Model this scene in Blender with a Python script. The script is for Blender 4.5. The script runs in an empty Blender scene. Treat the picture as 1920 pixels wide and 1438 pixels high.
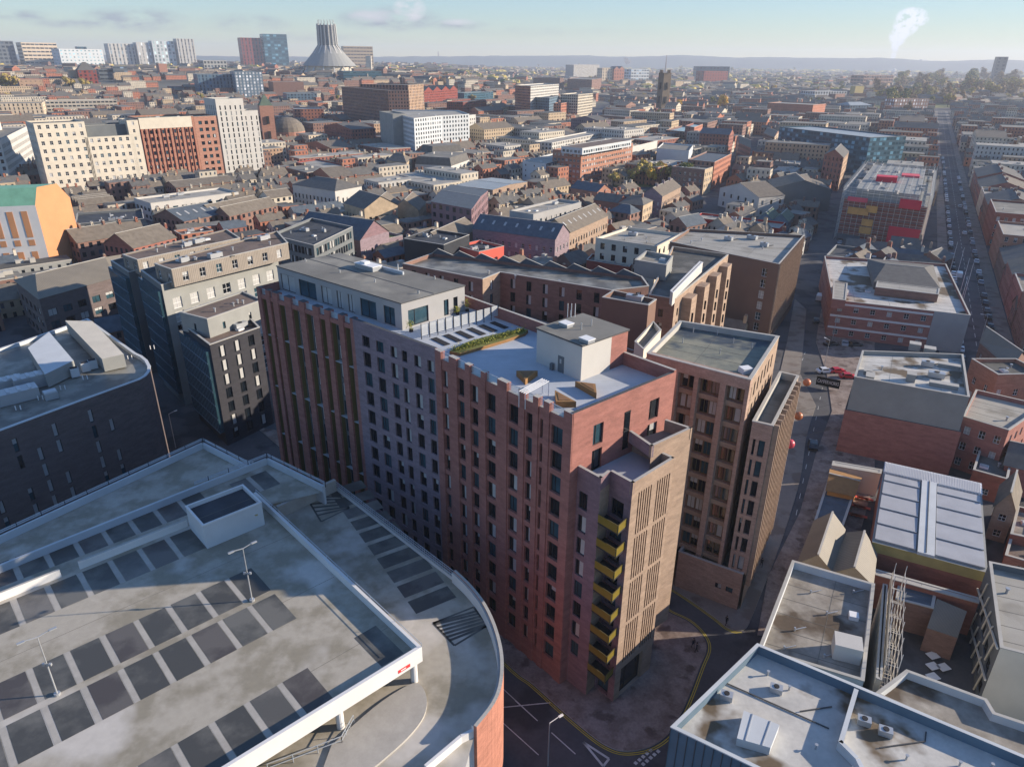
import bpy, math, random
from mathutils import Vector, Matrix, noise
R=math.radians
S=bpy.context.scene
# ------------------------------------------------------------------ camera, light, sky
PITCH,ROLL,HC,F=24.5,0.55,75.0,1333.0
cd=bpy.data.cameras.new("camera"); cam=bpy.data.objects.new("camera",cd); S.collection.objects.link(cam); S.camera=cam
cd.sensor_fit='HORIZONTAL'; cd.sensor_width=36; cd.lens=36*F/1920; cd.clip_start=1; cd.clip_end=60000
p_,r_=R(PITCH),R(ROLL)
FW=Vector((0,math.cos(p_),-math.sin(p_))); UP0=Vector((0,math.sin(p_),math.cos(p_))); RT0=Vector((1,0,0))
RT=RT0*math.cos(r_)+UP0*math.sin(r_); UP=-RT0*math.sin(r_)+UP0*math.cos(r_)
cam.matrix_world=Matrix(((RT.x,UP.x,-FW.x,0),(RT.y,UP.y,-FW.y,0),(RT.z,UP.z,-FW.z,HC),(0,0,0,1)))
def G(x,y,z=0.0):
    d=FW+RT*((x-960)/F)-UP*((y-719)/F); t=(z-HC)/d.z
    return Vector((d.x*t,d.y*t))
def PR(X,Y,Z):
    v=Vector((X,Y,Z-HC)); d=v.dot(FW)
    if d<1: return (-9999,9999)
    return (960+F*v.dot(RT)/d, 719-F*v.dot(UP)/d)
def HT(x,y,yb,base=0.0):
    lo,hi=base,72.0
    for _ in range(40):
        m=(lo+hi)/2; q=G(x,y,m)
        if PR(q.x,q.y,base)[1]<yb: lo=m
        else: hi=m
    return lo
SUN_AZ,SUN_EL=82.6,17.5
S.view_settings.view_transform='Standard'; S.view_settings.look='None'; S.view_settings.gamma=1; S.view_settings.exposure=1.08
sl=bpy.data.lights.new("sun",'SUN'); sun=bpy.data.objects.new("sun",sl); S.collection.objects.link(sun)
sl.energy=4.3; sl.angle=R(0.5); sl.color=(1.0,0.86,0.70)
az,el=R(SUN_AZ),R(SUN_EL)
sd=Vector((math.sin(az)*math.cos(el),math.cos(az)*math.cos(el),math.sin(el)))
sun.rotation_euler=sd.to_track_quat('Z','Y').to_euler()
W=bpy.data.worlds.new("World"); S.world=W; W.use_nodes=True
nt=W.node_tree; nt.nodes.clear()
sky=nt.nodes.new('ShaderNodeTexSky'); sky.sky_type='NISHITA'; sky.sun_disc=False; sky.sun_elevation=el; sky.sun_rotation=az
sky.altitude=100; sky.air_density=1.0; sky.dust_density=0.0; sky.ozone_density=3.0
bg=nt.nodes.new('ShaderNodeBackground'); bg.inputs[1].default_value=0.15
out=nt.nodes.new('ShaderNodeOutputWorld')
tc=nt.nodes.new('ShaderNodeTexCoord')
def dirv(x,y):
    d=(FW+RT*((x-960)/F)-UP*((y-719)/F)).normalized(); return d
def wmath(op,a,b=None,c=None):
    n=nt.nodes.new('ShaderNodeMath'); n.operation=op
    for i,v in enumerate((a,b,c)):
        if v is None: continue
        if isinstance(v,(int,float)): n.inputs[i].default_value=v
        else: nt.links.new(v,n.inputs[i])
    return n.outputs[0]
sep=nt.nodes.new('ShaderNodeSeparateXYZ'); nt.links.new(tc.outputs['Generated'],sep.inputs[0])
azm=wmath('ARCTAN2',sep.outputs[0],sep.outputs[1]); elv=wmath('ARCSINE',sep.outputs[2])
ns=nt.nodes.new('ShaderNodeTexNoise'); ns.inputs['Scale'].default_value=34; ns.inputs['Detail'].default_value=6; ns.inputs['Roughness'].default_value=.6
mp=nt.nodes.new('ShaderNodeMapping'); mp.inputs['Scale'].default_value=(1,1,3.0)
nt.links.new(tc.outputs['Generated'],mp.inputs[0]); nt.links.new(mp.outputs[0],ns.inputs['Vector'])
ns2=nt.nodes.new('ShaderNodeTexNoise'); ns2.inputs['Scale'].default_value=150; ns2.inputs['Detail'].default_value=5; ns2.inputs['Roughness'].default_value=.6; nt.links.new(tc.outputs['Generated'],ns2.inputs['Vector'])
def cloudmask(L):
    mask=None
    for (x,y,sx,sy,a) in L:
        d=dirv(x,y); A=math.atan2(d.x,d.y); E=math.asin(d.z)
        u=wmath('DIVIDE',wmath('SUBTRACT',azm,A),sx/F); v=wmath('DIVIDE',wmath('SUBTRACT',elv,E),sy/F)
        r2=wmath('ADD',wmath('MULTIPLY',u,u),wmath('MULTIPLY',v,v))
        m=wmath('MULTIPLY',wmath('MAXIMUM',wmath('SUBTRACT',1.0,wmath('MULTIPLY',r2,.8)),0.0),a)
        mask=m if mask is None else wmath('MAXIMUM',mask,m)
    nn=wmath('MULTIPLY',wmath('SUBTRACT',(ns2 if L[0][0]>1600 else ns).outputs[0],(.4 if L[0][0]>1600 else .34)),(7. if L[0][0]>1600 else 4.5))
    cl=nt.nodes.new('ShaderNodeClamp'); nt.links.new(wmath('MULTIPLY',mask,nn),cl.inputs[0]); return cl.outputs[0]
prev_=sky.outputs[0]
# grey undersides first, then the sunlit tops
for L_,col_,f_ in ((((730,36,85,20,1.0),(850,47,60,9,.9),(255,38,75,18,1.0),(180,46,90,9,.8),(40,30,40,8,.8),(460,44,70,14,.6),(1000,60,200,8,.25),(580,70,120,8,.4)),(1.75,1.85,2.1),.85),(((768,18,26,18,1.2),(700,30,40,10,.5),(860,42,30,5,.6)),(9,8.6,8.2),.85),(((1708,38,22,16,1.5),(1696,52,16,14,1.5),(1684,68,12,14,1.4),(1679,86,5,16,1.2),(1676,100,4,10,1.0)),(22,22,22),.9)):
    mx_=nt.nodes.new('ShaderNodeMix'); mx_.data_type='RGBA'; nt.links.new(wmath('MULTIPLY',cloudmask(L_),f_),mx_.inputs[0]); nt.links.new(prev_,mx_.inputs[6]); mx_.inputs[7].default_value=(*col_,1); prev_=mx_.outputs[2]
tint=nt.nodes.new('ShaderNodeVectorMath'); tint.operation='MULTIPLY'; tint.inputs[1].default_value=(.93,.975,1.09); nt.links.new(prev_,tint.inputs[0]); 
dt=nt.nodes.new('ShaderNodeVectorMath'); dt.operation='DOT_PRODUCT'; dt.inputs[1].default_value=(.3,.5,.2); nt.links.new(tint.outputs[0],dt.inputs[0])
dv_=nt.nodes.new('ShaderNodeVectorMath'); dv_.operation='SCALE'; nt.links.new(tint.outputs[0],dv_.inputs[0]); nt.links.new(wmath('DIVIDE',1.0,wmath('ADD',1.0,wmath('MULTIPLY',dt.outputs['Value'],.27))),dv_.inputs['Scale']); nt.links.new(dv_.outputs[0],bg.inputs[0]); nt.links.new(bg.outputs[0],out.inputs[0])
S.cycles.max_bounces=5; S.cycles.diffuse_bounces=3; S.cycles.glossy_bounces=3; S.cycles.transmission_bounces=3; S.cycles.volume_bounces=0
S.cycles.use_denoising=True; S.cycles.transparent_max_bounces=24
S.cycles.sample_clamp_indirect=4

# ------------------------------------------------------------------ materials
def lin(c):
    if isinstance(c,str): c=tuple(int(c[i:i+2],16)/255 for i in (0,2,4))
    return tuple((v/12.92 if v<=.04045 else ((v+.055)/1.055)**2.4) for v in c)
_m={}
def mat(key,col,var=.18,scale=.6,rough=.85,spec=.3,fine=0.0,fsc=6.0,stretch=(1,1,1),col2=None,thr=.5,metal=0,win=None,lines=None,soft=.12,alpha=1,emit=0,patch=None):
    """procedural surface: base colour varied by world-space noise; win=(fw,fh,glass) adds panes on UV cells"""
    if key in _m: return _m[key]
    m=bpy.data.materials.new(key); m.use_nodes=True; t=m.node_tree; N=t.nodes; L=t.links
    b=N['Principled BSDF']; b.inputs['Roughness'].default_value=rough; b.inputs['Specular IOR Level'].default_value=spec; b.inputs['Metallic'].default_value=metal
    geo=N.new('ShaderNodeNewGeometry')
    mp=N.new('ShaderNodeMapping'); mp.inputs['Scale'].default_value=stretch; L.new(geo.outputs['Position'],mp.inputs[0])
    n1=N.new('ShaderNodeTexNoise'); n1.inputs['Scale'].default_value=scale*.35; n1.inputs['Detail'].default_value=5; n1.inputs['Roughness'].default_value=.6; L.new(mp.outputs[0],n1.inputs['Vector'])
    c=lin(col); lo=tuple(v*(1-var) for v in c); hi=tuple(min(1,v*(1+var)) for v in c)
    if col2 is not None: hi=lin(col2); lo=c
    rp=N.new('ShaderNodeValToRGB'); e=rp.color_ramp.elements
    e[0].position=thr-soft if col2 is not None else .3; e[1].position=thr+soft if col2 is not None else .7
    e[0].color=(*lo,1); e[1].color=(*hi,1)
    L.new(n1.outputs[0],rp.inputs[0]); cur=rp.outputs[0]
    def mul(cur,fac_out,lo_,hi_):
        mr=N.new('ShaderNodeMapRange'); mr.inputs[3].default_value=lo_; mr.inputs[4].default_value=hi_; L.new(fac_out,mr.inputs[0])
        vm=N.new('ShaderNodeVectorMath'); vm.operation='SCALE'; L.new(cur,vm.inputs[0]); L.new(mr.outputs[0],vm.inputs['Scale']); return vm.outputs[0]
    if patch is not None:
        n3=N.new('ShaderNodeTexNoise'); n3.inputs['Scale'].default_value=patch[1]; n3.inputs['Detail'].default_value=4; L.new(geo.outputs['Position'],n3.inputs['Vector'])
        r3=N.new('ShaderNodeValToRGB'); r3.color_ramp.elements[0].position=patch[2]-.04; r3.color_ramp.elements[1].position=patch[2]+.04; L.new(n3.outputs[0],r3.inputs[0])
        mx=N.new('ShaderNodeMix'); mx.data_type='RGBA'; L.new(r3.outputs[0],mx.inputs[0]); L.new(cur,mx.inputs[6]); mx.inputs[7].default_value=(*lin(patch[0]),1); cur=mx.outputs[2]
    if fine>0:
        n2=N.new('ShaderNodeTexNoise'); n2.inputs['Scale'].default_value=fsc; n2.inputs['Detail'].default_value=3; L.new(mp.outputs[0],n2.inputs['Vector'])
        cur=mul(cur,n2.outputs[0],1-fine,1+fine)
    if lines is not None: # (axis 'u'/'v', period m, width frac, darkness)
        uv=N.new('ShaderNodeUVMap'); s=N.new('ShaderNodeSeparateXYZ'); L.new(uv.outputs[0],s.inputs[0])
        a=N.new('ShaderNodeMath'); a.operation='DIVIDE'; a.inputs[1].default_value=lines[1]; L.new(s.outputs[0 if lines[0]=='u' else 1],a.inputs[0])
        f=N.new('ShaderNodeMath'); f.operation='FRACT'; L.new(a.outputs[0],f.inputs[0])
        g=N.new('ShaderNodeMath'); g.operation='LESS_THAN'; g.inputs[1].default_value=lines[2]; L.new(f.outputs[0],g.inputs[0])
        cur=mul(cur,g.outputs[0],1,lines[3])
    if win is not None:
        fw,fh,glass=win
        uv=N.new('ShaderNodeUVMap'); s=N.new('ShaderNodeSeparateXYZ'); L.new(uv.outputs[0],s.inputs[0])
        def band(o,frac):
            f=N.new('ShaderNodeMath'); f.operation='FRACT'; L.new(o,f.inputs[0])
            d=N.new('ShaderNodeMath'); d.operation='SUBTRACT'; d.inputs[1].default_value=.5; L.new(f.outputs[0],d.inputs[0])
            a=N.new('ShaderNodeMath'); a.operation='ABSOLUTE'; L.new(d.outputs[0],a.inputs[0])
            g=N.new('ShaderNodeMath'); g.operation='LESS_THAN'; g.inputs[1].default_value=frac/2; L.new(a.outputs[0],g.inputs[0]); return g.outputs[0]
        k=N.new('ShaderNodeMath'); k.operation='MULTIPLY'; L.new(band(s.outputs[0],fw),k.inputs[0]); L.new(band(s.outputs[1],fh),k.inputs[1])
        fl=N.new('ShaderNodeVectorMath'); fl.operation='FLOOR'; L.new(uv.outputs[0],fl.inputs[0])
        wn=N.new('ShaderNodeTexWhiteNoise'); wn.noise_dimensions='3D'; L.new(fl.outputs[0],wn.inputs['Vector'])
        gr=N.new('ShaderNodeValToRGB'); gr.color_ramp.elements[0].color=(*(v*.6 for v in lin(glass)),1); gr.color_ramp.elements[0].position=.55
        gr.color_ramp.elements[1].color=(*(min(1,v*3.2+.03) for v in lin(glass)),1); L.new(wn.outputs[0],gr.inputs[0])
        mx=N.new('ShaderNodeMix'); mx.data_type='RGBA'; L.new(k.outputs[0],mx.inputs[0]); L.new(cur,mx.inputs[6]); L.new(gr.outputs[0],mx.inputs[7]); cur=mx.outputs[2]
        rm=N.new('ShaderNodeMapRange'); rm.inputs[3].default_value=rough; rm.inputs[4].default_value=.15; L.new(k.outputs[0],rm.inputs[0]); L.new(rm.outputs[0],b.inputs['Roughness'])
    L.new(cur,b.inputs['Base Color'])
    _m[key]=m; return m
BR=dict(var=.2,scale=1.3,fine=.34,fsc=3.2,stretch=(1,1,3.5))
def M(k):
    if k in _m: return _m[k]
    D={
    'red_brick':dict(col='95655B',**BR),'dark_stone':dict(col='6A5E50',var=.15),'seam':dict(col='66635C',var=.1),'joint':dict(col='6B665E',var=.1),'bay_light':dict(col='55534E',col2='716D66',thr=.5,soft=.08,scale=.5,rough=.55,spec=.5,fine=.08),'bay_brown':dict(col='4A4440',col2='5F5A54',thr=.5,soft=.06,scale=.6,rough=.5,spec=.5,fine=.08),'grey_brick':dict(col='84747A',**BR),'buff_brick':dict(col='96816F',**BR),'mauve_brick':dict(col='7D6468',**BR),
    'orange_brick':dict(col='A0735F',**BR),'brown_brick':dict(col='7E6257',**BR),'dark_brick':dict(col='625856',**BR),'mixed_brick':dict(col='A38979',var=.2,scale=1.5,fine=.5,fsc=3.5,stretch=(1,1,4)),
    'old_brick':dict(col='8C5A4C',**BR),'carpark_brick':dict(col='A67260',**BR),'deep_red_brick':dict(col='7E3D33',**BR),
    'black_brick':dict(col='333338',**BR),'stone':dict(col='C9B79D',var=.12,scale=1,fine=.08),'sandstone':dict(col='AD9A80',var=.2,scale=1,fine=.15),
    'white_render':dict(col='B9B6AF',var=.06,scale=.6,fine=.03),'cream_render':dict(col='C9C0AE',var=.08,scale=.6,fine=.04),'grey_render':dict(col='9B9A98',var=.08,scale=.6),
    'white_paint':dict(col='D2D0CC',var=.05,scale=.8,fine=.03,rough=.6),'terra':dict(col='A37866',**BR),'orange_render':dict(col='BC865E',var=.07,scale=.5,fine=.04),
    'brown_clad':dict(col='765D50',var=.08,scale=.5,fine=.04),'slate_clad':dict(col='666A6B',var=.1,scale=.5),'grey_clad':dict(col='8B8C88',var=.1,scale=.8),'dark_clad':dict(col='2E3136',var=.15,scale=.5),
    'teal_glass':dict(col='2E5363',var=.3,scale=1.2,rough=.12,spec=.8),'blue_clad':dict(col='5A6E7C',var=.15,scale=.7),'pale_clad':dict(col='B9BDBE',var=.08,scale=.6),
    'felt':dict(col='77746C',var=.16,scale=.7,fine=.06,patch=('8B877C',.12,.6)),'felt_dark':dict(col='55544F',var=.25,scale=.7,fine=.08,patch=('6E6C66',.1,.55)),
    'felt_light':dict(col='9A968C',var=.12,scale=.5,fine=.05,patch=('847F74',.12,.6)),'felt_brown':dict(col='6E5F55',var=.2,scale=.7,fine=.2,fsc=4),
    'roof_stained':dict(col='B7B4AC',var=.16,scale=.7,fine=.14,fsc=2,patch=('665846',.13,.55)),'roof_worn':dict(col='7E776C',col2='9B958A',thr=.5,soft=.12,scale=.8,fine=.2,fsc=2,patch=('55493C',.13,.58)),'roof_moss':dict(col='6E6F62',col2='8A8672',thr=.5,soft=.1,scale=.6,rough=.6,fine=.2,fsc=1.5,patch=('444B50',.13,.57)),'roof_wet':dict(col='5D5A52',col2='8A877C',thr=.52,soft=.08,scale=.5,rough=.5,fine=.15,spec=.5),
    'roof_dark':dict(col='3F4246',var=.3,scale=.6,fine=.1),'coping':dict(col='A7A49C',var=.08,scale=2),'coping_dark':dict(col='4B4C4D',var=.1,scale=2),
    'slate':dict(col='605E5A',var=.2,scale=1.6,fine=.15,fsc=4),'slate_brown':dict(col='6E665B',var=.2,scale=1.6,fine=.15,fsc=4),'slate_blue':dict(col='515A62',var=.2,scale=1.6,fine=.12,fsc=4),
    'slate_green':dict(col='5C6A5A',var=.2,scale=1.4,fine=.1),'copper':dict(col='6FA089',var=.15,scale=1),'metal_roof':dict(col='9AA09F',var=.1,scale=.7,rough=.5,lines=('u',.6,.12,.7)),
    'ribbed':dict(col='D0D1D4',var=.1,scale=.7,rough=.5,lines=('u',.5,.4,.55)),'ribbed_buff':dict(col='7C7568',var=.1,scale=.7,rough=.6,lines=('u',.35,.4,.75)),
    'glass':dict(col='141A20',var=.4,scale=1.5,rough=.06,spec=.9),'glass_blue':dict(col='2E4852',var=.3,scale=1.5,rough=.08,spec=.9),'blind':dict(col='A9A9A6',var=.12,scale=2,rough=.5),
    'frame_dark':dict(col='2B2B2E',var=.05),'frame_white':dict(col='D8D8D6',var=.05),'gold':dict(col='7E6F2C',var=.1,scale=2,rough=.45,metal=.25),'gold_fin':dict(col='5C5230',var=.1,rough=.5),'slat_clad':dict(col='8F867B',var=.12,scale=1,lines=('u',.45,.35,.72)),
    'asphalt':dict(col='505052',var=.16,scale=.5,fine=.2,fsc=2,patch=('3C3C3F',.12,.56)),'pavement':dict(col='7D766E',var=.12,scale=1.2,fine=.15,fsc=5,patch=('6C6259',.2,.55)),'paving_pink':dict(col='75675F',col2='8C8078',thr=.5,soft=.1,scale=1.2,fine=.35,fsc=4,patch=('5F524B',.35,.6)),
    'deck_concrete':dict(col='A49D8F',col2='8A8373',thr=.5,soft=.07,scale=.6,fine=.14,fsc=1.5,patch=('B8B2A8',.08,.57)),'bay':dict(col='454440',col2='68665F',thr=.54,soft=.08,scale=.5,rough=.55,spec=.5,fine=.08),
    'line_white':dict(col='BDBDB8',var=.15,scale=3),'line_yellow':dict(col='B8A53A',var=.15,scale=3),'line_deck':dict(col='A39E95',var=.12,scale=1.5,fine=.1),
    'paver_cool_grey':dict(col='ABB0B5',var=.08,scale=1.2,lines=('v',.5,.1,.82)),'timber':dict(col='8E6B44',var=.15,scale=3,stretch=(1,1,4)),'planter':dict(col='7F5F42',var=.1),  # terrace paving is light grey; the slight blue in its colour is shade
    'metal':dict(col='A9ACAE',var=.08,rough=.4,metal=.4),'rail':dict(col='B9BFC4',var=.05,rough=.4,metal=.3),'scaffold':dict(col='B9B4AC',var=.1,rough=.5),'ply':dict(col='C48F52',var=.15,scale=1),
    'red_sheet':dict(col='C4283E',var=.08,scale=.5,rough=.6),'pink_sheet':dict(col='C9505E',var=.1,scale=.6),'brick_new':dict(col='8A5248',**BR),
    'leaf_green':dict(col='4B5A2C',var=.35,scale=3,rough=.8),'leaf_olive':dict(col='AE9B4C',var=.35,scale=3,rough=.8),'leaf_gold':dict(col='CFA035',var=.3,scale=3,rough=.8),'leaf_brown':dict(col='8C7556',var=.35,scale=3,rough=.85),'bark':dict(col='4A3D32',var=.2,scale=4),
    'shrub':dict(col='8A8A3A',var=.4,scale=8,rough=.8),'rubber':dict(col='1B1B1C',var=.05),'skin':dict(col='B98C74',var=.05),'cloth_dark':dict(col='23252B',var=.1),
    'ball_orange':dict(col='BE6E48',var=.05,rough=.4),'ball_red':dict(col='C04855',var=.05,rough=.4),'ball_brown':dict(col='A8623C',var=.05,rough=.4),
    'red_paint':dict(col='A8231F',var=.06,rough=.6),'bright_red':dict(col='D33B3B',var=.08),'coral':dict(col='CF5F50',var=.05),'yellow_clad':dict(col='A5955F',var=.12,scale=1.5),
    'sign_blue':dict(col='3B77B5',var=.1),'sign_black':dict(col='17171B',var=.1),'blue_tank':dict(col='2E74B5',var=.05),'graffiti':dict(col='6A7C8C',col2='2F3A46',thr=.5,soft=.05,scale=3),
    'mural':dict(col='B2B0B4',col2='3B3F4A',thr=.55,soft=.03,scale=3),'hill':dict(col='4E5B52',var=.2,scale=.01),'field':dict(col='66645A',var=.35,scale=.02,fine=.3,fsc=.05),
    'moss':dict(col='6B6B38',var=.3,scale=2,fine=.2),'purple_clad':dict(col='4B3F7A',var=.1),'cloud':dict(col='F0F0F0'),
    }
    d=dict(D[k]); col=d.pop('col'); return mat(k,col,**d)
def WM(base,fw=.45,fh=.55,glass='1E262E'):
    """wall material with far-off window openings"""
    key=f'{base}_panes_{fw}_{fh}'
    if key in _m: return _m[key]
    src=M(base) # ensure
    DD={'red_brick':'8E5A50','orange_brick':'A06A54','brown_brick':'7E6257','old_brick':'8C5C50','deep_red_brick':'7E3D33','stone':'C9B79D','sandstone':'AD9A80','white_render':'B4B1AA','cream_render':'B8AF9E','grey_render':'9B9A98','buff_brick':'A58A72','teal_glass':'2E5363','blue_clad':'5A6E7C','pale_clad':'B9BDBE','terra':'A8705A','brown_clad':'765D50','dark_brick':'514A50','grey_brick':'75656A','grey_clad':'8B8C88','slate_clad':'5A6064','mauve_brick':'7D6468','white_paint':'C4C1BA','mixed_brick':'7E6358','yellow_clad':'B8A055','slat_clad':'A69B8B','orange_render':'C58350','deep_red_brick':'7E3D33'}
    return mat(key,DD[base],var=.14,scale=.8,fine=.1,win=(fw,fh,glass))

# ------------------------------------------------------------------ mesh builder
class MB:
    def __init__(s): s.v=[]; s.f=[]; s.m=[]; s.uv=[]
    def face(s,pts,mi=0,uv=None):
        i=len(s.v); s.v+=[tuple(p) for p in pts]; s.f.append(tuple(range(i,i+len(pts)))); s.m.append(mi); s.uv.append(uv)
    def box(s,c,sz,a=0.0,mi=0):
        """c = centre of base, sz = (x,y,z) sizes, a = angle about z"""
        x,y,z=sz[0]/2,sz[1]/2,sz[2]; ca,sa=math.cos(a),math.sin(a)
        P=[(c[0]+px*ca-py*sa,c[1]+px*sa+py*ca) for px,py in ((-x,-y),(x,-y),(x,y),(-x,y))]
        s.prism(P,c[2],c[2]+z,mi,mi,bottom=True)
    def prism(s,P,z0,z1,mi=0,top=0,bottom=False,notop=False):
        n=len(P)
        for i in range(n):
            a,b=P[i],P[(i+1)%n]; L=math.dist(a[:2],b[:2])
            s.face([(a[0],a[1],z0),(b[0],b[1],z0),(b[0],b[1],z1),(a[0],a[1],z1)],mi,[(0,z0),(L,z0),(L,z1),(0,z1)])
        if not notop: s.face([(p[0],p[1],z1) for p in P],top,[(p[0],p[1]) for p in P])
        if bottom: s.face([(p[0],p[1],z0) for p in reversed(P)],mi)
    def beam(s,a,b,w=.1,h=None,mi=0):
        a,b=Vector(a),Vector(b); d=(b-a); 
        if d.length<1e-5: return
        h=h or w; d.normalize(); up=Vector((0,0,1)) if abs(d.z)<.95 else Vector((0,1,0))
        x=d.cross(up).normalized()*w/2; y=x.cross(d).normalized()*h/2
        q=[-x-y,x-y,x+y,-x+y]
        A=[a+k for k in q]; B=[b+k for k in q]
        for i in range(4):
            j=(i+1)%4; s.face([A[i],A[j],B[j],B[i]],mi)
        s.face(A[::-1],mi); s.face(B,mi)
    def cyl(s,c,r,h,n=12,r2=None,mi=0,cap=True):
        r2=r if r2 is None else r2
        A=[(c[0]+r*math.cos(t*2*math.pi/n),c[1]+r*math.sin(t*2*math.pi/n),c[2]) for t in range(n)]
        B=[(c[0]+r2*math.cos(t*2*math.pi/n),c[1]+r2*math.sin(t*2*math.pi/n),c[2]+h) for t in range(n)]
        for i in range(n):
            j=(i+1)%n; s.face([A[i],A[j],B[j],B[i]],mi)
        if cap: s.face(B,mi); s.face(A[::-1],mi)
    def sphere(s,c,r,n=12,m=8,mi=0,sz=1.0):
        for i in range(m):
            for j in range(n):
                def q(i,j):
                    th=math.pi*i/m-math.pi/2; ph=2*math.pi*j/n
                    return (c[0]+r*math.cos(th)*math.cos(ph),c[1]+r*math.cos(th)*math.sin(ph),c[2]+sz*r*math.sin(th))
                s.face([q(i,j),q(i,j+1),q(i+1,j+1),q(i+1,j)] if 0<i<m-1 else ([q(i,j),q(i+1,j+1),q(i+1,j)] if i==0 else [q(i,j),q(i,j+1),q(i+1,j)]),mi)
    def add(s,o,mtx):
        i=len(s.v); s.v+=[tuple(mtx@Vector(v)) for v in o.v]; s.f+=[tuple(k+i for k in f) for f in o.f]; s.m+=o.m; s.uv+=o.uv
    def mesh(s,name,mats,org=(0,0,0),smooth=False):
        me=bpy.data.meshes.new(name); me.from_pydata([(v[0]-org[0],v[1]-org[1],v[2]-org[2]) for v in s.v],[],s.f)
        for m in mats: me.materials.append(m if not isinstance(m,str) else M(m))
        me.polygons.foreach_set('material_index',s.m)
        if any(u is not None for u in s.uv):
            ul=me.uv_layers.new(name='UVMap'); k=0; dat=[]
            for f,u in zip(s.f,s.uv):
                for q in range(len(f)): dat+= (list(u[q]) if u is not None else [0.0,0.0])
            ul.data.foreach_set('uv',dat)
        if smooth: me.polygons.foreach_set('use_smooth',[True]*len(me.polygons))
        me.update(); return me
    def build(s,name,mats,parent=None,org=None,smooth=False):
        if parent is not None and org is None: org=tuple(parent.location) if parent.parent is None else (parent.parent.location+parent.location)[:]
        org=org or (0,0,0)
        if not isinstance(mats,(list,tuple)): mats=[mats]
        o=bpy.data.objects.new(name,s.mesh(name,mats,org,smooth)); S.collection.objects.link(o)
        if parent is not None: o.parent=parent
        else: o.location=org
        return o
def tag(o,label=None,cat=None,group=None,kind=None):
    if label: o['label']=label
    if cat: o['category']=cat
    if group: o['group']=group
    if kind: o['kind']=kind
    return o
def empty(name,loc,label,cat,group=None):
    o=bpy.data.objects.new(name,None); S.collection.objects.link(o); o.location=loc; o.empty_display_size=.5
    return tag(o,label,cat,group)
def copy_tree(o,loc,rz=0,label=None,group=None,scale=None):
    r=o.copy(); S.collection.objects.link(r); r.location=loc; r.rotation_euler=(0,0,rz)
    if scale: r.scale=(scale,)*3 if isinstance(scale,(int,float)) else scale
    if label: r['label']=label
    if group: r['group']=group
    for ch in list(o.children):
        c=ch.copy(); S.collection.objects.link(c); c.parent=r
        for g in list(ch.children):
            d=g.copy(); S.collection.objects.link(d); d.parent=c
    return r
def struct(name,mb,m): return tag(mb.build(name,m),kind='structure')

# ------------------------------------------------------------------ windows and facades
_wt={}
WMATS={'dark':['frame_dark','glass','blind','glass_blue'],'white':['frame_white','glass','blind','glass_blue'],'blue':['frame_dark','glass_blue','blind','glass'],'gold':['gold_fin','glass','blind','glass_blue']}
def wtemplate(w,h,style,var):
    k=(round(w,2),round(h,2),style,var)
    if k in _wt: return _wt[k]
    b=MB(); f=.07 if w<1.6 else .09; x=w/2; y=h/2
    b.box((-x+f/2,0,-y),(f,.08,h)); b.box((x-f/2,0,-y),(f,.08,h)); b.box((0,0,-y),(w-2*f,.08,f)); b.box((0,0,y-f),(w-2*f,.08,f))
    if w>.95: b.box((0 if style!='dark' else -w*.16,-.005,-y+f),(f*.8,.07,h-2*f))
    if style=='white': b.box((0,-.01,-f/2),(w-2*f,.06,f*.8))
    b.face([(-x+f,.02,-y+f),(x-f,.02,-y+f),(x-f,.02,y-f),(-x+f,.02,y-f)],3 if var==2 else 1)  # some panes take a bluer colour that stands in for reflected sky
    if var in (1,3): # drawn blind or curtain
        z0=-y+f if var==1 else y-f-(h-2*f)*.4
        xa=-w*.16+f if (w>.95 and style=='dark') else -x+f
        b.face([(xa,.01,z0),(x-f,.01,z0),(x-f,.01,y-f),(xa,.01,y-f)],2)
    _wt[k]=(b,b.mesh('window',WMATS[style])); return _wt[k]
rw=random.Random(5)
def facade(wb,wins,p0,p1,z0,z1,cols=(),rows=(),depth=.25,mi=0,skip=None,style='dark',ri=None,blinds=.3):
    p0,p1=Vector(p0[:2]),Vector(p1[:2]); d=p1-p0; L=d.length
    if L<.01: return
    d/=L; n=Vector((d.y,-d.x)); ri=mi if ri is None else ri
    def q(u,v,k=0.0):
        p=p0+d*u-n*k; return (p.x,p.y,v)
    def quad(u0,u1,v0,v1): 
        if u1-u0>1e-4 and v1-v0>1e-4: wb.face([q(u0,v0),q(u1,v0),q(u1,v1),q(u0,v1)],mi,[(u0,v0),(u1,v0),(u1,v1),(u0,v1)])
    cols=[c for c in cols if c[0]>0.02 and c[1]<L-.02]; rows=[r for r in rows if r[0]>=z0+.01 and r[1]<=z1-.05]
    if not cols or not rows: quad(0,L,z0,z1); return
    pu=0
    for i,(a,b) in enumerate(cols):
        quad(pu,a,z0,z1); pu=b; pv=z0
        for j,(va,vb) in enumerate(rows):
            if skip and skip(i,j): continue
            quad(a,b,pv,va); pv=vb
            wb.face([q(a,va),q(a,va,depth),q(a,vb,depth),q(a,vb)],ri); wb.face([q(b,va,depth),q(b,va),q(b,vb),q(b,vb,depth)],ri)
            wb.face([q(a,va),q(b,va),q(b,va,depth),q(a,va,depth)],ri); wb.face([q(a,vb,depth),q(b,vb,depth),q(b,vb),q(a,vb)],ri)
            c=p0+d*((a+b)/2)-n*(depth-.03)
            wins.append((Vector((c.x,c.y,(va+vb)/2)),math.atan2(d.y,d.x),b-a,vb-va,style,rw.choice((1,3,1)) if rw.random()<blinds else (2 if rw.random()<.35 else 0)))
        quad(a,b,pv,z1)
    quad(pu,L,z0,z1)
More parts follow.
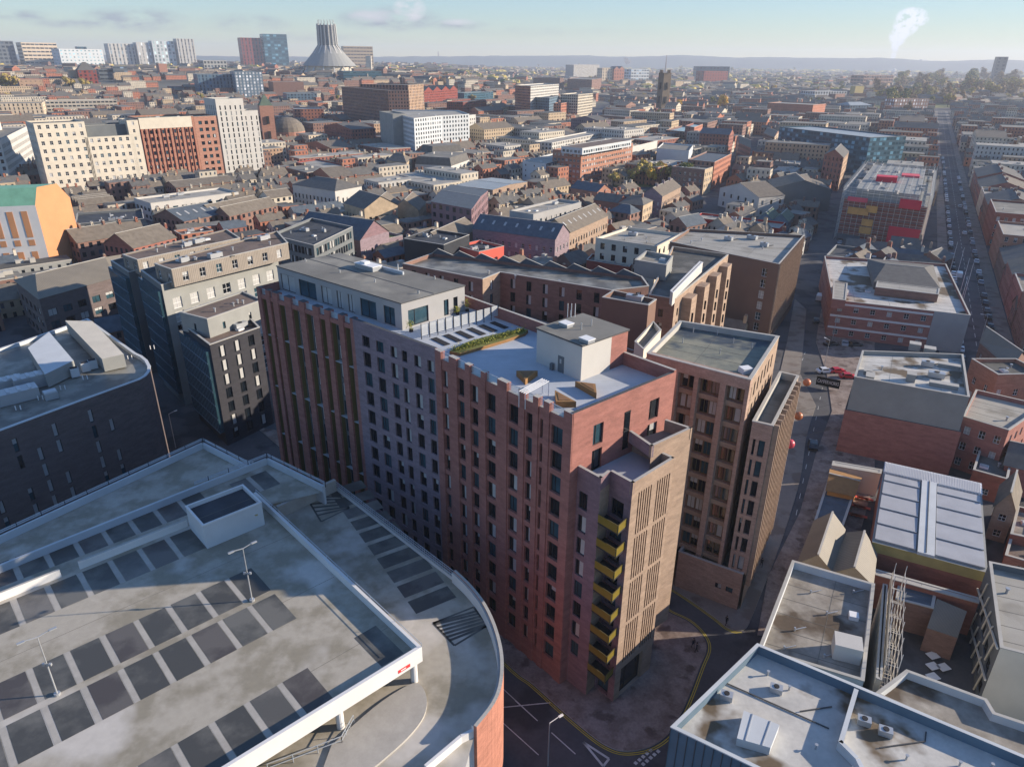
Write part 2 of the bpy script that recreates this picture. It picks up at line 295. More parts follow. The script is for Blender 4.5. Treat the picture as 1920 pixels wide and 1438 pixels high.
def place_windows(wins,root,limit=100,name='window'):
    def key(w):
        x,y=PR(*w[0]); vis=-20<x<1940 and 0<y<1460
        return (0 if vis else 1,(w[0]-Vector((0,0,HC))).length/ (w[2]*w[3])**.5)
    wins.sort(key=key); o=root.location
    for w in wins[:limit]:
        me=wtemplate(w[2],w[3],w[4],w[5])[1]; ob=bpy.data.objects.new(name,me); S.collection.objects.link(ob)
        ob.parent=root; ob.location=w[0]-o; ob.rotation_euler=(0,0,w[1])
    rest=wins[limit:]
    by={}
    for w in rest: by.setdefault(w[4],[]).append(w)
    if rest:
        b=MB(); mats=[]
        for st,ws in by.items():
            k=len(mats); mats+=WMATS[st]
            for w in ws:
                t=wtemplate(w[2],w[3],w[4],w[5])[0]; i0=len(b.m)
                b.add(t,Matrix.Translation(w[0])@Matrix.Rotation(w[1],4,'Z'))
                b.m[i0:]=[m+k for m in b.m[i0:]]
        ob=b.build('farther_windows',mats,root); ob['kind']='stuff'
def grid_cols(L,sp,w,margin=.8):
    n=max(1,int((L-2*margin+ (sp-w))/sp)); off=(L-((n-1)*sp+w))/2
    return [(off+i*sp,off+i*sp+w) for i in range(n)]
def grid_rows(z0,h,fh,sill,wh,top=.9):
    r=[]; z=z0
    while z+sill+wh<h-top: r.append((z+sill,z+sill+wh)); z+=fh
    return r
FOOT=[]  # footprints of everything placed by hand
def inset(P,t):
    n=len(P); out=[]
    for i in range(n):
        a,b,c=Vector(P[i-1][:2]),Vector(P[i][:2]),Vector(P[(i+1)%n][:2])
        d1=(b-a).normalized(); d2=(c-b).normalized(); n1=Vector((-d1.y,d1.x)); n2=Vector((-d2.y,d2.x))
        k=n1+n2; den=max(.3,1+n1.dot(n2)); out.append(b+k*t/den)
    return out
def flat_top(root,P,h,rmat='felt',cmat='coping',par=.9,th=.35,wallmat=None):
    I=inset(P,th); b=MB(); n=len(P)
    for i in range(n):
        j=(i+1)%n
        b.face([(P[i][0],P[i][1],h),(P[j][0],P[j][1],h),(I[j][0],I[j][1],h),(I[i][0],I[i][1],h)],0)
        b.face([(I[i][0],I[i][1],h),(I[j][0],I[j][1],h),(I[j][0],I[j][1],h-par),(I[i][0],I[i][1],h-par)],1)
    O=[(p[0],p[1]) for p in inset(P,-.06)]
    for i in range(n):
        j=(i+1)%n
        b.face([(O[i][0],O[i][1],h-.12),(O[j][0],O[j][1],h-.12),(O[j][0],O[j][1],h+.02),(O[i][0],O[i][1],h+.02)],0)
        b.face([(O[i][0],O[i][1],h+.02),(O[j][0],O[j][1],h+.02),(P[j][0],P[j][1],h+.02),(P[i][0],P[i][1],h+.02)],0)
        b.face([(P[i][0],P[i][1],h+.02),(P[j][0],P[j][1],h+.02),(I[j][0],I[j][1],h+.02),(I[i][0],I[i][1],h+.02)],0)
    b.build('parapet',[cmat,wallmat or cmat],root)
    r=MB(); r.face([(p[0],p[1],h-par) for p in I],0,[(p[0],p[1]) for p in I]); r.build('roof',rmat,root)
    if len(P)==4 and (P[0][0]**2+P[0][1]**2)**.5<300:
        A_,B2,C2,D2=[Vector(p[:2]) for p in I]; L=(D2-A_).length; sb_=MB(); k=2.2
        while k<L-1:
            t=k/L; a=A_+(D2-A_)*t; c=B2+(C2-B2)*t; sb_.beam((*a,h-par+.006),(*c,h-par+.006),.07,.02); k+=3.1
        W_=(B2-A_).length; k=6.
        while k<W_-3: t=k/W_; a=A_+(B2-A_)*t; c=D2+(C2-D2)*t; sb_.beam((*a,h-par+.008),(*c,h-par+.008),.05,.02); k+=9.3
        if sb_.f: sb_.build('roof_seams','seam',root)
def gable_top(root,wb,Q,h,rise,mi=0,rmat='slate',hip=0.0,ov=.35,n=1):
    """Q = 4 corners; ridge runs along Q0->Q1; n ridges side by side"""
    A,B,C,D=[Vector(q[:2]) for q in Q]
    def at(s,t): return (A*(1-s)+B*s)*(1-t)+(D*(1-s)+C*s)*t
    r=MB(); Ls=(B-A).length; Lt=(D-A).length/n
    for k in range(n):
        t0,t1=k/n,(k+1)/n; tm=(t0+t1)/2; oS=ov/Ls; oT=ov/(D-A).length; hs=hip
        e0=t0-(oT if k==0 else 0); e1=t1+(oT if k==n-1 else 0); dz0=h-(rise*2*ov/Lt if k==0 else 0); dz1=h-(rise*2*ov/Lt if k==n-1 else 0)
        def p3(s,t,z): q=at(s,t); return (q.x,q.y,z)
        s0=-oS; s1=1+oS
        if hs<=0:
            r.face([p3(s0,e0,dz0),p3(s1,e0,dz0),p3(s1,tm,h+rise),p3(s0,tm,h+rise)],0,[(0,0),(Ls,0),(Ls,Lt*.6),(0,Lt*.6)])
            r.face([p3(s1,e1,dz1),p3(s0,e1,dz1),p3(s0,tm,h+rise),p3(s1,tm,h+rise)],0,[(Ls,0),(0,0),(0,Lt*.6),(Ls,Lt*.6)])
            for s_ in (0,1):
                wb.face([p3(s_,t0,h),p3(s_,t1,h),p3(s_,tm,h+rise-.05)][::(1 if s_ else -1)],mi)
        else:
            m0,m1=hs,1-hs
            r.face([p3(s0,e0,dz0),p3(s1,e0,dz0),p3(m1,tm,h+rise),p3(m0,tm,h+rise)],0,[(0,0),(Ls,0),(Ls*m1,Lt*.6),(Ls*m0,Lt*.6)])
            r.face([p3(s1,e1,dz1),p3(s0,e1,dz1),p3(m0,tm,h+rise),p3(m1,tm,h+rise)],0,[(Ls,0),(0,0),(Ls*m0,Lt*.6),(Ls*m1,Lt*.6)])
            r.face([p3(s1,e0,dz0),p3(s1,e1,dz1),p3(m1,tm,h+rise)],0); r.face([p3(s0,e1,dz1),p3(s0,e0,dz0),p3(m0,tm,h+rise)],0)
        r.beam(p3(s0 if hs<=0 else hs,tm,h+rise+.04),p3(s1 if hs<=0 else 1-hs,tm,h+rise+.04),.3,.15,1)
    return r.build('roof',[rmat,'coping'],root)
rb=random.Random(11)
class Bld: pass
def bld(name,label,cat,px,yb=None,h=None,wall='red_brick',roof='flat',rmat='felt',win=(3.2,1.3,1.7,3.3,'dark'),group=None,geo=None,rise=2.5,axis=0,hip=0.0,n=1,coping='coping',par=.9,base=0.0,
        wins=None,chim=0,vents=None,walls=None,dep=None,sky_lights=0,limit=100,pf=(.45,.55),blinds=.3,world=None,top=.9,pane='1E262E'):
    if world is not None: P=[Vector(p) for p in world]
    else:
        if h is None: h=HT(px[0][0],px[0][1],yb,base)
        P=[G(x,y,h) for x,y in px]
        if len(P)==2:
            d_=(P[1]-P[0]).normalized(); n_=Vector((-d_.y,d_.x)); P=[P[0],P[1],P[1]+n_*dep,P[0]+n_*dep]
    if len(P)==3: P.append(P[0]+P[2]-P[1])
    P=[Vector(p) for p in P]
    area=sum(P[i].x*P[(i+1)%len(P)].y-P[(i+1)%len(P)].x*P[i].y for i in range(len(P)))
    if area<0: P.reverse()
    c=sum(P,Vector((0,0)))/len(P); FOOT.append(P)
    dist=c.length
    if geo is None: geo=dist<300
    root=empty(name,(c.x,c.y,base),label,cat,group)
    wb=MB(); wl=[]; mats=[M(wall) if geo else WM(wall,pf[0],pf[1],pane)]
    if not geo: mats.append(M(wall))
    for i in range(len(P)):
        a,b=P[i],P[(i+1)%len(P)]; d=(b-a); L=d.length
        if L<.05: continue
        nrm=Vector((d.y,-d.x)); facing=nrm.dot(-(a+b)/2)>0
        w=win if not wins or i not in wins else wins[i]
        mi=0
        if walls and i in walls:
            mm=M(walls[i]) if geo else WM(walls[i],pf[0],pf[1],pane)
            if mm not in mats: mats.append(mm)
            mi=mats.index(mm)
        if geo:
            if w and (facing or L>0): cols=grid_cols(L,w[0],w[1]); rows=grid_rows(base,h,w[3],w[5] if len(w)>5 else .9,w[2],top)
            else: cols=rows=()
            if not facing: 
                cols=rows=()
            facade(wb,wl,a,b,base,h,cols,rows,mi=mi,style=w[4] if w else 'dark',blinds=blinds)
        else:
            if w: nc=max(1,round(L/w[0])); nr=max(1,round((h-base)/w[3]))
            else: nc=nr=0
            wb.face([(a.x,a.y,base),(b.x,b.y,base),(b.x,b.y,h),(a.x,a.y,h)],mi if w else 1,[(0,0),(nc,0),(nc,nr),(0,nr)])
    pmi=1 if not geo else 0
    if roof=='flat': flat_top(root,P,h,rmat,coping,par,wallmat=wall)
    elif roof in('gable','hip'):
        Q=P[axis:]+P[:axis]; gable_top(root,wb,Q,h,rise,pmi,rmat,hip if roof=='hip' else 0,n=n)
    elif roof=='mansard':
        I=inset(P,1.6); b=MB()
        for i in range(len(P)):
            j=(i+1)%len(P); b.face([(P[i].x,P[i].y,h),(P[j].x,P[j].y,h),(I[j].x,I[j].y,h+rise),(I[i].x,I[i].y,h+rise)],0)
        b.face([(p.x,p.y,h+rise) for p in I],1); b.build('roof',[rmat,'felt'],root)
    elif roof=='none': pass
    wb.build('wall',mats,root)
    if wl: place_windows(wl,root,limit)
    if vents is None: vents=0 if roof!='flat' or dist>480 else min(14,int(3+(P[1]-P[0]).length*(P[2]-P[1]).length/80))
    for k in range(vents):
        s,t=rb.uniform(.15,.85),rb.uniform(.2,.8)
        q=(P[0]*(1-s)+P[1]*s)*(1-t)+(P[3 if len(P)>3 else 2]*(1-s)+P[2]*s)*t if len(P)==4 else c+(P[k%len(P)]-c)*rb.uniform(.1,.6)
        a=math.atan2((P[1]-P[0]).y,(P[1]-P[0]).x); b=MB(); z=h-par
        kind=rb.choice(('roof_vent','roof_vent','rooflight','air_handler'))
        if kind=='roof_vent': b.cyl((q.x,q.y,z),.18,.7,8); b.cyl((q.x,q.y,z+.7),.3,.15,8); b.build(kind,'metal',root)
        elif kind=='rooflight': b.box((q.x,q.y,z),(1.5,1.2,.35),a,0); b.box((q.x,q.y,z+.35),(1.3,1.0,.12),a,1); b.build(kind,['frame_white','blind'],root)
        else:
            k_=rb.uniform(.9,1.9); b.box((q.x,q.y,z+.15),(1.9*k_,.9*k_,1.1),a,0); b.box((q.x,q.y,z),(1.6*k_,.6,.15),a,1); b.cyl((q.x,q.y,z+1.25),.32*k_,.08,10,mi=1); b.beam((q.x,q.y,z+.2),(q.x+2.5*k_,q.y+1.2,z+.2),.16,.16,1); b.build(kind,['metal','frame_dark'],root)
    for k in range(chim):
        s=(k+.5)/chim if chim>1 else .8; Q=P[axis:]+P[:axis]
        q=(Q[0]*(1-s)+Q[1]*s)*.5+(Q[3]*(1-s)+Q[2]*s)*.5; a=math.atan2((Q[1]-Q[0]).y,(Q[1]-Q[0]).x); b=MB()
        zt=h+(rise if roof!='flat' else 0); b.box((q.x,q.y,zt-1.0),(.7,1.4,2.3),a,0); b.box((q.x,q.y,zt+1.3),(.85,1.55,.15),a,1)
        for e in (-.4,0,.4): b.cyl((q.x-e*math.sin(a),q.y+e*math.cos(a),zt+1.45),.12,.4,6,mi=2)
        b.build('chimney',[wall,'coping','buff_brick'],root)
    for k in range(sky_lights):
        s=(k+.5)/sky_lights; Q=P[axis:]+P[:axis]
        def rp(s,t): q=(Q[0]*(1-s)+Q[1]*s)*(1-t)+(Q[3]*(1-s)+Q[2]*s)*t; return (q.x,q.y,h+rise*min(1,2*t if t<.5 else 2-2*t)+.12)
        ds=.45/((Q[1]-Q[0]).length); b=MB(); b.face([rp(s-ds,.2),rp(s+ds,.2),rp(s+ds,.33),rp(s-ds,.33)],0); b.build('skylight','blind',root)
    r=Bld(); r.root=root; r.P=P; r.h=h; r.c=c; r.base=base; return r

def sm(t): t=max(0.,min(1.,t)); return t*t*(3-2*t)
def terr(x,y):
    r=math.hypot(x,y); a=x/max(y,1)
    return 34*sm((r-950)/700)*sm((.08-a)/.22)*(1-sm((r-5000)/3000)) if y>0 else 0.
def GT(x,y):
    z=0.
    for _ in range(25): q=G(x,y,z); z=z*.5+terr(q.x,q.y)*.5
    return q
def ZP(q,y,lo=0.,hi=600.):
    for _ in range(40):
        m=(lo+hi)/2
        if PR(q.x,q.y,m)[1]>y: lo=m
        else: hi=m
    return lo
# ------------------------------------------------------------------ ground, roads, pavements
def sheet(name,px,z,m,kind='structure',world=None,label=None):
    b=MB(); P=world or [G(x,y,z) for x,y in px]; b.face([(p[0],p[1],z) for p in P]); o=b.build(name,m); 
    if b.v and (Vector(b.v[1])-Vector(b.v[0])).cross(Vector(b.v[2])-Vector(b.v[1])).z<0: o.data.flip_normals()
    return tag(o,label,kind=kind)
hg=MB(); NXg,NYg=44,40
for i in range(NXg):
    for j in range(NYg):
        xs_=[-7000+8200*(i+k)/NXg for k in (0,1)]; ys_=[700+8000*((j+k)/NYg)**1.5 for k in (0,1)]
        c4=[(x,y,terr(x,y)-.35) for x,y in ((xs_[0],ys_[0]),(xs_[1],ys_[0]),(xs_[1],ys_[1]),(xs_[0],ys_[1]))]
        if max(c[2] for c in c4)>-.3: hg.face(c4,0)
struct('hillside',hg,'field')
gb=MB(); g=9500; gb.face([(-g,-300,0),(g,-300,0),(g,g,0),(-g,g,0)]); struct('ground',gb,'asphalt')
def raised(name,px,z=.13,m='pavement',world=None):
    P=world or [G(x,y,z) for x,y in px]
    a=sum(P[i][0]*P[(i+1)%len(P)][1]-P[(i+1)%len(P)][0]*P[i][1] for i in range(len(P)))
    if a<0: P=P[::-1]
    b=MB(); b.prism(P,0,z,1,0); return struct(name,b,[m,'coping']),P
def stripe(b,pts,w,z,dash=None,mi=0):
    P=[Vector(p[:2]) for p in pts]
    for a,c in zip(P[:-1],P[1:]):
        d=c-a; L=d.length
        if L<.01: continue
        d/=L; n=Vector((-d.y,d.x))*w/2; s=0
        segs=[(0,L)] if not dash else [(k*(dash[0]+dash[1]),min(L,k*(dash[0]+dash[1])+dash[0])) for k in range(int(L/(dash[0]+dash[1]))+1)]
        for u,v in segs:
            if v<=u: continue
            p,q=a+d*u,a+d*v; b.face([(p.x-n.x,p.y-n.y,z),(q.x-n.x,q.y-n.y,z),(q.x+n.x,q.y+n.y,z),(p.x+n.x,p.y+n.y,z)][::-1],mi)
def smooth_px(pts,n=6):
    out=[]
    for i in range(len(pts)-1):
        p0=pts[max(0,i-1)];p1=pts[i];p2=pts[i+1];p3=pts[min(len(pts)-1,i+2)]
        for k in range(n):
            t=k/n; out.append(tuple(.5*((2*p1[j])+(-p0[j]+p2[j])*t+(2*p0[j]-5*p1[j]+4*p2[j]-p3[j])*t*t+(-p0[j]+3*p1[j]-3*p2[j]+p3[j])*t**3) for j in (0,1)))
    return out+[pts[-1]]
# pavement in front of the main block, kerb curve round the corner
kerb=smooth_px([(700,985),(940,1232),(1000,1282),(1060,1336),(1110,1378),(1140,1398),(1170,1407),(1210,1402),(1245,1383),(1270,1350),(1290,1308),(1312,1250),(1325,1215),(1316,1190),(1290,1165),(1252,1146),(1225,1118)],5)
raised('pavement',kerb+[(1215,1050),(1000,1010),(600,820),(480,800)],m='paving_pink')
kerb2=smooth_px([(1262,1103),(1300,1128),(1345,1160),(1365,1176),(1385,1182),(1400,1176),(1412,1150),(1440,1080),(1470,1000),(1500,900),(1512,820),(1530,760)],4)
raised('pavement',kerb2+[(1500,700),(1380,900),(1262,1060)],m='pavement')
yl=MB()
def off(P,k):
    Q=[]
    for i in range(len(P)):
        a=P[max(0,i-1)]; b=P[min(len(P)-1,i+1)]; d=(b-a).normalized(); Q.append(P[i]+Vector((-d.y,d.x))*k)
    return Q
K1=[G(*p,.02) for p in kerb]; K2=[G(*p,.02) for p in kerb2]
for K,s in ((K1,-1),(K2[:18],-1)):
    c=sum(K,Vector((0,0)))/len(K)
    for k in (.3,.55): stripe(yl,off(K,s*k),.11,.02)
struct('road_markings',yl,'line_yellow')
wl=MB()
stripe(wl,[G(940,1288),G(1008,1351)],.12,.02); stripe(wl,[G(966,1313,0),G(1008,1351,0)],.14,.024)
stripe(wl,[G(1034,1373),G(1081,1415)],.14,.02,(4,1.5)); stripe(wl,[G(940,1326),G(1032,1317)],.15,.02)
stripe(wl,[G(940,1352),G(1010,1415)],.12,.02)
for a,b in (((1094,1391),(1142,1422)),((1142,1422),(1131,1436)),((1131,1436),(1094,1391))): stripe(wl,[G(*a),G(*b)],.28,.02)
for k in range(5): stripe(wl,[G(1190+k*7,1432-k*6),G(1194+k*7,1428-k*6)],.4,.02); stripe(wl,[G(1204+k*7,1434-k*6),G(1208+k*7,1430-k*6)],.4,.02)
stripe(wl,[G(1470,1075),G(1560,640)],.1,.02,(2,4)); stripe(wl,[G(1495,700),G(1512,655)],.12,.02,(2,3))
struct('road_markings',wl,'line_white')
# street running away on the right with pavements
U=Vector((math.sin(R(28.2)),math.cos(R(28.2)))); V=Vector((U.y,-U.x))
SR=Vector((164,247)); 
def st(u,v): return SR+U*u+V*v
raised('pavement',None,world=[st(-140,5.6),st(1200,5.6),st(1200,9.6),st(-140,9.6)]); raised('pavement',None,world=[st(-140,-9.6),st(1200,-9.6),st(1200,-5.6),st(-140,-5.6)])
rm=MB(); stripe(rm,[st(-140,0),st(1200,0)],.15,.02,(4,4)); stripe(rm,[st(-140,3.4),st(700,3.4)],.12,.02,(1,2)); struct('road_markings',rm,'line_white')
# street between the brown block and the red brick row
raised('pavement',[(1490,560),(1476,640),(1462,700),(1500,703),(1505,660),(1512,580)],m='pavement')
raised('pavement',[(1556,500),(1536,600),(1530,640),(1550,700),(1560,770),(1530,850),(1500,960),(1440,1080),(1420,1190),(1560,1190),(1640,900),(1640,700),(1640,500)],m='paving_pink')
# ------------------------------------------------------------------ main brick block
H0=40.0
A,B_,C_,D_,E_=[G(*p,H0) for p in ((480,538),(661,598),(816,654),(1076,776),(1268,697))]
F_=G(872,556,H0); nA=(B_-A).normalized(); nA=Vector((-nA.y,nA.x)); A2=A+nA*16.5
main=empty('apartment_block',(0,85,0),'tall dark red and grey brick apartment block with a blue roof terrace, in the centre','building')
FOOT.append([A,B_,C_,D_,E_,F_,A2]); FOOT.append([A,D_,E_,A2])
def tpx(P0,P1,z,x):
    lo,hi=0.,1.; s=PR(P1.x,P1.y,z)[0]>PR(P0.x,P0.y,z)[0]
    for _ in range(30):
        m=(lo+hi)/2; q=P0+(P1-P0)*m
        if (PR(q.x,q.y,z)[0]<x)==s: lo=m
        else: hi=m
    return lo
def cols_px(P0,P1,z,iv): L=(P1-P0).length; return [(tpx(P0,P1,z,a)*L,tpx(P0,P1,z,b)*L) for a,b in iv]
def unitn(a,b): d=(b-a).normalized(); return d,Vector((d.y,-d.x))
fl=[35.0-3.2*k for k in range(11)]
rowsM=sorted([(z,z+2.45) for z in fl if z>1.5])
wins=[]; wall=MB()
# red part, right
cR=cols_px(C_,D_,37,[(827,839),(858,870),(883,896),(912,929),(954,973),(987,999),(1013,1019),(1034,1055)])
facade(wall,wins,C_,D_,0,38.9,cR,rowsM,.4,0,blinds=.45)
# grey part, middle
cG=cols_px(B_,C_,36,[(680,694),(706,720),(733,745),(754,764),(777,790),(802,814)])
facade(wall,wins,B_,C_,0,40,cG,sorted([(36.25-3.2*k,38.6-3.2*k) for k in range(12)]),.3,1,blinds=.4)
# left part: recessed glazing behind piers
dA,nAo=unitn(A,B_); off_=.9
pier=[(481,488),(498,505),(510,520),(533,545),(560,570),(586,597),(608,617),(634,643),(656,667)]
Ai,Bi=A-nAo*off_,B_-nAo*off_
L_=(B_-A).length; pc=cols_px(A,B_,39,pier)
gaps=[(pc[i][1]+.5,pc[i+1][0]-.05) for i in range(len(pc)-1)]
facade(wall,wins,Ai,Bi,0,38.2,gaps,sorted([(35.2-3.2*k,37.6-3.2*k) for k in range(11)]),.1,2,blinds=.4,style='blue')
# right end wall
_,nD=unitn(D_,E_)
cE=cols_px(D_,E_,36,[(1112,1131),(1170,1181),(1217,1235)])
facade(wall,wins,D_,E_,0,40,cE,[(31.4,34.1),(34.7,37.4)],.25,3,skip=lambda i,j:i==1,blinds=.3)
for a,b,z1 in ((E_,F_,40),(F_,A2,38.9),(A2,A,40)): facade(wall,wins,a,b,0,z1,mi=0)
wall.build('wall',['red_brick','grey_brick','slate_clad','red_brick'],main)
# tall slot window on the end wall
def px_on(P0,P1,z,x): return P0+(P1-P0)*tpx(P0,P1,z,x)
s0,s1=px_on(D_,E_,36,1170),px_on(D_,E_,36,1181)
sb=MB(); sb.face([(s0.x+nD.x*.03,s0.y+nD.y*.03,32.4),(s1.x+nD.x*.03,s1.y+nD.y*.03,32.4),(s1.x+nD.x*.03,s1.y+nD.y*.03,37.4),(s0.x+nD.x*.03,s0.y+nD.y*.03,37.4)])
for z in (32.4,34.8,37.3): sb.beam((*(s0+nD*.05),z),(*(s1+nD*.05),z),.1,.08,1)
sb.build('window',['glass','frame_dark'],main)
place_windows(wins,main,100)
# piers of the left part and the red part
for i,(u0,u1) in enumerate(pc):
    b=MB(); p,q=A+dA*u0,A+dA*u1; P=[p,q,q-nAo*1.0,p-nAo*1.0]; b.prism(P,0,40,0,1); b.build('pier',['red_brick','coping_dark'],main)
b=MB(); P=[A+dA*.2-nAo*.1,B_-nAo*.1,B_-nAo*.6,A+dA*.2-nAo*.6]; b.prism(P,38.2,38.9,0,0,True); 
for k in range(3):
    z=31.6-9.6*k; P=[A+dA*.2-nAo*.35,B_-nAo*.35,B_-nAo*.9,A+dA*.2-nAo*.9]; b.prism(P,z,z+.15,1,1,True)
b.build('spandrel_band',['red_brick','rail'],main)
for i in range(len(pc)-1):
    u=pc[i][1]; b=MB(); p=A+dA*(u+.05)-nAo*.2; q=A+dA*(u+.42)-nAo*.85; P=[p,A+dA*(u+.12)-nAo*.2,q,A+dA*(u+.35)-nAo*.9]
    b.prism([A+dA*(u+.02)-nAo*.35,A+dA*(u+.1)-nAo*.35,A+dA*(u+.34)-nAo*.88,A+dA*(u+.26)-nAo*.9],0,38.2,0,0); b.build('metal_fin','gold_fin',main)
dC,nC=unitn(C_,D_)
pr_=cols_px(C_,D_,39.5,[(817,828),(843,857),(873,882),(903,911),(934,952),(974,985),(1001,1011),(1021,1032),(1059,1076)])
for u0,u1 in pr_:
    p,q=C_+dC*u0,C_+dC*min(u1,(D_-C_).length-.02); b=MB(); b.prism([p+nC*.16,q+nC*.16,q-nC*.55,p-nC*.55],0,40,0,1); b.build('pier',['red_brick','coping'],main)
# parapets and decks
b=MB()
def par(b,a,c,z0,z1,t=.4,mi=0,mt=1,o=0.0):
    d,n=unitn(a,c); P=[a+n*o,c+n*o,c-n*t,a-n*t]; b.prism(P,z0,z1,mi,mt,True)
b2=MB(); par(b2,B_,C_,38.0,40.04,.45,1,2,.03); par(b2,D_-dC*.01,E_,38.0,40.05,.4,0,2,.03); par(b2,E_,F_,38,40.3,.45,0,3); par(b2,F_,A2,38,39,.4,0,2); par(b2,C_+dC*.1,D_-dC*.1,38,38.93,.5,0,3,-.02)
b2.build('parapet',['red_brick','grey_brick','coping_dark','coping'],main)
b=MB(); b.face([(p.x,p.y,38.55) for p in inset([A,B_,C_,D_,E_,F_,A2],.3)],0,[(p.x,p.y) for p in inset([A,B_,C_,D_,E_,F_,A2],.3)]); b.build('roof_terrace','paver_cool_grey',main)
gl=bpy.data.materials.new('balustrade_glass'); gl.use_nodes=True; q_=gl.node_tree.nodes['Principled BSDF']; q_.inputs['Base Color'].default_value=(.45,.6,.66,1); q_.inputs['Roughness'].default_value=.06; q_.inputs['Alpha'].default_value=.45; _m['balustrade_glass']=gl
for i in range(len(pr_)-1):
    b=MB(); p,q=C_+dC*pr_[i][1],C_+dC*pr_[i+1][0]; b.face([(*(p-nC*.2),38.95),(*(q-nC*.2),38.95),(*(q-nC*.2),39.9),(*(p-nC*.2),39.9)],0); b.beam((*(p-nC*.2),39.93),(*(q-nC*.2),39.93),.06,.05,1); b.build('balustrade',[gl,'rail'],main)
for i in range(len(pc)-1):
    b=MB(); p,q=A+dA*pc[i][1],A+dA*pc[i+1][0]; b.face([(*(p-nAo*.4),38.9),(*(q-nAo*.4),38.9),(*(q-nAo*.4),39.8),(*(p-nAo*.4),39.8)],0); b.beam((*(p-nAo*.4),39.83),(*(q-nAo*.4),39.83),.06,.05,1); b.build('balustrade',[gl,'rail'],main)
# penthouse on the left half
hp=42.6; p0,p1,p2=[G(*p,hp) for p in ((519,500),(752,570),(871,537))]; p3=p0+(p2-p1); 
wb=MB(); wn=[]
facade(wb,wn,p0,p1,38.5,hp,cols_px(p0,p1,41,[(526,552),(560,592),(602,621),(631,642),(652,664),(675,705),(719,740)]),[(38.75,41.6)],.2,blinds=.25,style='blue')
facade(wb,wn,p1,p2,38.5,hp,cols_px(p1,p2,41,[(765,803),(832,841),(850,858)]),[(38.75,41.3)],.2,blinds=.2)
facade(wb,wn,p2,p3,38.5,hp); facade(wb,wn,p3,p0,38.5,hp)
ph=wb.build('penthouse','grey_render',main)
for w in wn:
    ob=bpy.data.objects.new('window',wtemplate(w[2],w[3],w[4],w[5])[1]); S.collection.objects.link(ob); ob.parent=ph; ob.location=w[0]-main.location; ob.rotation_euler=(0,0,w[1])
r=MB(); I=inset([p0,p1,p2,p3],-.12); r.prism(I,hp+.003,hp+.16,1,0,True)
for s,t,a,bb in ((0,.5,1,.5),(.0,.78,.45,.78)): x=p0*(1-s)*(1-t)+p1*s*(1-t)+p2*s*t+p3*(1-s)*t; y=p0*(1-a)*(1-bb)+p1*a*(1-bb)+p2*a*bb+p3*(1-a)*bb; r.beam((*x,hp+.17),(*y,hp+.17),.25,.03,1)
r.build('penthouse_roof',['felt','coping_dark'],main)
def at4(P,s,t): return P[0]*(1-s)*(1-t)+P[1]*s*(1-t)+P[2]*s*t+P[3]*(1-s)*t
aP=math.atan2((p1-p0).y,(p1-p0).x); PP=[p0,p1,p2,p3]
q=G(690,497,hp+.8); b=MB(); b.box((q.x,q.y,hp+.16),(4.6,1.9,.75),aP,0); b.box((q.x,q.y,hp+.91),(4.8,2.1,.1),aP,1); b.box((q.x-.6,q.y+.4,hp+1.01),(1.3,1.1,.35),aP,1); b.build('air_handler',['metal','frame_white'],main)
q=G(735,506,hp+.5); b=MB(); b.box((q.x,q.y,hp+.16),(5.5,.3,.5),aP,0); b.cyl((q.x+1,q.y,hp+.16),.1,1.3,8); b.build('duct','rail',main)
for px in ((573,489),(637,510),(703,528),(784,549),(785,549),(815,522)):
    q=G(*px,hp+.3); b=MB(); b.cyl((q.x,q.y,hp+.16),.12,.5,8); b.build('roof_vent','metal',main)
# stair core
hc=43.16; c0,c1,c2=[G(*p,hc) for p in ((1007,617),(1092,650),(1178,620))]; c3=c0+(c2-c1); cm_=c1+(c2-c1)*.63
b=MB(); b.prism([c0,c1,cm_,cm_+(c3-c2),],38.5,hc,0,0); b.prism([cm_,c2,c3,cm_+(c3-c2)],38.5,hc-.02,1,1); core=b.build('stair_core',['white_render','red_brick'],main)
b=MB(); b.prism(inset([c0,c1,c2,c3],-.15),hc+.003,hc+.2,1,0,True); b.build('stair_core_roof',['felt','coping_dark'],main)
aC=math.atan2((c1-c0).y,(c1-c0).x)
for px in ((1062,606),(1101,635)):
    q=G(*px,hc+.6); b=MB(); b.box((q.x,q.y,hc+.2),(1.5,1.2,.4),aC); b.box((q.x,q.y,hc+.6),(1.65,1.35,.12),aC,1); b.build('rooflight',['metal','frame_white'],main)
for px in ((1070,590),(1090,614),(1109,607)):
    q=G(*px,hc+.5); b=MB(); b.cyl((q.x,q.y,hc+.2),.09,.9,8); b.build('roof_vent','metal',main)
q=G(1071,592,hc+.5); b=MB()
for k in (-.5,0,.5): b.cyl((q.x+k,q.y,hc+.3),.045,1.9,6)
b.build('aerial','frame_white',main)
dc,nc_=unitn(c0,c1); q=c0+dc*(c1-c0).length*.5
b=MB(); b.prism([q+nc_*.05,q+dc*1.05+nc_*.05,q+dc*1.05-nc_*.05,q-nc_*.05],38.57,40.8,0,0,True); b.prism([q+dc*.35+nc_*.08,q+dc*.65+nc_*.08,q+dc*.65,q+dc*.35],39.8,40.4,1,1,True)
b.box(((q-dc*.8+nc_*.3).x,(q-dc*.8+nc_*.3).y,38.57),(.45,.4,.9),aC,0); b.build('door',['slate_clad','blind'],core if False else main)
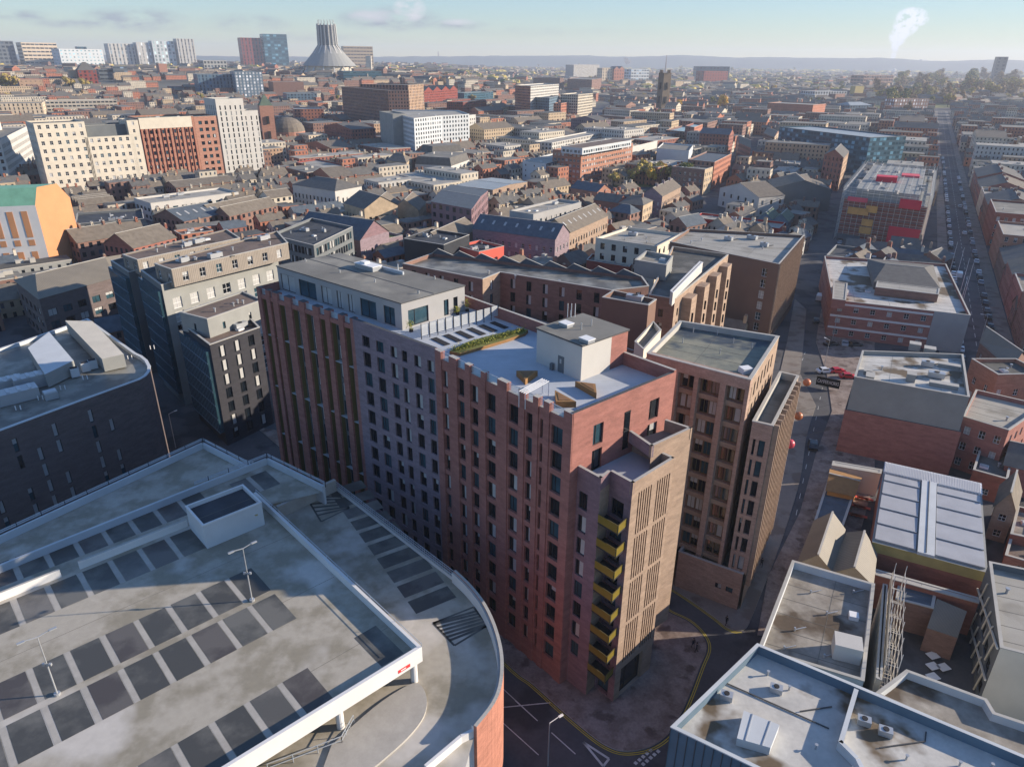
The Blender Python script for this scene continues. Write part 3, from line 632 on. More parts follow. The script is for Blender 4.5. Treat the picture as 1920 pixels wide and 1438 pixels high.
# lower block with the gold balconies
HL=33.0
a_,b_,c_,d_,e_,f_=[G(*p,HL) for p in ((1081,872),(1127,897),(1145,883),(1187,906),(1265,858),(1177,817))]
lw=[]; lb=MB()
fb=[4.8+3.2*k for k in range(9)]
facade(lb,lw,a_,b_,0,HL,cols_px(a_,b_,30,[(1086,1102)]),[(z+.4,z+2.75) for z in fb if z+2.8<HL-1]+[],.25,0,blinds=.5)
facade(lb,lw,b_,c_,0,HL,mi=1)
cL=(d_-c_).length; facade(lb,lw,c_,d_,0,HL,[(.25,cL-1.0)],[(.3,4.2)]+[(z+.15,z+2.6) for z in fb if z+2.8<HL-1],.5,0,blinds=.1)
# slotted south wall: narrow recesses in four tiers
sl_=[]; dm=[]
LS=(e_-d_).length
g1=cols_px(d_,e_,30,[(1196,1223)])[0]; g2=cols_px(d_,e_,30,[(1231,1257)])[0]
for g in (g1,g2):
    w=(g[1]-g[0])/6.4
    for k in range(6): sl_.append((g[0]+k*w*1.07,g[0]+k*w*1.07+w*.52))
facade(lb,dm,d_,e_,5.6,HL,sl_,[(5.9,12.0),(12.5,18.5),(19.0,25.0),(25.5,31.2)],.35,1,ri=3)
dS,nS=unitn(d_,e_)
P=[d_-nS*.36,e_-nS*.36]; lb.face([(P[0].x,P[0].y,5.6),(P[1].x,P[1].y,5.6),(P[1].x,P[1].y,31.4),(P[0].x,P[0].y,31.4)],3)
facade(lb,lw,d_,e_,0,5.6,[(1.2,LS-2.2)],[(.15,4.9)],.5,1,blinds=0)
facade(lb,lw,e_,f_,0,HL,mi=1)
lb.face([(p.x,p.y,HL-1.6) for p in (a_,b_,c_,d_,e_,f_)],2)
for a,c in ((a_,b_),(b_,c_),(c_,d_),(d_,e_),(e_,f_)): par(lb,a,c,HL-1.6,HL+.03,.35,1 if a in (d_,e_) else 0,4,.02)
low=lb.build('lower_block',['mauve_brick','buff_brick','paver_cool_grey','brown_clad','coping'],main)
for w in lw:
    ob=bpy.data.objects.new('window',wtemplate(w[2],w[3],w[4],w[5])[1]); S.collection.objects.link(ob); ob.parent=low; ob.location=w[0]-main.location; ob.rotation_euler=(0,0,w[1])
# set back part behind
H2=34.6; q1,q2,q3=[G(*p,H2) for p in ((1222,837),(1298,802),(1249,786))]; q4=G(1180,808,H2)
nb=MB(); nw=[]; cs=cols_px(q1,q2,30,[(1271,1277)])
cs=[((e_-q1).dot((q2-q1).normalized())+.7,(e_-q1).dot((q2-q1).normalized())+1.25)]
facade(nb,nw,q1,q2,4.6,H2,cs,[(z+1.2,z+2.1) for z in fb[1:-1]],.3,0,style='dark',blinds=0)
facade(nb,nw,q2,q3,4.6,H2,mi=0); nb.face([(p.x,p.y,4.6) for p in (q4,q3,q2,q1)],0)
nb.face([(p.x,p.y,H2-1.5) for p in (q1,q2,q3,q4)],1)
qs=[q1,q2,q3,q4]; 
for i in (0,1,3): par(nb,qs[i],qs[(i+1)%4],H2-1.5,H2+.03,.35,0 if i<2 else 2,3,.02)
qi=inset(qs,1.0); nb.prism(qi,0,4.6,2,2)
o=nb.build('set_back_wing',['buff_brick','felt','grey_brick','coping'],main)
for w in nw:
    ob=bpy.data.objects.new('window',wtemplate(w[2],w[3],w[4],w[5])[1]); S.collection.objects.link(ob); ob.parent=o; ob.location=w[0]-main.location; ob.rotation_euler=(0,0,w[1])
# balconies
dB,nB=unitn(a_,b_); 
for z in fb[:-1]:
    g0=b_+dB*.05+nB*.12; g1_=b_+dB*3.0+nB*.12; dn,nn2=unitn(b_,c_); g2_=g1_+dn*((c_-b_).length-.1)
    g3=g0+dn*((c_-b_).length-.1)
    b=MB(); b.prism([g0,g1_,g2_,g3],z-.12,z+.1,1,1,True)
    for s,e in ((g0,g1_),(g1_,g2_)):
        d,n=unitn(s,e); b.prism([s,e,e-n*.06,s-n*.06],z+.1,z+1.15,0,0,True); b.beam((*s,z+1.18),(*e,z+1.18),.1,.06,2)
    b.beam((*g1_,z-.1),(*g1_,z+1.2),.12,.12,2); b.build('balcony',['gold','frame_dark','gold_fin'],main)
# shop front glazing at the corner recess is part of lower_block; louvre screen, planter, benches on the terrace
TZ=38.55
def TG(x,y,z=TZ): return G(x,y,z)
s0,s1=TG(790,636),TG(934,597); scr=empty('louvre_screen',(*((s0+s1)/2),TZ),'pale horizontal louvre screen with dark posts dividing the roof terrace','screen'); d,n=unitn(s0,s1); Ls=(s1-s0).length
b=MB()
for k in range(12): z=TZ+.5+k*.14; b.beam((*s0,z),(*s1,z),.03,.09)
b.build('louvres','pale_clad',scr)
for k in range(11):
    q=s0+d*(Ls*k/10)+n*.08; b=MB(); b.beam((*q,TZ),(*q,TZ+2.35),.1,.12); b.build('post','frame_dark',scr)
s0b=TG(787,634); shade_strips=empty('pergola',(*(s0-nAo*1),TZ),'low dark frame pergola beams in front of the louvre screen on the roof terrace','pergola')  # parent of the added shadow strips; no frame is built here
for k in range(6):
    a0=s0+d*(Ls*(k+.7)/6.6)+n*.9; a1=a0+n*3.4; b=MB(); b.beam((*a0,TZ+.08),(*a1,TZ+.08),.95,.06); b.build('shadow_strip','frame_dark',shade_strips)  # dark strips laid on the paving as the screen's striped shadow
pl=[TG(*p) for p in ((843,664),(862,668),(900,657),(950,642),(985,630),(990,624),(978,621),(920,634),(880,645))]
plr=empty('planter',(*pl[3],TZ),'long angled timber planter of yellow green shrubs on the roof terrace','planter')
b=MB(); b.prism(pl,TZ+.003,TZ+.45,0,1,False); b.build('planter_box',['timber','moss'],plr)
rs=random.Random(3); b=MB()
cl=[TG(850,663),TG(890,652),TG(935,639),TG(983,625)]
for k in range(1500):
    t=rs.random()*2.999; i=int(t); q=cl[i]+(cl[i+1]-cl[i])*(t-i)+Vector((rs.gauss(0,.35),rs.gauss(0,.3))); z=TZ+.45+abs(rs.gauss(0,.28)); s=.13
    v1=Vector((rs.uniform(-1,1),rs.uniform(-1,1),rs.uniform(-1,1))).normalized()*s; v2=Vector((rs.uniform(-1,1),rs.uniform(-1,1),rs.uniform(-1,1))).normalized()*s; c=Vector((q.x,q.y,z))
    b.face([c-v1,c+v2,c+v1],rs.choice((0,0,1)))
b.build('shrubs',['shrub','leaf_green'],plr)
for nme,pts,lab in (('timber_bench',((1040,742),(1080,764),(1042,764)),'wedge shaped timber bench nearest the terrace corner'),('timber_bench',((1078,725),(1116,730),(1118,748)),'wedge shaped timber bench in the middle of the sunny terrace'),('timber_bench',((968,705),(1008,705),(985,722)),'timber bench lying in the shade beside the lamp frame')):
    P=[TG(*p) for p in pts]; ar=sum(P[i].x*P[(i+1)%3].y-P[(i+1)%3].x*P[i].y for i in range(3)); P=P if ar>0 else P[::-1]
    b=MB(); b.prism(P,TZ+.003,TZ+.75,0,0,False); I=inset(P,.35); b.prism(I,TZ+.76,TZ+.8,1,1,True); o=b.build(nme,['timber','timber' if False else 'planter'],org=(P[0].x,P[0].y,TZ)); tag(o,lab,'bench')
q0,q1_=TG(985,737,40.6),TG(1029,713,40.6); b=MB(); d,n=unitn(q0,q1_)
for k in range(4): b.beam((*(q0-n*.3*k),40.5+.02*k),(*(q1_-n*.3*k),40.5+.02*k),.14,.06)
for q in (q0,q1_,q0-n*.9,q1_-n*.9): b.beam((*q,TZ),(*q,40.5),.08)
tag(b.build('pergola','frame_white',org=(*q0,TZ)),'white slatted frame standing at the terrace edge above the brick piers','pergola')
# terrace plants by the penthouse
for px,hh in (((771,622),1.2),((876,584),1.6),((858,590),.9)):
    q=TG(*px); b=MB()
    b.cyl((q.x,q.y,TZ),.3,.4,8,mi=1)
    for k in range(160):
        c=Vector((q.x+rs.gauss(0,.22),q.y+rs.gauss(0,.22),TZ+.4+rs.random()*hh)); v1=Vector((rs.uniform(-1,1),rs.uniform(-1,1),rs.uniform(-1,1)))*.12; v2=Vector((rs.uniform(-1,1),rs.uniform(-1,1),rs.uniform(-1,1)))*.12; b.face([c-v1,c+v2,c+v1],0)
    tag(b.build('potted_plant',['shrub','frame_dark'],org=(*q,TZ)),{1.2:'potted shrub at the near corner of the penthouse terrace',1.6:'tallest potted shrub at the back corner of the penthouse',.9:'small potted shrub on the sunny side of the penthouse'}[hh],'plant')
# ------------------------------------------------------------------ multi-storey car park
cp=empty('car_park',(-30,60,0),'large multi storey car park with open concrete decks and a curved brick corner','car park')
ZU,Z1,Z0,Z2=21.0,19.5,18.9,17.5
u0,u1,u2=G(791,1212,ZU+1),G(480,922,ZU+1),G(425,1438,ZU+1)
e1=(G(272,1308,ZU)-G(556,1159,ZU)).normalized(); e2=(G(514,1112,ZU)-G(556,1159,ZU)).normalized()
w0=G(0,1112,ZU+1); w1=G(350,974,ZU+1)
far=w1+(w0-w1).normalized()*60; near=u0+(u2-u0).normalized()*75
UP_=[u0,u1,w1,far,near]
FOOT.append([u0+Vector((12,-12)),G(640,905,ZU),G(380,826,ZU),G(-900,1200,ZU),G(-300,2200,ZU)])
b=MB(); b.face([(p.x,p.y,ZU) for p in UP_],0); b.build('upper_deck','deck_concrete',cp)
def wallseg(P,z0,z1,t=.3,mats=('white_paint','coping'),name='parapet_wall'):
    b=MB()
    for a,c in zip(P[:-1],P[1:]): par(b,a,c,z0,z1,t,0,1)
    return b.build(name,list(mats),cp)
b=MB(); d,n=unitn(u0,u1)
b.prism([near,u0,u0-Vector((-d.x,-d.y))*0+(-unitn(near,u0)[1])*.35,near-unitn(near,u0)[1]*.35],ZU-.9,ZU+1,0,0,True)
q=u0+d*.36; b.prism([u1,u1-n*(-.0)+Vector((n.x,n.y))*-.35,q-n*.35,q][::-1],ZU-.9,ZU+1.0,0,0,True)
b.build('fascia',['white_paint'],cp)
wallseg([far+Vector((0,0)),w1-(w1-far).normalized()*14.2],ZU-1.5,ZU+1); wallseg([w1-(w1-far).normalized()*12.3,w1],ZU-1.5,ZU+1)
# lower deck round the curve
curve=[G(x,y,Z2+1.6) for x,y in smooth_px([(850,1070),(878,1097),(905,1132),(925,1175),(937,1225),(936,1275),(922,1315),(888,1359)],5)]
c3_,c2_=G(630,903,Z2+1.6),G(521,954,Z2+1.6)
end=curve[-1]; 
b=MB(); b.face([(p.x,p.y,Z2) for p in [c2_,G(480,925,Z2),G(430,1500,Z2),G(800,1700,Z2),curve[-1]]+curve[::-1]+[c3_]][::-1],0); o=b.build('lower_deck','deck_concrete',cp)
b=MB()
for a,c in zip(curve[:-1],curve[1:]):
    d,n=unitn(a,c)
    # brick skin outside (facing away from the deck), pale lining inside
    n2=-n
    def bx4(k0,k1,z0,z1,mi):
        P=[a+n2*k0,a+n2*k1,c+n2*k1,c+n2*k0]; ar=sum(P[i].x*P[(i+1)%4].y-P[(i+1)%4].x*P[i].y for i in range(4)); P=P if ar>0 else P[::-1]; b.prism(P,z0,z1,mi,2 if z1>Z2+1.4 else mi)
    bx4(-.25,0,Z2-1,Z2+1.45,1); bx4(0,.35,0,Z2+1.6,0)
b.build('curved_wall',['carpark_brick','white_paint','coping'],cp)
# return wall at the end of the curve, lower white ramp wall
q=G(800,1500,Z2); par_b=MB(); 
tail=[end,G(866,1385,Z2+.6),G(836,1415,Z2+.3),G(800,1450,Z2)]
for a,c in zip(tail[:-1],tail[1:]): d,n=unitn(a,c); P=[a,a-n*(-.3),c-n*(-.3),c]; par_b.prism(P if sum(P[i].x*P[(i+1)%4].y-P[(i+1)%4].x*P[i].y for i in range(4))>0 else P[::-1],0,Z2+.9,0,0)
par_b.build('ramp_wall',['white_paint'],cp)
# outer edge: straight part with rails, then beams
b=MB(); par(b,c3_,curve[0],0,Z2+.5,.3,0,1); b.build('outer_wall',['white_paint','coping'],cp)
b=MB()
for z in (Z2+.9,Z2+1.25,Z2+1.6): b.beam((*c3_,z),(*curve[0],z),.06)
L3=(curve[0]-c3_).length
for k in range(int(L3/.45)): q=c3_+(curve[0]-c3_)*(k*.45/L3); b.beam((*q,Z2+.5),(*q,Z2+1.6),.035)
b.build('railing','rail',cp)
b=MB(); par(b,c2_,c3_,Z2,Z2+1.9,.5,0,0); b.build('divider_wall',['line_deck'],cp)
# middle deck and far ramp deck
m0,m1,m2=G(501,857,Z1+1),G(609,910,Z1+1),G(0,1057,Z1+1); mfar=m0+(m2-m0).normalized()*75
b=MB(); b.face([(p.x,p.y,Z1) for p in [m0,mfar,mfar+(far-mfar)*1.0,far,w1,u1,m1+(u1-m1)*.0]],0); o=b.build('middle_deck','deck_concrete',cp); 
b=MB(); par(b,m0,mfar,Z0,Z1+1,.35,0,0); par(b,m1,m0,0,Z1+1,.35,0,0); b.build('parapet_wall',['pale_clad'],cp)
r0,r1,r2=G(380,826,Z0+1.2),G(470,872,Z0+1.2),G(0,1000,Z0+1.2); rfar=r0+(r2-r0).normalized()*75
b=MB(); b.face([(p.x,p.y,Z0) for p in [r0,rfar,mfar,m0]],0); b.build('ramp_deck','deck_concrete',cp)
b=MB(); par(b,r0,rfar,0,Z0+1,.35,0,0); par(b,r1,r0,0,Z0+1,.35,0,0); b.build('outer_wall',['pale_clad'],cp)
for nm,a,c,z in (('guard_rail',r0,rfar,Z0+1.0),('guard_rail',r1,r0,Z0+1.0),('guard_rail',m0,m0+(m2-m0).normalized()*11,Z1+1.0),('guard_rail',m1,m0,Z1+1.0)):
    b=MB(); d,n=unitn(a,c); L=(c-a).length
    for k in (.25,.5): b.beam((*(a+n*.1),z+k),(*(c+n*.1),z+k),.05,.14)
    for k in range(int(L/3)+1): q=a+d*min(L,k*3.0)+n*.1; b.beam((*q,z-.3),(*q,z+.65),.09,.09,1)
    b.build(nm,['rail','frame_dark'],cp)
# bays painted on the decks
bays=[]; LN=[]
def bay_row(px,z,count,sp=3.24,w=2.6,dep=5.1,back=True,start=0):
    o=G(*px,z)
    for k in range(start,count):
        a=o+e1*(k*sp); c=a+e1*w; s=e2*dep*(1 if back else -1); g_=c+e1*(sp-w)
        if k<count-1: LN.append([c+e1*.06,g_-e1*.06,g_-e1*.06+s,c+e1*.06+s,z+.010])
        bays.append([a,c,c+s,a+s,z+.012])
bay_row((556,1159),ZU,15); bay_row((508,1106),ZU,14)
bay_row((576.6,1251.6),ZU,14,back=False); 
bay_row((757,1224),ZU,1); bay_row((336,1048),ZU,12,start=-1)
bay_row((526,907),Z1,2,sp=3.1,w=2.4,dep=4.8); bay_row((352,965),Z1,14,sp=3.24,start=-1)
o=G(739,1093,Z2); f1=(G(815,1064,Z2)-o).normalized(); f2=(G(717,1073,Z2)-o).normalized(); f2=(f2-f1*f2.dot(f1)).normalized()
sp2=(G(745,1096,Z2)-G(717.6,1073,Z2)).length
for k in range(-2,8):
    a=o+f2*(k*sp2); bays.append([a,a+f1*5.2,a+f1*5.2+f2*sp2*.76,a+f2*sp2*.76,Z2+.012])
for k in range(3):
    o_=G(905,1262,Z2)+f2*(-k*2.9); 
bq=MB(); rest=MB()
for t in LN:
    P=t[:4]; ar=sum(P[j].x*P[(j+1)%4].y-P[(j+1)%4].x*P[j].y for j in range(4)); P=P if ar>0 else P[::-1]
    b=MB(); b.face([(p.x,p.y,t[4]) for p in P],0); b.build('bay_line','line_deck',cp)
bays.sort(key=lambda t:(t[0]-Vector((0,0))).length)
for i,t in enumerate(bays):
    P=t[:4]; ar=sum(P[j].x*P[(j+1)%4].y-P[(j+1)%4].x*P[j].y for j in range(4)); P=P if ar>0 else P[::-1]
    b=MB(); b.face([(p.x,p.y,t[4]) for p in P],0); b.build('parking_bay',('bay','bay_light','bay','bay_brown')[(i*7+i//3)%4],cp)
b=MB()
for k in (5.4,16.2,26.8): p=u0+(u1-u0).normalized()*k; stripe(b,[p+(near-u0).normalized()*.5,p+(near-u0).normalized()*70],.05,ZU+.006)
b.build('deck_joints','joint',cp)
# hatched corners
for quad,z in (([(572,928),(630,920),(655,952),(602,978)],Z2),([(812,1168),(888,1138),(915,1172),(852,1210)],Z2)):
    b=MB(); P=[G(x,y,z) for x,y in quad]
    for i in range(4): stripe(b,[P[i],P[(i+1)%4]],.25,z+.02)
    for k in range(7):
        s=(k+.5)/7; a=P[0]+(P[3]-P[0])*s; c=P[1]+(P[2]-P[1])*s; dd=(P[3]-P[0])*.25; a2,c2=P[0]+(P[3]-P[0])*max(0,s-.15),P[1]+(P[2]-P[1])*min(1,s+.15); stripe(b,[a2,c2],.34,z+.02)
    b.build('hatching','bay',cp)
# island and inner ramp seen beyond the fascia
isl=[G(x,y,Z2) for x,y in smooth_px([(622,1400),(700,1330),(760,1290),(786,1285),(800,1310),(795,1345),(765,1385),(715,1430),(690,1450)],4)]
b=MB(); P=isl+[G(600,1460,Z2)]; ar=sum(P[i].x*P[(i+1)%len(P)].y-P[(i+1)%len(P)].x*P[i].y for i in range(len(P))); P=P if ar>0 else P[::-1]; b.prism(P,Z2+.003,Z2+.25,0,1); b.build('kerbed_island',['coping','line_deck'],cp)
for px in ((777,1276),(639,1362)):
    q=G(*px,Z2); b=MB(); b.cyl((q.x,q.y,Z2),.38,ZU-.9-Z2,14); b.build('column','white_paint',cp)
b=MB(); r_a=[G(*p,Z2+1) for p in ((500,1432),(640,1380),(662,1340))]
for a,c in zip(r_a[:-1],r_a[1:]):
    for z in (.5,1.0): b.beam((*a,Z2+z),(*c,Z2+z),.06)
    for k in range(4): q=a+(c-a)*(k/3); b.beam((*q,Z2),(*q,Z2+1),.06)
b.build('railing','rail',cp)
b=MB(); d,n=unitn(near,u0); a=G(733,1271,ZU-.1); c=G(749,1259,ZU-.1); a=u0-d*2.9; c=u0-d*1.5
b.face([(*(a+n*.03),ZU-.55),(*(c+n*.03),ZU-.55),(*(c+n*.03),ZU-.15),(*(a+n*.03),ZU-.15)],0); b.face([(*(a+d*.3+n*.035),ZU-.42),(*(a+d*.9+n*.035),ZU-.42),(*(a+d*.9+n*.035),ZU-.3),(*(a+d*.3+n*.035),ZU-.3)],1); b.build('sign_board',['bright_red','frame_white'],cp)
# handrail on the long parapet
b=MB(); d,n=unitn(u1,u0)
for z in (1.35,): b.beam((*u1,ZU+z),(*u0,ZU+z),.05)
for k in range(9): q=u1+(u0-u1)*(k/8); b.beam((*q,ZU+1),(*q,ZU+1.35),.05)
b.build('handrail','rail',cp)
# stair box
st0,st1,st2=G(380,985,ZU+3.4),G(490,941,ZU+3.4),G(455,908,ZU+3.4); st3=st0+st2-st1
sx=empty('stair_tower',(*((st0+st2)/2),Z1),'white box stair tower with dark flat roof on the car park deck','stair tower')
b=MB(); b.prism([st0,st1,st2,st3],Z1-1,ZU+3.4,0,0,notop=True); b.build('wall','pale_clad',sx)
flat_top(sx,[st0,st1,st2,st3],ZU+3.4,'roof_dark','white_paint',.5,.2)
d,n=unitn(st0,st1); q=st1-d*.9+n*.05; b=MB(); b.cyl((q.x,q.y,ZU+1.9),.2,.05,8); tag(b.build('warning_sign','yellow_clad',sx))
# lamp posts on the decks
def lamp(name_label,px,z,h,az_,both=True,group='twin headed lamp posts on the car park roof'):
    q=G(*px,z); L=empty('lamp_post',(q.x,q.y,z),name_label,'lamp post',group)
    b=MB(); b.cyl((q.x,q.y,z),.28,.25,10); b.cyl((q.x,q.y,z+.25),.08,h*.48,8,r2=.07); b.cyl((q.x,q.y,z+h*.5),.055,h*.5,8,r2=.045); b.build('pole','metal',L)
    for s in ((-1,1) if both else (1,)):
        d=Vector((math.cos(az_),math.sin(az_)))*s; b=MB(); b.beam((q.x,q.y,z+h),(q.x+d.x*1.0,q.y+d.y*1.0,z+h+.18),.07); b.box((q.x+d.x*1.25,q.y+d.y*1.25,z+h+.1),(.6,.24,.12),az_); b.build('lamp_head','metal',L)
    b=MB()
    for s in (-1,1): b.box((q.x+s*.3,q.y,z+h*.52),(.22,.2,.25)); 
    b.box((q.x,q.y,z+h*.53),(.7,.08,.08)); b.build('bracket','metal',L); return L
ea=math.atan2(e1.y,e1.x)
lamp('twin headed lamp post near the middle of the upper deck, right of the other',(473,1126),ZU,7.0,ea)
lamp('twin headed lamp post at the left of the upper deck',(108,1302),ZU,7.0,ea)
# ------------------------------------------------------------------ left: dark brick block with the curved corner
hb=21.2; front=[(-150,862),(0,807),(146,753),(240,719)]+[(262,711),(274,704),(281,695),(282,686),(276,675),(266,667),(255,662)]
P=[G(x,y,hb) for x,y in front]+[G(164,597,hb),G(40,640,hb),G(-150,700,hb)]
FOOT.append(P); db=empty('office_block',(*G(100,760,hb),0),'dark brick block with a rounded corner and slit windows, on the left','building')
wb=MB(); wn=[]
for i in range(len(P)):
    a,c=P[i],P[(i+1)%len(P)]
    if i<3:
        L=(c-a).length; n=int(L/3.1); cs=[(1.1+k*3.1,1.85+k*3.1) for k in range(n)]
        rws=[(1.2,2.9)]+[(4.2+k*3.1,6.6+k*3.1) for k in range(5)]
        facade(wb,wn,a,c,0,hb,cs,rws,.3,0,skip=lambda i,j,s=i*7:((i*2+j+s)%7==0 or (i+s)%2==1 and j%3==0),style='blue',blinds=.9)
    else: facade(wb,wn,a,c,0,hb)
wb.build('wall','dark_brick',db); place_windows(wn,db,100); flat_top(db,P,hb,'roof_wet','pale_clad',.7,.5)
def shed(name,px,z,hh,m,label=None,mi2=None):
    q=[G(x,y,z) for x,y in px]; b=MB(); ar=sum(q[i].x*q[(i+1)%len(q)].y-q[(i+1)%len(q)].x*q[i].y for i in range(len(q))); q=q if ar>0 else q[::-1]
    b.prism(q,z-hh,z,0,1); return b.build(name,m,db)
shed('roof_monitor',[(52,652),(92,622),(138,676),(84,702)],hb+2.2,2.6,['grey_clad','pale_clad'])
shed('roof_monitor',[(122,601),(173,602),(232,664),(191,673)],hb+2.2,2.6,['grey_clad','cream_render'])
for px in ((120,700),(140,698),(160,688),(174,683)):
    q=G(*px,hb+.3); b=MB(); b.box((q.x,q.y,hb-.5),(1.4,1.1,1.7),.7,0); b.box((q.x,q.y,hb+1.2),(1.2,.9,.08),.7,1); b.build('condenser',['pale_clad','frame_dark'],db)
for px,s in (((28,745),(7,3,2)),((64,718),(6,2.6,2.3)),((12,722),(5,2.5,1.8)),((95,740),(2,2,1.2))):
    q=G(*px,hb); b=MB(); b.box((q.x,q.y,hb-.6),s,.75,0); 
    for k in range(4): b.box((q.x+(k-1.5)*s[0]*.17,q.y+(k-1.5)*s[0]*.16,hb-.6+s[2]),(.5,s[1]*.7,.2),.75,1)
    b.build('plant_unit',['metal','pale_clad'],db)
for k in range(7):
    q=G(30+k*42,768-k*19,hb-.6); 
    for e in (0,.7): b=MB(); b.cyl((q.x+e,q.y+e*.3,hb-.7),.09,.8,6); b.build('roof_vent','frame_white',db)
# ------------------------------------------------------------------ dark clad towers with glass fronts, left of centre
def glassbay(r,i,m='glass_blue',inset_=.0):
    a,c=r.P[i],r.P[(i+1)%len(r.P)]; d,n=unitn(a,c); L=(c-a).length; b=MB(); k=.9
    b.prism([a+d*.3+n*k,c-d*.3+n*k,c-d*.3,a+d*.3],3.2,r.h-1.5,0,0,True)
    z=3.2
    while z<r.h-1.5: b.beam((*(a+d*.3+n*(k+.03)),z),(*(c-d*.3+n*(k+.03)),z),.12,.22,1); z+=3.15
    u=.3; 
    while u<L-.3: b.beam((*(a+d*u+n*(k+.03)),3.2),(*(a+d*u+n*(k+.03)),r.h-1.5),.07,.07,1); u+=.95
    b.build('glazed_bay',[m,'blue_clad'],r.root)
g1_=bld('apartment_block','short black block with a glazed bay and brown gravel roof, beside the tall brick building','building',[(393,646),(487,613),(447,573),(340,606)],h=23.0,wall='black_brick',rmat='felt_brown',win=(3.6,1.5,2.4,3.1,'dark'),wins={3:None},blinds=.5)
glassbay(g1_,3)
bld('penthouse_flat','grey rooftop storey with brown gravel roof, on the short black block','building',[(388,598),(492,562),(455,546),(337,585)],h=26.3,base=22.1,wall='grey_clad',rmat='felt_brown',win=(7,.7,1.5,3.1,'dark'),par=.3)
FOOT.pop()
g2_=bld('apartment_block','tall dark block with a strip of glazed bays and a timber slatted top storey','building',[(302,534),(520,476),(495,449),(263,506)],h=29.5,wall='slate_clad',rmat='felt_dark',win=(4.4,2.2,2.5,3.2,'white'),wins={3:None},walls={0:'grey_clad'},blinds=.5)
glassbay(g2_,3)
bld('penthouse_flat','timber slatted rooftop storey with brown gravel roof, nearer of two long ones','building',[(321,505),(540,455),(520,433),(289,494)],h=32.8,base=28.7,wall='slat_clad',rmat='felt_brown',win=(4.2,1.4,2.0,3.2,'white'),par=.3,limit=30)
FOOT.pop()
g3_=bld('apartment_block','dark block with a narrow glazed front, furthest of the row of three','building',[(241,510),(430,468),(400,445),(207,488)],h=27.2,wall='slate_clad',rmat='felt_dark',win=(4.4,2.0,2.5,3.2,'white'),wins={3:None})
glassbay(g3_,3)
bld('penthouse_flat','timber slatted rooftop storey with brown gravel roof, farther of two long ones','building',[(257,487),(450,446),(425,430),(229,477)],h=30.3,base=26.5,wall='slat_clad',rmat='felt_brown',win=(4.2,1.4,2.0,3.2,'white'),par=.3,limit=20)
FOOT.pop()
bld('office_block','brick office with a pale sloping metal roof and blue glass band, far left','building',[(73,560),(215,520),(225,478),(28,524)],yb=648,wall='dark_brick',roof='hip',rise=3.5,hip=.12,rmat='ribbed_buff',win=(4.5,2.6,2.0,3.6,'blue'),walls={})
# ------------------------------------------------------------------ tower right of the main block
ht_=36.9; T=[G(*p,ht_) for p in ((1213,662),(1408,712),(1461,630),(1275,601))]
FOOT.append(T)
tw=empty('apartment_tower',(*((T[0]+T[2])/2),0),'mixed brick tower with brown window bays and mossy flat roof, right of centre','building')
wb=MB(); wn=[]; d01,n01=unitn(T[0],T[1]); d12,n12=unitn(T[1],T[2])
Ti=[T[0]-n01*.9,T[1]-n01*.9-d01*.0,T[2],T[3]]
bayc=cols_px(T[0],T[1],35,[(1273,1302),(1310,1350),(1361,1397)])
cs=[]
for u0_,u1_ in bayc: w=(u1_-u0_); cs+=[(u0_+.25,u0_+w*.5-.06),(u0_+w*.5+.06,u1_-.35)]
rt=sorted([(33.0-3.2*k,35.1-3.2*k) for k in range(9)])
facade(wb,wn,T[0]-n01*.9,T[1]-n01*.9,6.2,ht_-.9,cs,rt,.15,1,blinds=.35,style='gold')
L12=(T[2]-T[1]).length; c12=[(1.0+k*2.3,2.0+k*2.3) for k in range(int((L12-1)/2.3))]
facade(wb,wn,T[1],T[2],0,ht_,c12,rt,.5,2,blinds=.3)
facade(wb,wn,T[2],T[3],0,ht_); facade(wb,wn,T[3],T[0],0,ht_); wb.build('wall',['mixed_brick','brown_clad','buff_brick'],tw); place_windows(wn,tw,100)
pc2=cols_px(T[0],T[1],35,[(1214,1272),(1302,1310),(1350,1361),(1397,1409)])
for u,v in pc2:
    b=MB(); p,q=T[0]+d01*u,T[0]+d01*min(v,(T[1]-T[0]).length-.003); b.prism([p+n01*.05,q+n01*.05,q-n01*.95,p-n01*.95],6.2,ht_-.02,0,0); b.build('pier','mixed_brick',tw)
b=MB(); b.prism([T[0]+n01*.04,T[1]+n01*.04-d01*.01,T[1]-n01*.9-d01*.01,T[0]-n01*.9],ht_-1.6,ht_-.01,0,0,True); b.build('spandrel_band','mixed_brick',tw)
for z in [v[0]-.95 for v in rt]:
    for u,v in bayc: b=MB(); p,q=T[0]+d01*u,T[0]+d01*v; b.prism([p-n01*.6,q-n01*.6,q-n01*.9,p-n01*.9],z,z+.75,0,0,True); b.build('spandrel_panel','buff_brick',tw)
flat_top(tw,T,ht_,'roof_moss','coping',.9,.45)
for px,k in (((1350,660),0),((1320,690),0),((1280,640),0),((1398,695),1),((1375,640),0),((1300,620),0),((1345,625),0),((1410,650),0)):
    q=G(*px,ht_-.6); b=MB()
    if k: b.box((q.x,q.y,ht_-.9),(1.5,1.3,.8),.3); b.build('rooflight','frame_white',tw)
    else: b.cyl((q.x,q.y,ht_-.9),.08,.8,6); b.build('roof_vent','metal',tw)
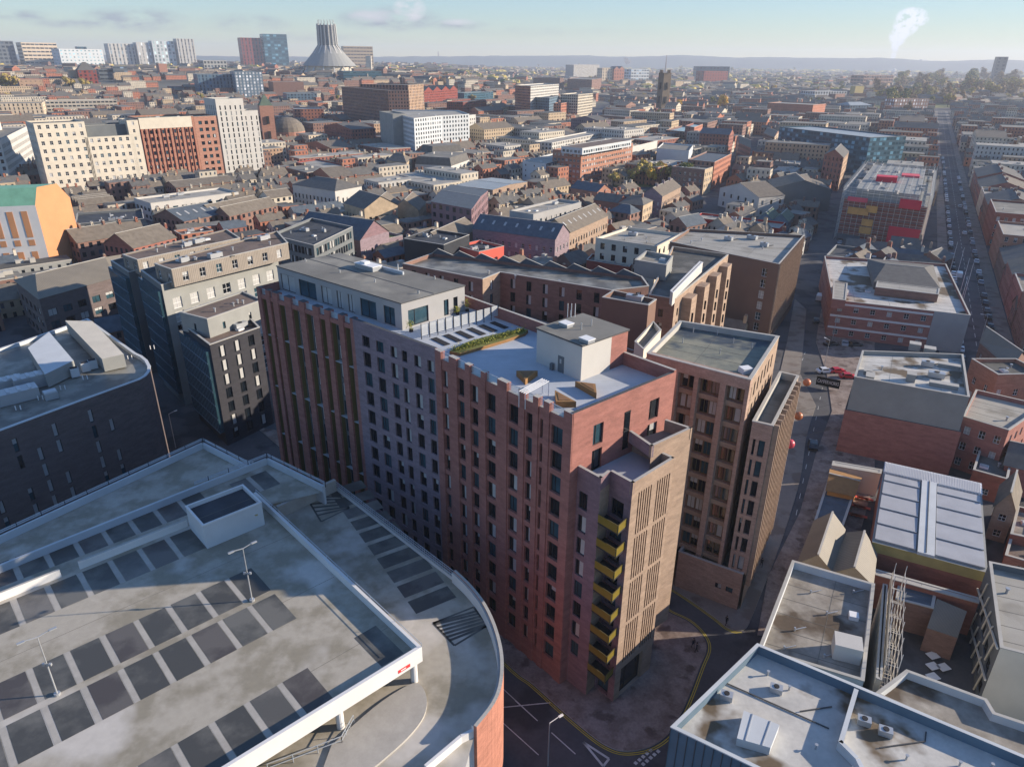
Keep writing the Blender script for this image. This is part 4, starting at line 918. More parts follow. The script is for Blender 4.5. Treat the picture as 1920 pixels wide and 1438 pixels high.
# wing toward the street
hw=31.2; Wp=[G(1411,789,hw),G(1450,798,hw),G(1498,704,hw),G(1462,696,hw)]
wg=empty('apartment_wing',(*((Wp[0]+Wp[2])/2),0),'lower wing of the mixed brick tower with tall cream fins along the street','building'); FOOT.append(Wp)
wb=MB(); wn=[]
facade(wb,wn,Wp[0],Wp[1],6.5,hw,cols_px(Wp[0],Wp[1],29,[(1413,1418),(1424,1436)]),[(z-2.0,z+.5) for z in [8.9+3.2*k for k in range(7)]],.4,0)
d23,n23=unitn(Wp[1],Wp[2]); LW=(Wp[2]-Wp[1]).length
facade(wb,wn,Wp[1],Wp[2],0,hw,[(1.0+k*3.6,2.1+k*3.6) for k in range(int((LW-1)/3.6))],[(z-2.0,z+.4) for z in [5.7+3.2*k for k in range(8)]],.6,1)
facade(wb,wn,Wp[2],Wp[3],0,hw); facade(wb,wn,Wp[3],Wp[0],0,hw); wb.build('wall',['mixed_brick','buff_brick'],wg); place_windows(wn,wg,100); flat_top(wg,Wp,hw,'felt_dark','coping',1.1,.35)
for k in range(int(LW/1.8)):
    p=Wp[1]+d23*(k*1.8+.2); b=MB(); b.prism([p+n23*.02,p+n23*.75,p+d23*.35+n23*.75,p+d23*.35+n23*.02],4.5,hw,0,0,True); b.build('fin','buff_brick',wg)
# podium
hp_=6.8; Pp=[G(1273,1033,hp_),G(1393,1076,hp_)]; dpp,npp=unitn(*Pp); Pp+= [Pp[1]-npp*7,Pp[0]-npp*7]
pd=empty('podium',(*((Pp[0]+Pp[2])/2),0),'low speckled brick podium with two small openings below the tower, by the yellow lines','building'); FOOT.append(Pp)
wb=MB(); wn=[]; facade(wb,wn,Pp[0],Pp[1],0,hp_,cols_px(Pp[0],Pp[1],3,[(1340,1352),(1360,1373)]),[(2.6,3.6)],.3,0)
for i in (1,2,3): facade(wb,wn,Pp[i],Pp[(i+1)%4],0,hp_)
wb.build('wall','mixed_brick',pd); place_windows(wn,pd); flat_top(pd,Pp,hp_,'felt_dark','coping',1.0,.3)
# inflatable balls strung over the street
for px,r_b,m,lab,z in (((1513,717),.8,'ball_orange','orange ball above the street, furthest of three',14.5),((1497,780),.8,'ball_brown','brownish orange ball half hidden by the cream fins, middle of three',14.5),((1481,832),.85,'ball_red','pink red ball above the street, nearest of three',14.5)):
    q=G(*px,z); b=MB(); b.sphere((q.x,q.y,z),r_b,18,12); o=b.build('hanging_ball',m,org=(q.x,q.y,z),smooth=True); tag(o,lab,'ball','coloured balls hung over the street')
    b=MB(); b.beam((q.x-9,q.y-2,z+1.6),(q.x,q.y,z+r_b),.03); b.beam((q.x,q.y,z+r_b),(q.x+9,q.y+3,z+1.6),.03); b.build('cable','frame_dark',o,org=(q.x,q.y,z))
# ------------------------------------------------------------------ student blocks behind
n1=bld('student_block','long flat roofed brown brick block with a zigzag back parapet, behind the main roof','building',[(755,494),(905,523),(938,510),(1147,544),(1217,536),(1204,518),(812,474)],h=30,wall='brown_brick',rmat='roof_wet',win=(4.2,1.3,2.3,3.2,'dark'),walls={1:'buff_brick',4:'buff_brick'},blinds=.5,vents=4)
b=MB(); a,c=n1.P[-1],n1.P[-2] if False else n1.P[5]
a,c=n1.P[5],n1.P[6]; d,n=unitn(a,c); L=(c-a).length; N=9
for k in range(N):
    u=k*L/N; w=L/N; p,q,m_=a+d*u-n*.5,a+d*(u+w)-n*.5,a+d*(u+w*.72)-n*.5
    for o1 in (0,.15): b.face([(*(p+n*o1),29.9),(*(q+n*o1),29.9),(*(m_+n*o1),31.3)][::(1 if o1 else -1)],0)
    b.beam((*p,30),(*m_,31.35),.3,.12,1); b.beam((*m_,31.35),(*q,30),.3,.12,1)
b.build('zigzag_parapet',['slate_blue','coping'],n1.root)
bld('stair_block','brown windowless stair block with a skylight, jutting from the long student block','building',[(1129,557),(1216,572),(1231,561),(1150,544)],h=30.6,wall='brown_clad',rmat='felt',win=None,vents=1)
bld('courtyard_block','low flat roofed block between the main block and the student block','building',[(960,640),(1110,690),(1200,660),(930,575)],h=22,wall='brown_brick',rmat='felt',win=None,vents=3)
bld('courtyard_block','narrow low cream block with tall windows tucked behind the mossy roofed tower','building',[(1207,655),(1240,618),(1225,602),(1190,640)],h=27.5,wall='cream_render',rmat='felt',win=(2.5,.8,1.8,3.2,'dark'),vents=0)
n2=bld('student_block','flat roofed block with projecting cream window boxes along its lit side','building',[(1217,552),(1266,560),(1366,477),(1261,462)],h=28,wall='buff_brick',rmat='felt_dark',win=(4,1.1,1.8,3.2,'dark'),walls={0:'brown_brick'},vents=2)
a,c=n2.P[1],n2.P[2]; d,n=unitn(a,c); L=(c-a).length
for k in range(4):
    u=L*(.12+k*.23); b=MB(); b.prism([a+d*u+n*.02,a+d*u+n*2.2,a+d*(u+4.2)+n*2.2,a+d*(u+4.2)+n*.02],3,26.8+(0),0,0,True)
    for z in range(6): b.beam((*(a+d*(u+1.2)+n*2.22),5+z*3.2),(*(a+d*(u+1.2)+n*2.22),7.2+z*3.2),.8,.05,1)
    b.build('window_box',['buff_brick','glass'],n2.root)
bld('plant_room','grey rooftop plant room on the block with window boxes','building',[(1190,487),(1250,497),(1262,480),(1212,470)],h=31,base=27.0,wall='grey_clad',rmat='felt_light',win=None,vents=1); FOOT.pop()
bld('plant_room','long pale rooftop wall around plant on the block with window boxes','building',[(1257,545),(1262,549),(1318,492),(1312,490)],h=30,base=27.0,wall='white_render',rmat='felt_light',win=None,vents=0,par=.2,coping='white_paint'); FOOT.pop()
n3=bld('student_block','big brown block with a wide pale roof and gold edged windows facing the street','building',[(1256,453),(1461,495),(1508,441),(1292,429)],h=24.5,wall='brown_clad',rmat='felt_light',win=(3.4,1.4,2.2,3.2,'gold'),walls={1:'brown_clad'},wins={0:(14,1.6,2.3,3.2,'white')},vents=6,limit=100)
a,c=n3.P[1],n3.P[2]; d,n=unitn(a,c); L=(c-a).length
for k in range(int(L/1.7)):
    p=a+d*(k*1.7+.1); b=MB(); b.prism([p+n*.02,p+n*.5,p+d*.2+n*.5,p+d*.2+n*.02],3.5,24.5,0,0,True); b.build('fin','buff_brick',n3.root)
bld('office_block','cream rendered three storey block with dark framed windows and vents on its roof','building',[(1117,446),(1231,462),(1277,438),(1177,426)],yb=545,wall='cream_render',rmat='felt_light',win=(4.2,1.6,2.2,3.6,'dark'),vents=4)
bld('house','red brick flat roofed range with white windows behind the zigzag parapet','building',[(1100,487),(1180,500),(1190,488),(1110,476)],h=12,wall='deep_red_brick',rmat='felt_dark',win=(3,1.2,1.6,3.2,'white'))
# ------------------------------------------------------------------ right hand side
r16=bld('warehouse','red brick building with white bands and white windows around a stained flat roof','building',[(1562,562),(1820,591),(1774,495),(1546,480)],h=11.4,wall='red_brick',rmat='roof_stained',win=(4.4,1.3,1.5,3.6,'white'),vents=5,walls={},blinds=.5)
a,c=r16.P[0],r16.P[1]; d,n=unitn(a,c)
for z in (10.0,6.4,2.8): b=MB(); b.prism([a+n*.06,c-d*9+n*.06,c-d*9-n*.02,a-n*.02],z,z+.6,0,0,True); b.build('white_band','white_paint',r16.root)
b=MB(); b.prism([c-d*8.9+n*.08,c+n*.08,c-n*.02,c-d*8.9-n*.02],0,11.3,0,0); b.build('cement_panel','grey_render',r16.root)
bld('roof_hall','grey slated roof hall rising from the stained flat roof of the red brick building','building',[(1640,528),(1762,542),(1748,497),(1628,486)],h=13.0,base=10.6,wall='slate_clad',roof='hip',rise=2.4,hip=.2,rmat='slate',win=None); FOOT.pop()
bld('roof_hut','long low brick rooftop structure with pale top on the red brick building','building',[(1642,538),(1760,552),(1762,541),(1645,527)],h=13.2,base=10.7,wall='brown_brick',rmat='felt_light',win=None,par=.1,vents=0); FOOT.pop()
bld('roof_hut','small square red brick rooftop hut at the left end of the red brick building','building',[(1561,560),(1586,563),(1589,531),(1563,527)],h=13.4,base=10.7,wall='red_brick',rmat='felt_light',win=None,par=.1,vents=0); FOOT.pop()
for i,px in enumerate(((1785,494),(1797,506),(1806,528),(1813,538),(1802,565))):
    q=G(*px,8); b=MB(); b.cyl((q.x,q.y,0),.09,16,6,r2=.05); tag(b.build('flagpole','frame_white',org=(q.x,q.y,0)),('farthest','second farthest','middle','second nearest','nearest')[i]+' of five bare white flagpoles beside the long street','flagpole','bare flagpoles along the street')
r17=bld('warehouse','large box with grey cladding above red brick and a patched flat roof with small pillars','building',[(1602,706),(1818,744),(1806,664),(1617,657)],h=17.2,wall='grey_clad',rmat='roof_stained',win=None,vents=3)
w_=inset(r17.P,-.35); b=MB(); b.prism(w_,0,9.8,0,1); b.build('brick_base',['red_brick','coping_dark'],r17.root)
for px,s in (((1708,708),(1.6,1.8,1.6)),((1715,640+10),(2.2,2,1.5)),((1743,657),(2.2,2,1.3)),((1628,693),(1.5,3,.8)),((1632,703),(1.5,3,.8)),((1770,720),(5,1.4,.8)),((1780,684),(4,1.4,.8))):
    q=G(*px,17); b=MB(); b.box((q.x,q.y,16.3),s,-.48,0); b.box((q.x,q.y,16.3+s[2]),(s[0]+.15,s[1]+.15,.1),-.48,1); b.build('roof_block',['grey_clad','coping'],r17.root)
bld('brick_house','red brick wing with white sash windows and pale flat roof, right of the clad box','building',[(1806,780),(1892,806),(1960,760),(1830,730)],h=11.5,wall='red_brick',rmat='felt_light',win=(2.6,1.1,1.7,3.5,'white'),vents=1)
bld('brick_house','orange brick building with grey roof and raised box, at the right edge','building',[(1822,672),(1872,702),(1960,700),(1905,672)],h=13,wall='orange_brick',rmat='felt_dark',win=(4,1.2,1.6,3.4,'white'),vents=3)
# market hall with the ribbed metal roof
mz=8.0; Mp=[G(*p,mz) for p in ((1637,1015),(1850,1072),(1873,902),(1660,870))]; Mp[2]=Mp[1]+Mp[3]-Mp[0]; FOOT.append(Mp)
mh=empty('market_hall',(*((Mp[0]+Mp[2])/2),0),'shed with a ribbed silver roof, pale central gutter and yellow wall, on the right','shed')
b=MB(); 
for i in range(4): a,c=Mp[i],Mp[(i+1)%4]; b.face([(*a,0),(*c,0),(*c,mz-1.8),(*a,mz-1.8)],0); b.face([(*a,mz-1.8),(*c,mz-1.8),(*c,mz),(*a,mz)],1)
b.build('wall',['old_brick','yellow_clad'],mh)
b=MB(); b.face([(p.x,p.y,mz+.003) for p in inset(Mp,-.15)],0); b.build('roof','grey_clad',mh)
rbm=MB(); gt=MB()
for side,(s0_,s1_) in enumerate(((.015,.38),(.56,.985))):
    nr=14
    for k in range(nr):
        s=s0_+(s1_-s0_)*(k+.5)/nr
        for t0,t1 in ((.02,.19),(.205,.375),(.39,.56),(.575,.74),(.755,.84)):
            p,q=at4(Mp,s,t0),at4(Mp,s,t1); rbm.beam((*p,mz+.18),(*q,mz+.1),.5,.26)
    for t in (.197,.383,.567,.747): p,q=at4(Mp,s0_,t),at4(Mp,s1_,t); gt.beam((*p,mz+.35),(*q,mz+.35),.16,.12)
o=rbm.build('roof_ribs','ribbed',mh); o['kind']='stuff'; gt.build('purlins','metal',mh)
b=MB(); b.prism([at4(Mp,.4,-.01),at4(Mp,.55,-.01),at4(Mp,.55,.86),at4(Mp,.4,.86)],mz+.01,mz+.5,0,0); b.beam((*at4(Mp,.475,0),mz+.55),(*at4(Mp,.475,.86),mz+.55),.1,.1,1); b.build('central_gutter',['pale_clad','coping_dark'],mh)
b=MB(); p=[at4(Mp,-.01,.86),at4(Mp,1.01,.86),at4(Mp,1.01,1.01),at4(Mp,-.01,1.01)]; b.prism(p,mz+.02,mz+.35,0,0)
for k in range(60): a_1,a_2=at4(Mp,(k+.3)/60,.86),at4(Mp,(k+.3)/60,1.0); b.beam((*a_1,mz+.4),(*a_2,mz+.4),.1,.1,1)
b.build('canopy_roof',['ribbed','white_paint'],mh)
# foreground roofs, bottom right
hr=12.5
ra=bld('office_block','flat roofed block with a worn brown roof, pale parapet and small white hut, lower right','building',[(1422,1216),(1620,1276),(1640,1094),(1486,1050)],h=hr,wall='pale_clad',rmat='roof_worn',win=None,coping='coping',vents=0,par=1.1)
for px,s,m in (((1588,1215),(3.0,2.4,2.2),'white_render'),((1603,1146),(1.1,1.1,.6),'frame_white')):
    q=G(*px,hr); b=MB(); b.box((q.x,q.y,hr-1.05),s,-.35); b.build('roof_hut',m,ra.root)
hr2=13.2
rbp=bld('office_block','wide white grey roof with brown puddle stains and blue shaded panel walls, bottom right corner','building',[(1258,1362),(1465,1462),(1930,1720),(2150,1560),(1925,1418),(1420,1206)],h=hr2,wall='blue_clad',rmat='roof_stained',win=None,coping='pale_clad',vents=0,par=1.2)
d_p=MB(); a,c=G(1601,1292,hr2-.2),G(1571,1392,hr2-.2); par(d_p,a,c,hr2-1.15,hr2+.0,.45); c2x=G(1603,1424,hr2-.2); par(d_p,c,c2x,hr2-1.15,hr2,.45); par(d_p,c2x,G(1640,1500,hr2-.2),hr2-1.15,hr2,.45); d_p.build('divider_wall','pale_clad',rbp.root)
b=MB(); q=[G(*p,hr2) for p in ((1395,1330),(1462,1357),(1445,1400),(1382,1382))]; b.prism(q[::-1] if sum(q[i].x*q[(i+1)%4].y-q[(i+1)%4].x*q[i].y for i in range(4))<0 else q,hr2-1.15,hr2-.1,0,0)
for k in range(2): p_,w_2=q[0]+(q[1]-q[0])*((k+.5)/2),q[3]+(q[2]-q[3])*((k+.5)/2); b.beam((*p_,hr2-.06),(*w_2,hr2-.06),.08,.06,1)
b.build('roof_hatch',['pale_clad','metal'],rbp.root)
for i_,(x_,y_) in enumerate(((1362,1305),(1480,1290),(1530,1400),(1660,1372),(1700,1420),(1800,1432),(1620,1352),(1440,1262),(1860,1436),(1455,1292))):
    w_3=G(x_,y_,hr2-.9); b=MB()
    if i_%3==0: b.box((w_3.x,w_3.y,hr2-1.15),(1.3,.9,.7),-.4,0); b.cyl((w_3.x,w_3.y,hr2-.45),.3,.08,10,mi=1); b.build('air_handler',['metal','frame_dark'],rbp.root)
    else: b.cyl((w_3.x,w_3.y,hr2-1.15),.1,.55,8); b.cyl((w_3.x,w_3.y,hr2-.6),.18,.08,8); b.build('roof_vent','metal',rbp.root)
for x_,y_ in ((1520,1110),(1550,1150),(1490,1180),(1600,1110),(1545,1230),(1470,1215)):
    w_3=G(x_,y_,hr-.9); b=MB(); b.cyl((w_3.x,w_3.y,hr-1.05),.12,.5,8); b.beam((w_3.x,w_3.y,hr-.9),(w_3.x+1.6,w_3.y+.5,hr-.95),.09); b.build('roof_vent','metal',ra.root)
b=MB()
for p,q in (((1360,1278),(1555,1364)),((1500,1332),(1560,1323)),((1650,1400),(1735,1388)),((1735,1388),(1737,1370))): b.beam((*G(*p,hr2-1),hr2-1.1),(*G(*q,hr2-1),hr2-1.1),.12,.1)
b.build('roof_seams','coping_dark',rbp.root)
b=MB(); a,c=rbp.P[0],rbp.P[1]; d,n=unitn(a,c)
L=(c-a).length
for k in range(int(L/.9)): q=a+d*(k*.9)+n*.04; b.beam((*q,0),(*q,hr2-.2),.06,.08)
b.build('panel_joints','coping_dark',rbp.root)
rc_=bld('low_wing','lower flat roof wing with streaked brown surface, right of the divided white roof','building',[(1640,1300),(1960,1440),(2000,1380),(1865,1335),(1850,1310),(1700,1255)],h=11.8,wall='pale_clad',rmat='roof_worn',win=None,coping='coping',vents=0,par=1.0)
# scaffolded lit wall between
sc=empty('scaffold',(*G(1665,1170,10),0),'narrow steel scaffold along the sunlit end wall in the lower right yard','scaffold')
p0s,p1s=G(1655,1268,10),G(1668,1100,10); d,n=unitn(p1s,p0s); L=(p1s-p0s).length; b=MB()
for k in range(7):
    q=p1s+d*(L*k/6)
    for w in (0,-1.3): b.beam((*(q+n*w),0),(*(q+n*w),14),.07)
    for z in range(2,14,2): b.beam((*q,z),(*(q-n*1.3),z),.05)
for z in range(1,14,2):
    for w in (0,-1.3): b.beam((*(p1s-n*(-w)),z),(*(p0s-n*(-w)),z),.05)
b.build('tube_frame','scaffold',sc); b=MB(); b.prism([p1s+n*.1,p0s+n*.1,p0s+n*.14,p1s+n*.14],10.5,12.5,0,0,True); b.build('netting','cream_render',sc)
bld('end_wall','tall sunlit cream gable wall standing beside the scaffold','wall',[(1643,1270),(1653,1274),(1664,1096),(1656,1094)],h=11.5,wall='cream_render',roof='flat',rmat='cream_render',win=None,par=.1,vents=0)
# right edge block with diagonal braces
rr=bld('office_block','grey framed block with diagonal timber braces over its windows, at the right edge','building',[(1876,1213),(2060,1260),(2040,1090),(1855,1052)],yb=1330,wall='slate_clad',rmat='felt_light',win=(3.4,2.4,2.2,3.5,'dark'),walls={0:'cream_render'},wins={0:None},coping='coping',vents=1)
a,c=rr.P[3],rr.P[0]; d,n=unitn(a,c); L=(c-a).length; b=MB()
for z0_ in (0,5.2):
    b.beam((*(a+n*.25),z0_+.3),(*(c+n*.25),z0_+5.0),.22,.22)
    for k in range(1,6): q=a+d*(L*k/6)+n*.25; b.beam((*q,z0_+.4),(*(q+d*1.2),z0_+4.4),.16,.16)
b.build('brace','cream_render',rr.root)
b=bld('outbuilding','corrugated roofed outbuilding against the old brick yard wall','shed',[(1738,1177),(1795,1196),(1808,1160),(1752,1136)],h=4.0,wall='brown_brick',roof='none',win=None,vents=0)
m=MB(); m.face([(*b.P[0],4.02),(*b.P[1],4.02),(*b.P[2],5.4),(*b.P[3],5.4)],0,[(0,0),(8,0),(8,5),(0,5)]); m.build('roof','ribbed_buff',b.root)
bld('outbuilding','dark slate lean-to roof over the yard, next to the scaffold','shed',[(1680,1122),(1750,1140),(1757,1103),(1686,1084)],h=5.2,wall='brown_brick',rmat='slate_blue',roof='flat',win=None,vents=0,par=.05)
bld('yard_wall','long old brick wall between the market hall and the yard','wall',[(1636,1075),(1835,1130),(1838,1121),(1640,1066)],h=6.0,wall='old_brick',rmat='coping',win=None,vents=0,par=.05)
for i,px in enumerate(((1748,1210),(1748,1232),(1748,1252),(1748,1272),(1768,1254))):
    q=G(*px); b=MB(); b.box((q.x,q.y,.35),(1.5,1.2,.06),.3); b.box((q.x,q.y,0),(.12,.12,.35)); tag(b.build('yard_table','frame_white',org=(q.x,q.y,0)),f'white topped table in the lower right yard, {("topmost","second one down","third one down","lowest","off to the right")[i]}','table','white tables in the yard')
# pitched roof pair above the foreground roof
bld('workshop','small workshop with folded cream roof planes beside the street, above the worn brown roof','building',[(1500,1052),(1560,1068),(1582,990),(1530,975)],h=7,wall='sandstone',roof='gable',axis=1,rise=2.2,rmat='ribbed_buff',win=None)
bld('workshop','workshop with a lit ribbed cream roof and dark valley, left of the market hall','building',[(1562,1070),(1634,1092),(1642,1035),(1590,1000)],h=7,wall='sandstone',roof='gable',axis=1,rise=2.0,rmat='ribbed_buff',win=None)
# yard with a low blue roof and red benches
bld('yard_building','low flat blue grey roof beside the street, left of the market hall','building',[(1525,982),(1578,995),(1602,925),(1550,905)],h=3.5,wall='slate_clad',rmat='slate_blue',win=None,vents=0,par=.1)
bld('kiosk','small hut with a rusty brown roof and orange panels beside the street','kiosk',[(1552,918),(1600,928),(1612,895),(1560,880)],h=4.5,wall='ply',roof='gable',rise=1.2,rmat='timber',win=None)
bld('banner_wall','white wall with blue lettered panels below the big red brick gable','wall',[(1560,872),(1652,888),(1654,880),(1562,864)],h=5,wall='white_render',rmat='coping',win=None,vents=0,par=.05)
a,c=G(1572,875,4.8),G(1650,888,4.8); d,n=unitn(a,c); L=(c-a).length
for i,(u,w,z,hh) in enumerate(((.12,.1,3.0,1.2),(.26,.14,2.6,1.6),(.43,.12,2.8,1.3),(.58,.1,3.0,1.0),(.7,.1,2.2,1.4),(.82,.13,2.5,1.7))):
    b=MB(); p,q=a+d*L*u+n*.08,a+d*L*(u+w)+n*.08; b.face([(*p,z),(*q,z),(*q,z+hh),(*p,z+hh)],0); o=b.build('blue_panel','sign_blue',org=(*p,z)); tag(o,'blue painted panel on the white wall, '+('leftmost','second from left','third from left','third from right','second from right','rightmost')[i],'sign','blue panels on the white wall')
for i in range(9):
    q=G(1608+ (i%3)*9-(i//3)*6,935+(i//3)*16+(i%3)*2); b=MB(); b.box((q.x,q.y,0),(.25,.25,.4)); b.box((q.x,q.y,.4),(2.0,.7,.08),-.5); o=tag(b.build('picnic_bench','coral',org=(q.x,q.y,0)),('top','middle','bottom')[i//3]+' row '+('left','centre','right')[i%3]+' red picnic bench in the beer garden by the market hall','bench','red benches in the beer garden')
# black sign board and fence
sa,sb_=G(1532,707,2.6),G(1576,716,2.6); d,n=unitn(sa,sb_); Ls=(sb_-sa).length
sg=empty('sign_board',(*((sa+sb_)/2),0),'black sign board with white letters by the street entrance to the yard','sign')
b=MB(); b.prism([sa,sb_,sb_-n*.15,sa-n*.15],.6,2.9,0,0,True); b.build('board','sign_black',sg)
fc=bpy.data.curves.new('lettering','FONT'); fc.body='CAMPERWORKS'; fc.size=1.35; fc.extrude=.02; fc.align_x='CENTER'; fc.align_y='CENTER'; fc.materials.append(M('frame_white'))
fo=bpy.data.objects.new('lettering',fc); S.collection.objects.link(fo); fo.parent=sg; m_=(sa+sb_)/2+n*.03; fo.location=(m_.x-sg.location.x,m_.y-sg.location.y,1.75); fo.rotation_euler=(R(90),0,math.atan2(d.y,d.x)); 
bpy.context.view_layer.update(); wdt=fo.dimensions.x; sx=Ls*.9/max(wdt,.1)
nm=bpy.data.meshes.new_from_object(fo.evaluated_get(bpy.context.evaluated_depsgraph_get())); lo_=bpy.data.objects.new('lettering',nm); S.collection.objects.link(lo_); lo_.parent=sg; lo_.location=fo.location; lo_.rotation_euler=fo.rotation_euler; lo_.scale=(sx,1,1); bpy.data.objects.remove(fo)

# small buildings filling the right hand edge
for lab,px,kw in (('pinkish gable end house right of the ribbed metal roof',[(1868,945),(1905,955),(1915,915),(1880,905)],dict(h=7,wall='buff_brick',roof='gable',axis=1,rise=3,rmat='slate_brown')),
 ('small flat roof with junk and a blue pool like tarpaulin, right edge',[(1895,1000),(1950,1012),(1960,960),(1908,948)],dict(h=4.5,wall='old_brick',rmat='roof_worn')),
 ('orange brick outhouse at the right edge, above the braced block',[(1885,1040),(1955,1060),(1960,1020),(1895,1005)],dict(h=3.5,wall='orange_brick',rmat='felt_brown')),
 ('low brick yard range behind the clad box, right edge',[(1825,880),(1890,898),(1900,850),(1838,838)],dict(h=5.5,wall='old_brick',rmat='felt_dark')),
 ('slate roofed outhouse between the brick wing and the right edge',[(1885,870),(1960,888),(1960,840),(1895,828)],dict(h=6,wall='red_brick',roof='gable',rise=2.5,rmat='slate')),
 ('lit triangular cream roof behind the braced red brick corner',[(1838,640),(1895,690),(1925,670),(1850,625)],dict(h=8,wall='brown_brick',roof='gable',rise=3,rmat='ribbed_buff'))):
    bld('outbuilding',lab,'building',px,vents=kw.pop('vents',2 if 'roof' not in kw else 0),win=(3.5,1.1,1.3,3.2,'white'),**kw)
# ------------------------------------------------------------------ middle distance, placed one by one
def bb(name,label,px,**k): return bld(name,label,'building' if name not in('house','church') else name,px,**k)
# big row on the left
RL0,RL1=G(92,365),G(511,325); RD=(RL1-RL0).normalized()
def row_pt(x,ytop,sb=0.):
    nrm=Vector((-RD.y,RD.x)); z=35.; t=0.
    for _ in range(12):
        lo,hi=-150.,350.
        for _ in range(40):
            m=(lo+hi)/2; q=RL0+RD*m+nrm*sb
            if PR(q.x,q.y,z)[0]<x: lo=m
            else: hi=m
        q=RL0+RD*lo+nrm*sb; z=ZP(q,ytop)
    return q,z
def rowb(nm,lab,x0,x1,yt0,dep=22,sb=0.,**k):
    a,z=row_pt(x0,yt0,sb); c=a; lo,hi=0.,200.
    for _ in range(40):
        m=(lo+hi)/2; q=a+RD*m
        if PR(q.x,q.y,z)[0]<x1: lo=m
        else: hi=m
    c=a+RD*lo; n=Vector((-RD.y,RD.x)); return bb(nm,lab,None,world=[a,c,c+n*dep,a+n*dep],h=z,geo=True,**k)
rowb('office_block','cream office with rows of small dark windows, left of the long row',62,157.5,232,wall='cream_render',win=(4.2,1.7,2.2,4.4,'white'),vents=2,blinds=.15,rmat='felt_dark')
rowb('office_block','cream office with a recessed blue glass top storey, in the long row on the left',158,249,258,wall='cream_render',win=(4.0,1.7,2.2,4.4,'white'),blinds=.15,vents=5,rmat='felt_dark')
rowb('roof_storey','dark glazed recessed top storey on the cream office of the long row',160,236,236,dep=14,sb=4.,wall='slate_clad',win=(2.6,2.0,2.2,9,'blue'),blinds=.1,rmat='felt_dark')
rowb('office_block','cream topped block rising between the glazed storey and the brick office',237,258,226,wall='cream_render',win=(4.0,1.3,2.0,4.4,'white'),blinds=.15,vents=0,rmat='felt_dark',dep=18)
rowb('office_block','brick office with a cream top storey and tall ribs, middle of the long row',259,362,222,wall='orange_brick',win=(3.6,1.8,2.2,4.2,'dark'),blinds=.15,vents=4,rmat='slate_green')
rowb('office_block','narrow orange brick office with paired windows beside the grey and white tower',362.5,407,219,wall='terra',win=(4.0,2.2,2.2,4.2,'dark'),blinds=.15,rmat='slate_green',vents=1)
rowb('tower_block','slim grey and white tower with scattered narrow windows, right end of the long row',403,455,186,dep=20,sb=-.6,wall='white_render',win=(3.4,.9,2.6,3.5,'dark'),blinds=.1)
rowb('tower_block','white narrow wing with slit windows attached to the slim tower',455.5,483,208,dep=16,sb=-.5,wall='white_render',win=(3.8,.8,2.6,3.5,'dark'),blinds=.1)
a_,z_=row_pt(259,222); c_q,zz_=row_pt(362,222); n=Vector((RD.y,-RD.x)); b=MB(); e_q=a_+RD*((c_q-a_).length*.96)
b.prism([a_+n*.15,e_q+n*.15,e_q-n*.05,a_-n*.05],z_-6.5,z_-.1,0,0,True)
for k in range(14): q=a_+RD*((e_q-a_).length*k/13)+n*.25; b.beam((*q,3),(*q,z_-6.6),.5,.3,1)
tag(b.build('facade_ribs',['cream_render','deep_red_brick'],org=(a_.x,a_.y,0)),'cream top band and dark ribs on the brick office of the long row','facade')
w2=bb('office_block','white corner block with a stepped top and brick base, at the left edge',[(0,262),(50,237)],dep=24,yb=362,wall='white_render',win=(3.4,1.6,2.2,4.0,'dark'),geo=True,blinds=.1)
bb('office_block','cream slab with a blank end and stepped roof behind the white corner block',[(-70,240),(0,228)],dep=24,yb=350,wall='cream_render',win=None,geo=True)
# orange hotel block
ob_=bb('hotel','white fronted block with orange panels and a sheer orange end wall, left edge',[(-90,392),(66,385),(131,371)],yb=520,wall='orange_render',walls={0:'white_paint',3:'orange_render'},win=None,roof='none',geo=True)
P=ob_.P; h=ob_.h; wbx=MB(); rfx=MB(); prof=((0,0),(.16,6.0),(.72,6.0),(1,0))
def pp(s,t,z): q=at4(P,s,t); return (q.x,q.y,h+z)
wbx.face([pp(1,t,z) for t,z in prof],0); wbx.face([pp(0,t,z) for t,z in prof][::-1],0)
for (t0,z0_),(t1,z1_) in zip(prof[:-1],prof[1:]): rfx.face([pp(-.0,t0,z0_),pp(1.0,t0,z0_),pp(1.0,t1,z1_),pp(0,t1,z1_)],0,[(0,0),(40,0),(40,8),(0,8)])
wbx.build('gable_end','orange_render',ob_.root); rfx.build('roof','copper',ob_.root)
a,c=P[0],P[1]; d,n=unitn(a,c); L=(c-a).length
for k in range(8):
    u=L-3.2-k*4.6
    for z0_,z1_ in ((h-11.5,h-2.0),(h-14.6,h-12.4),(h-19.6,h-16.8),(h-24.3,h-21.2)):
        b=MB(); q=a+d*u+n*.12; e=a+d*(u-2.0)+n*.12; b.prism([e,q,q-n*.14,e-n*.14],z0_,z1_,0,0,True); b.build('orange_panel','orange_render',ob_.root)
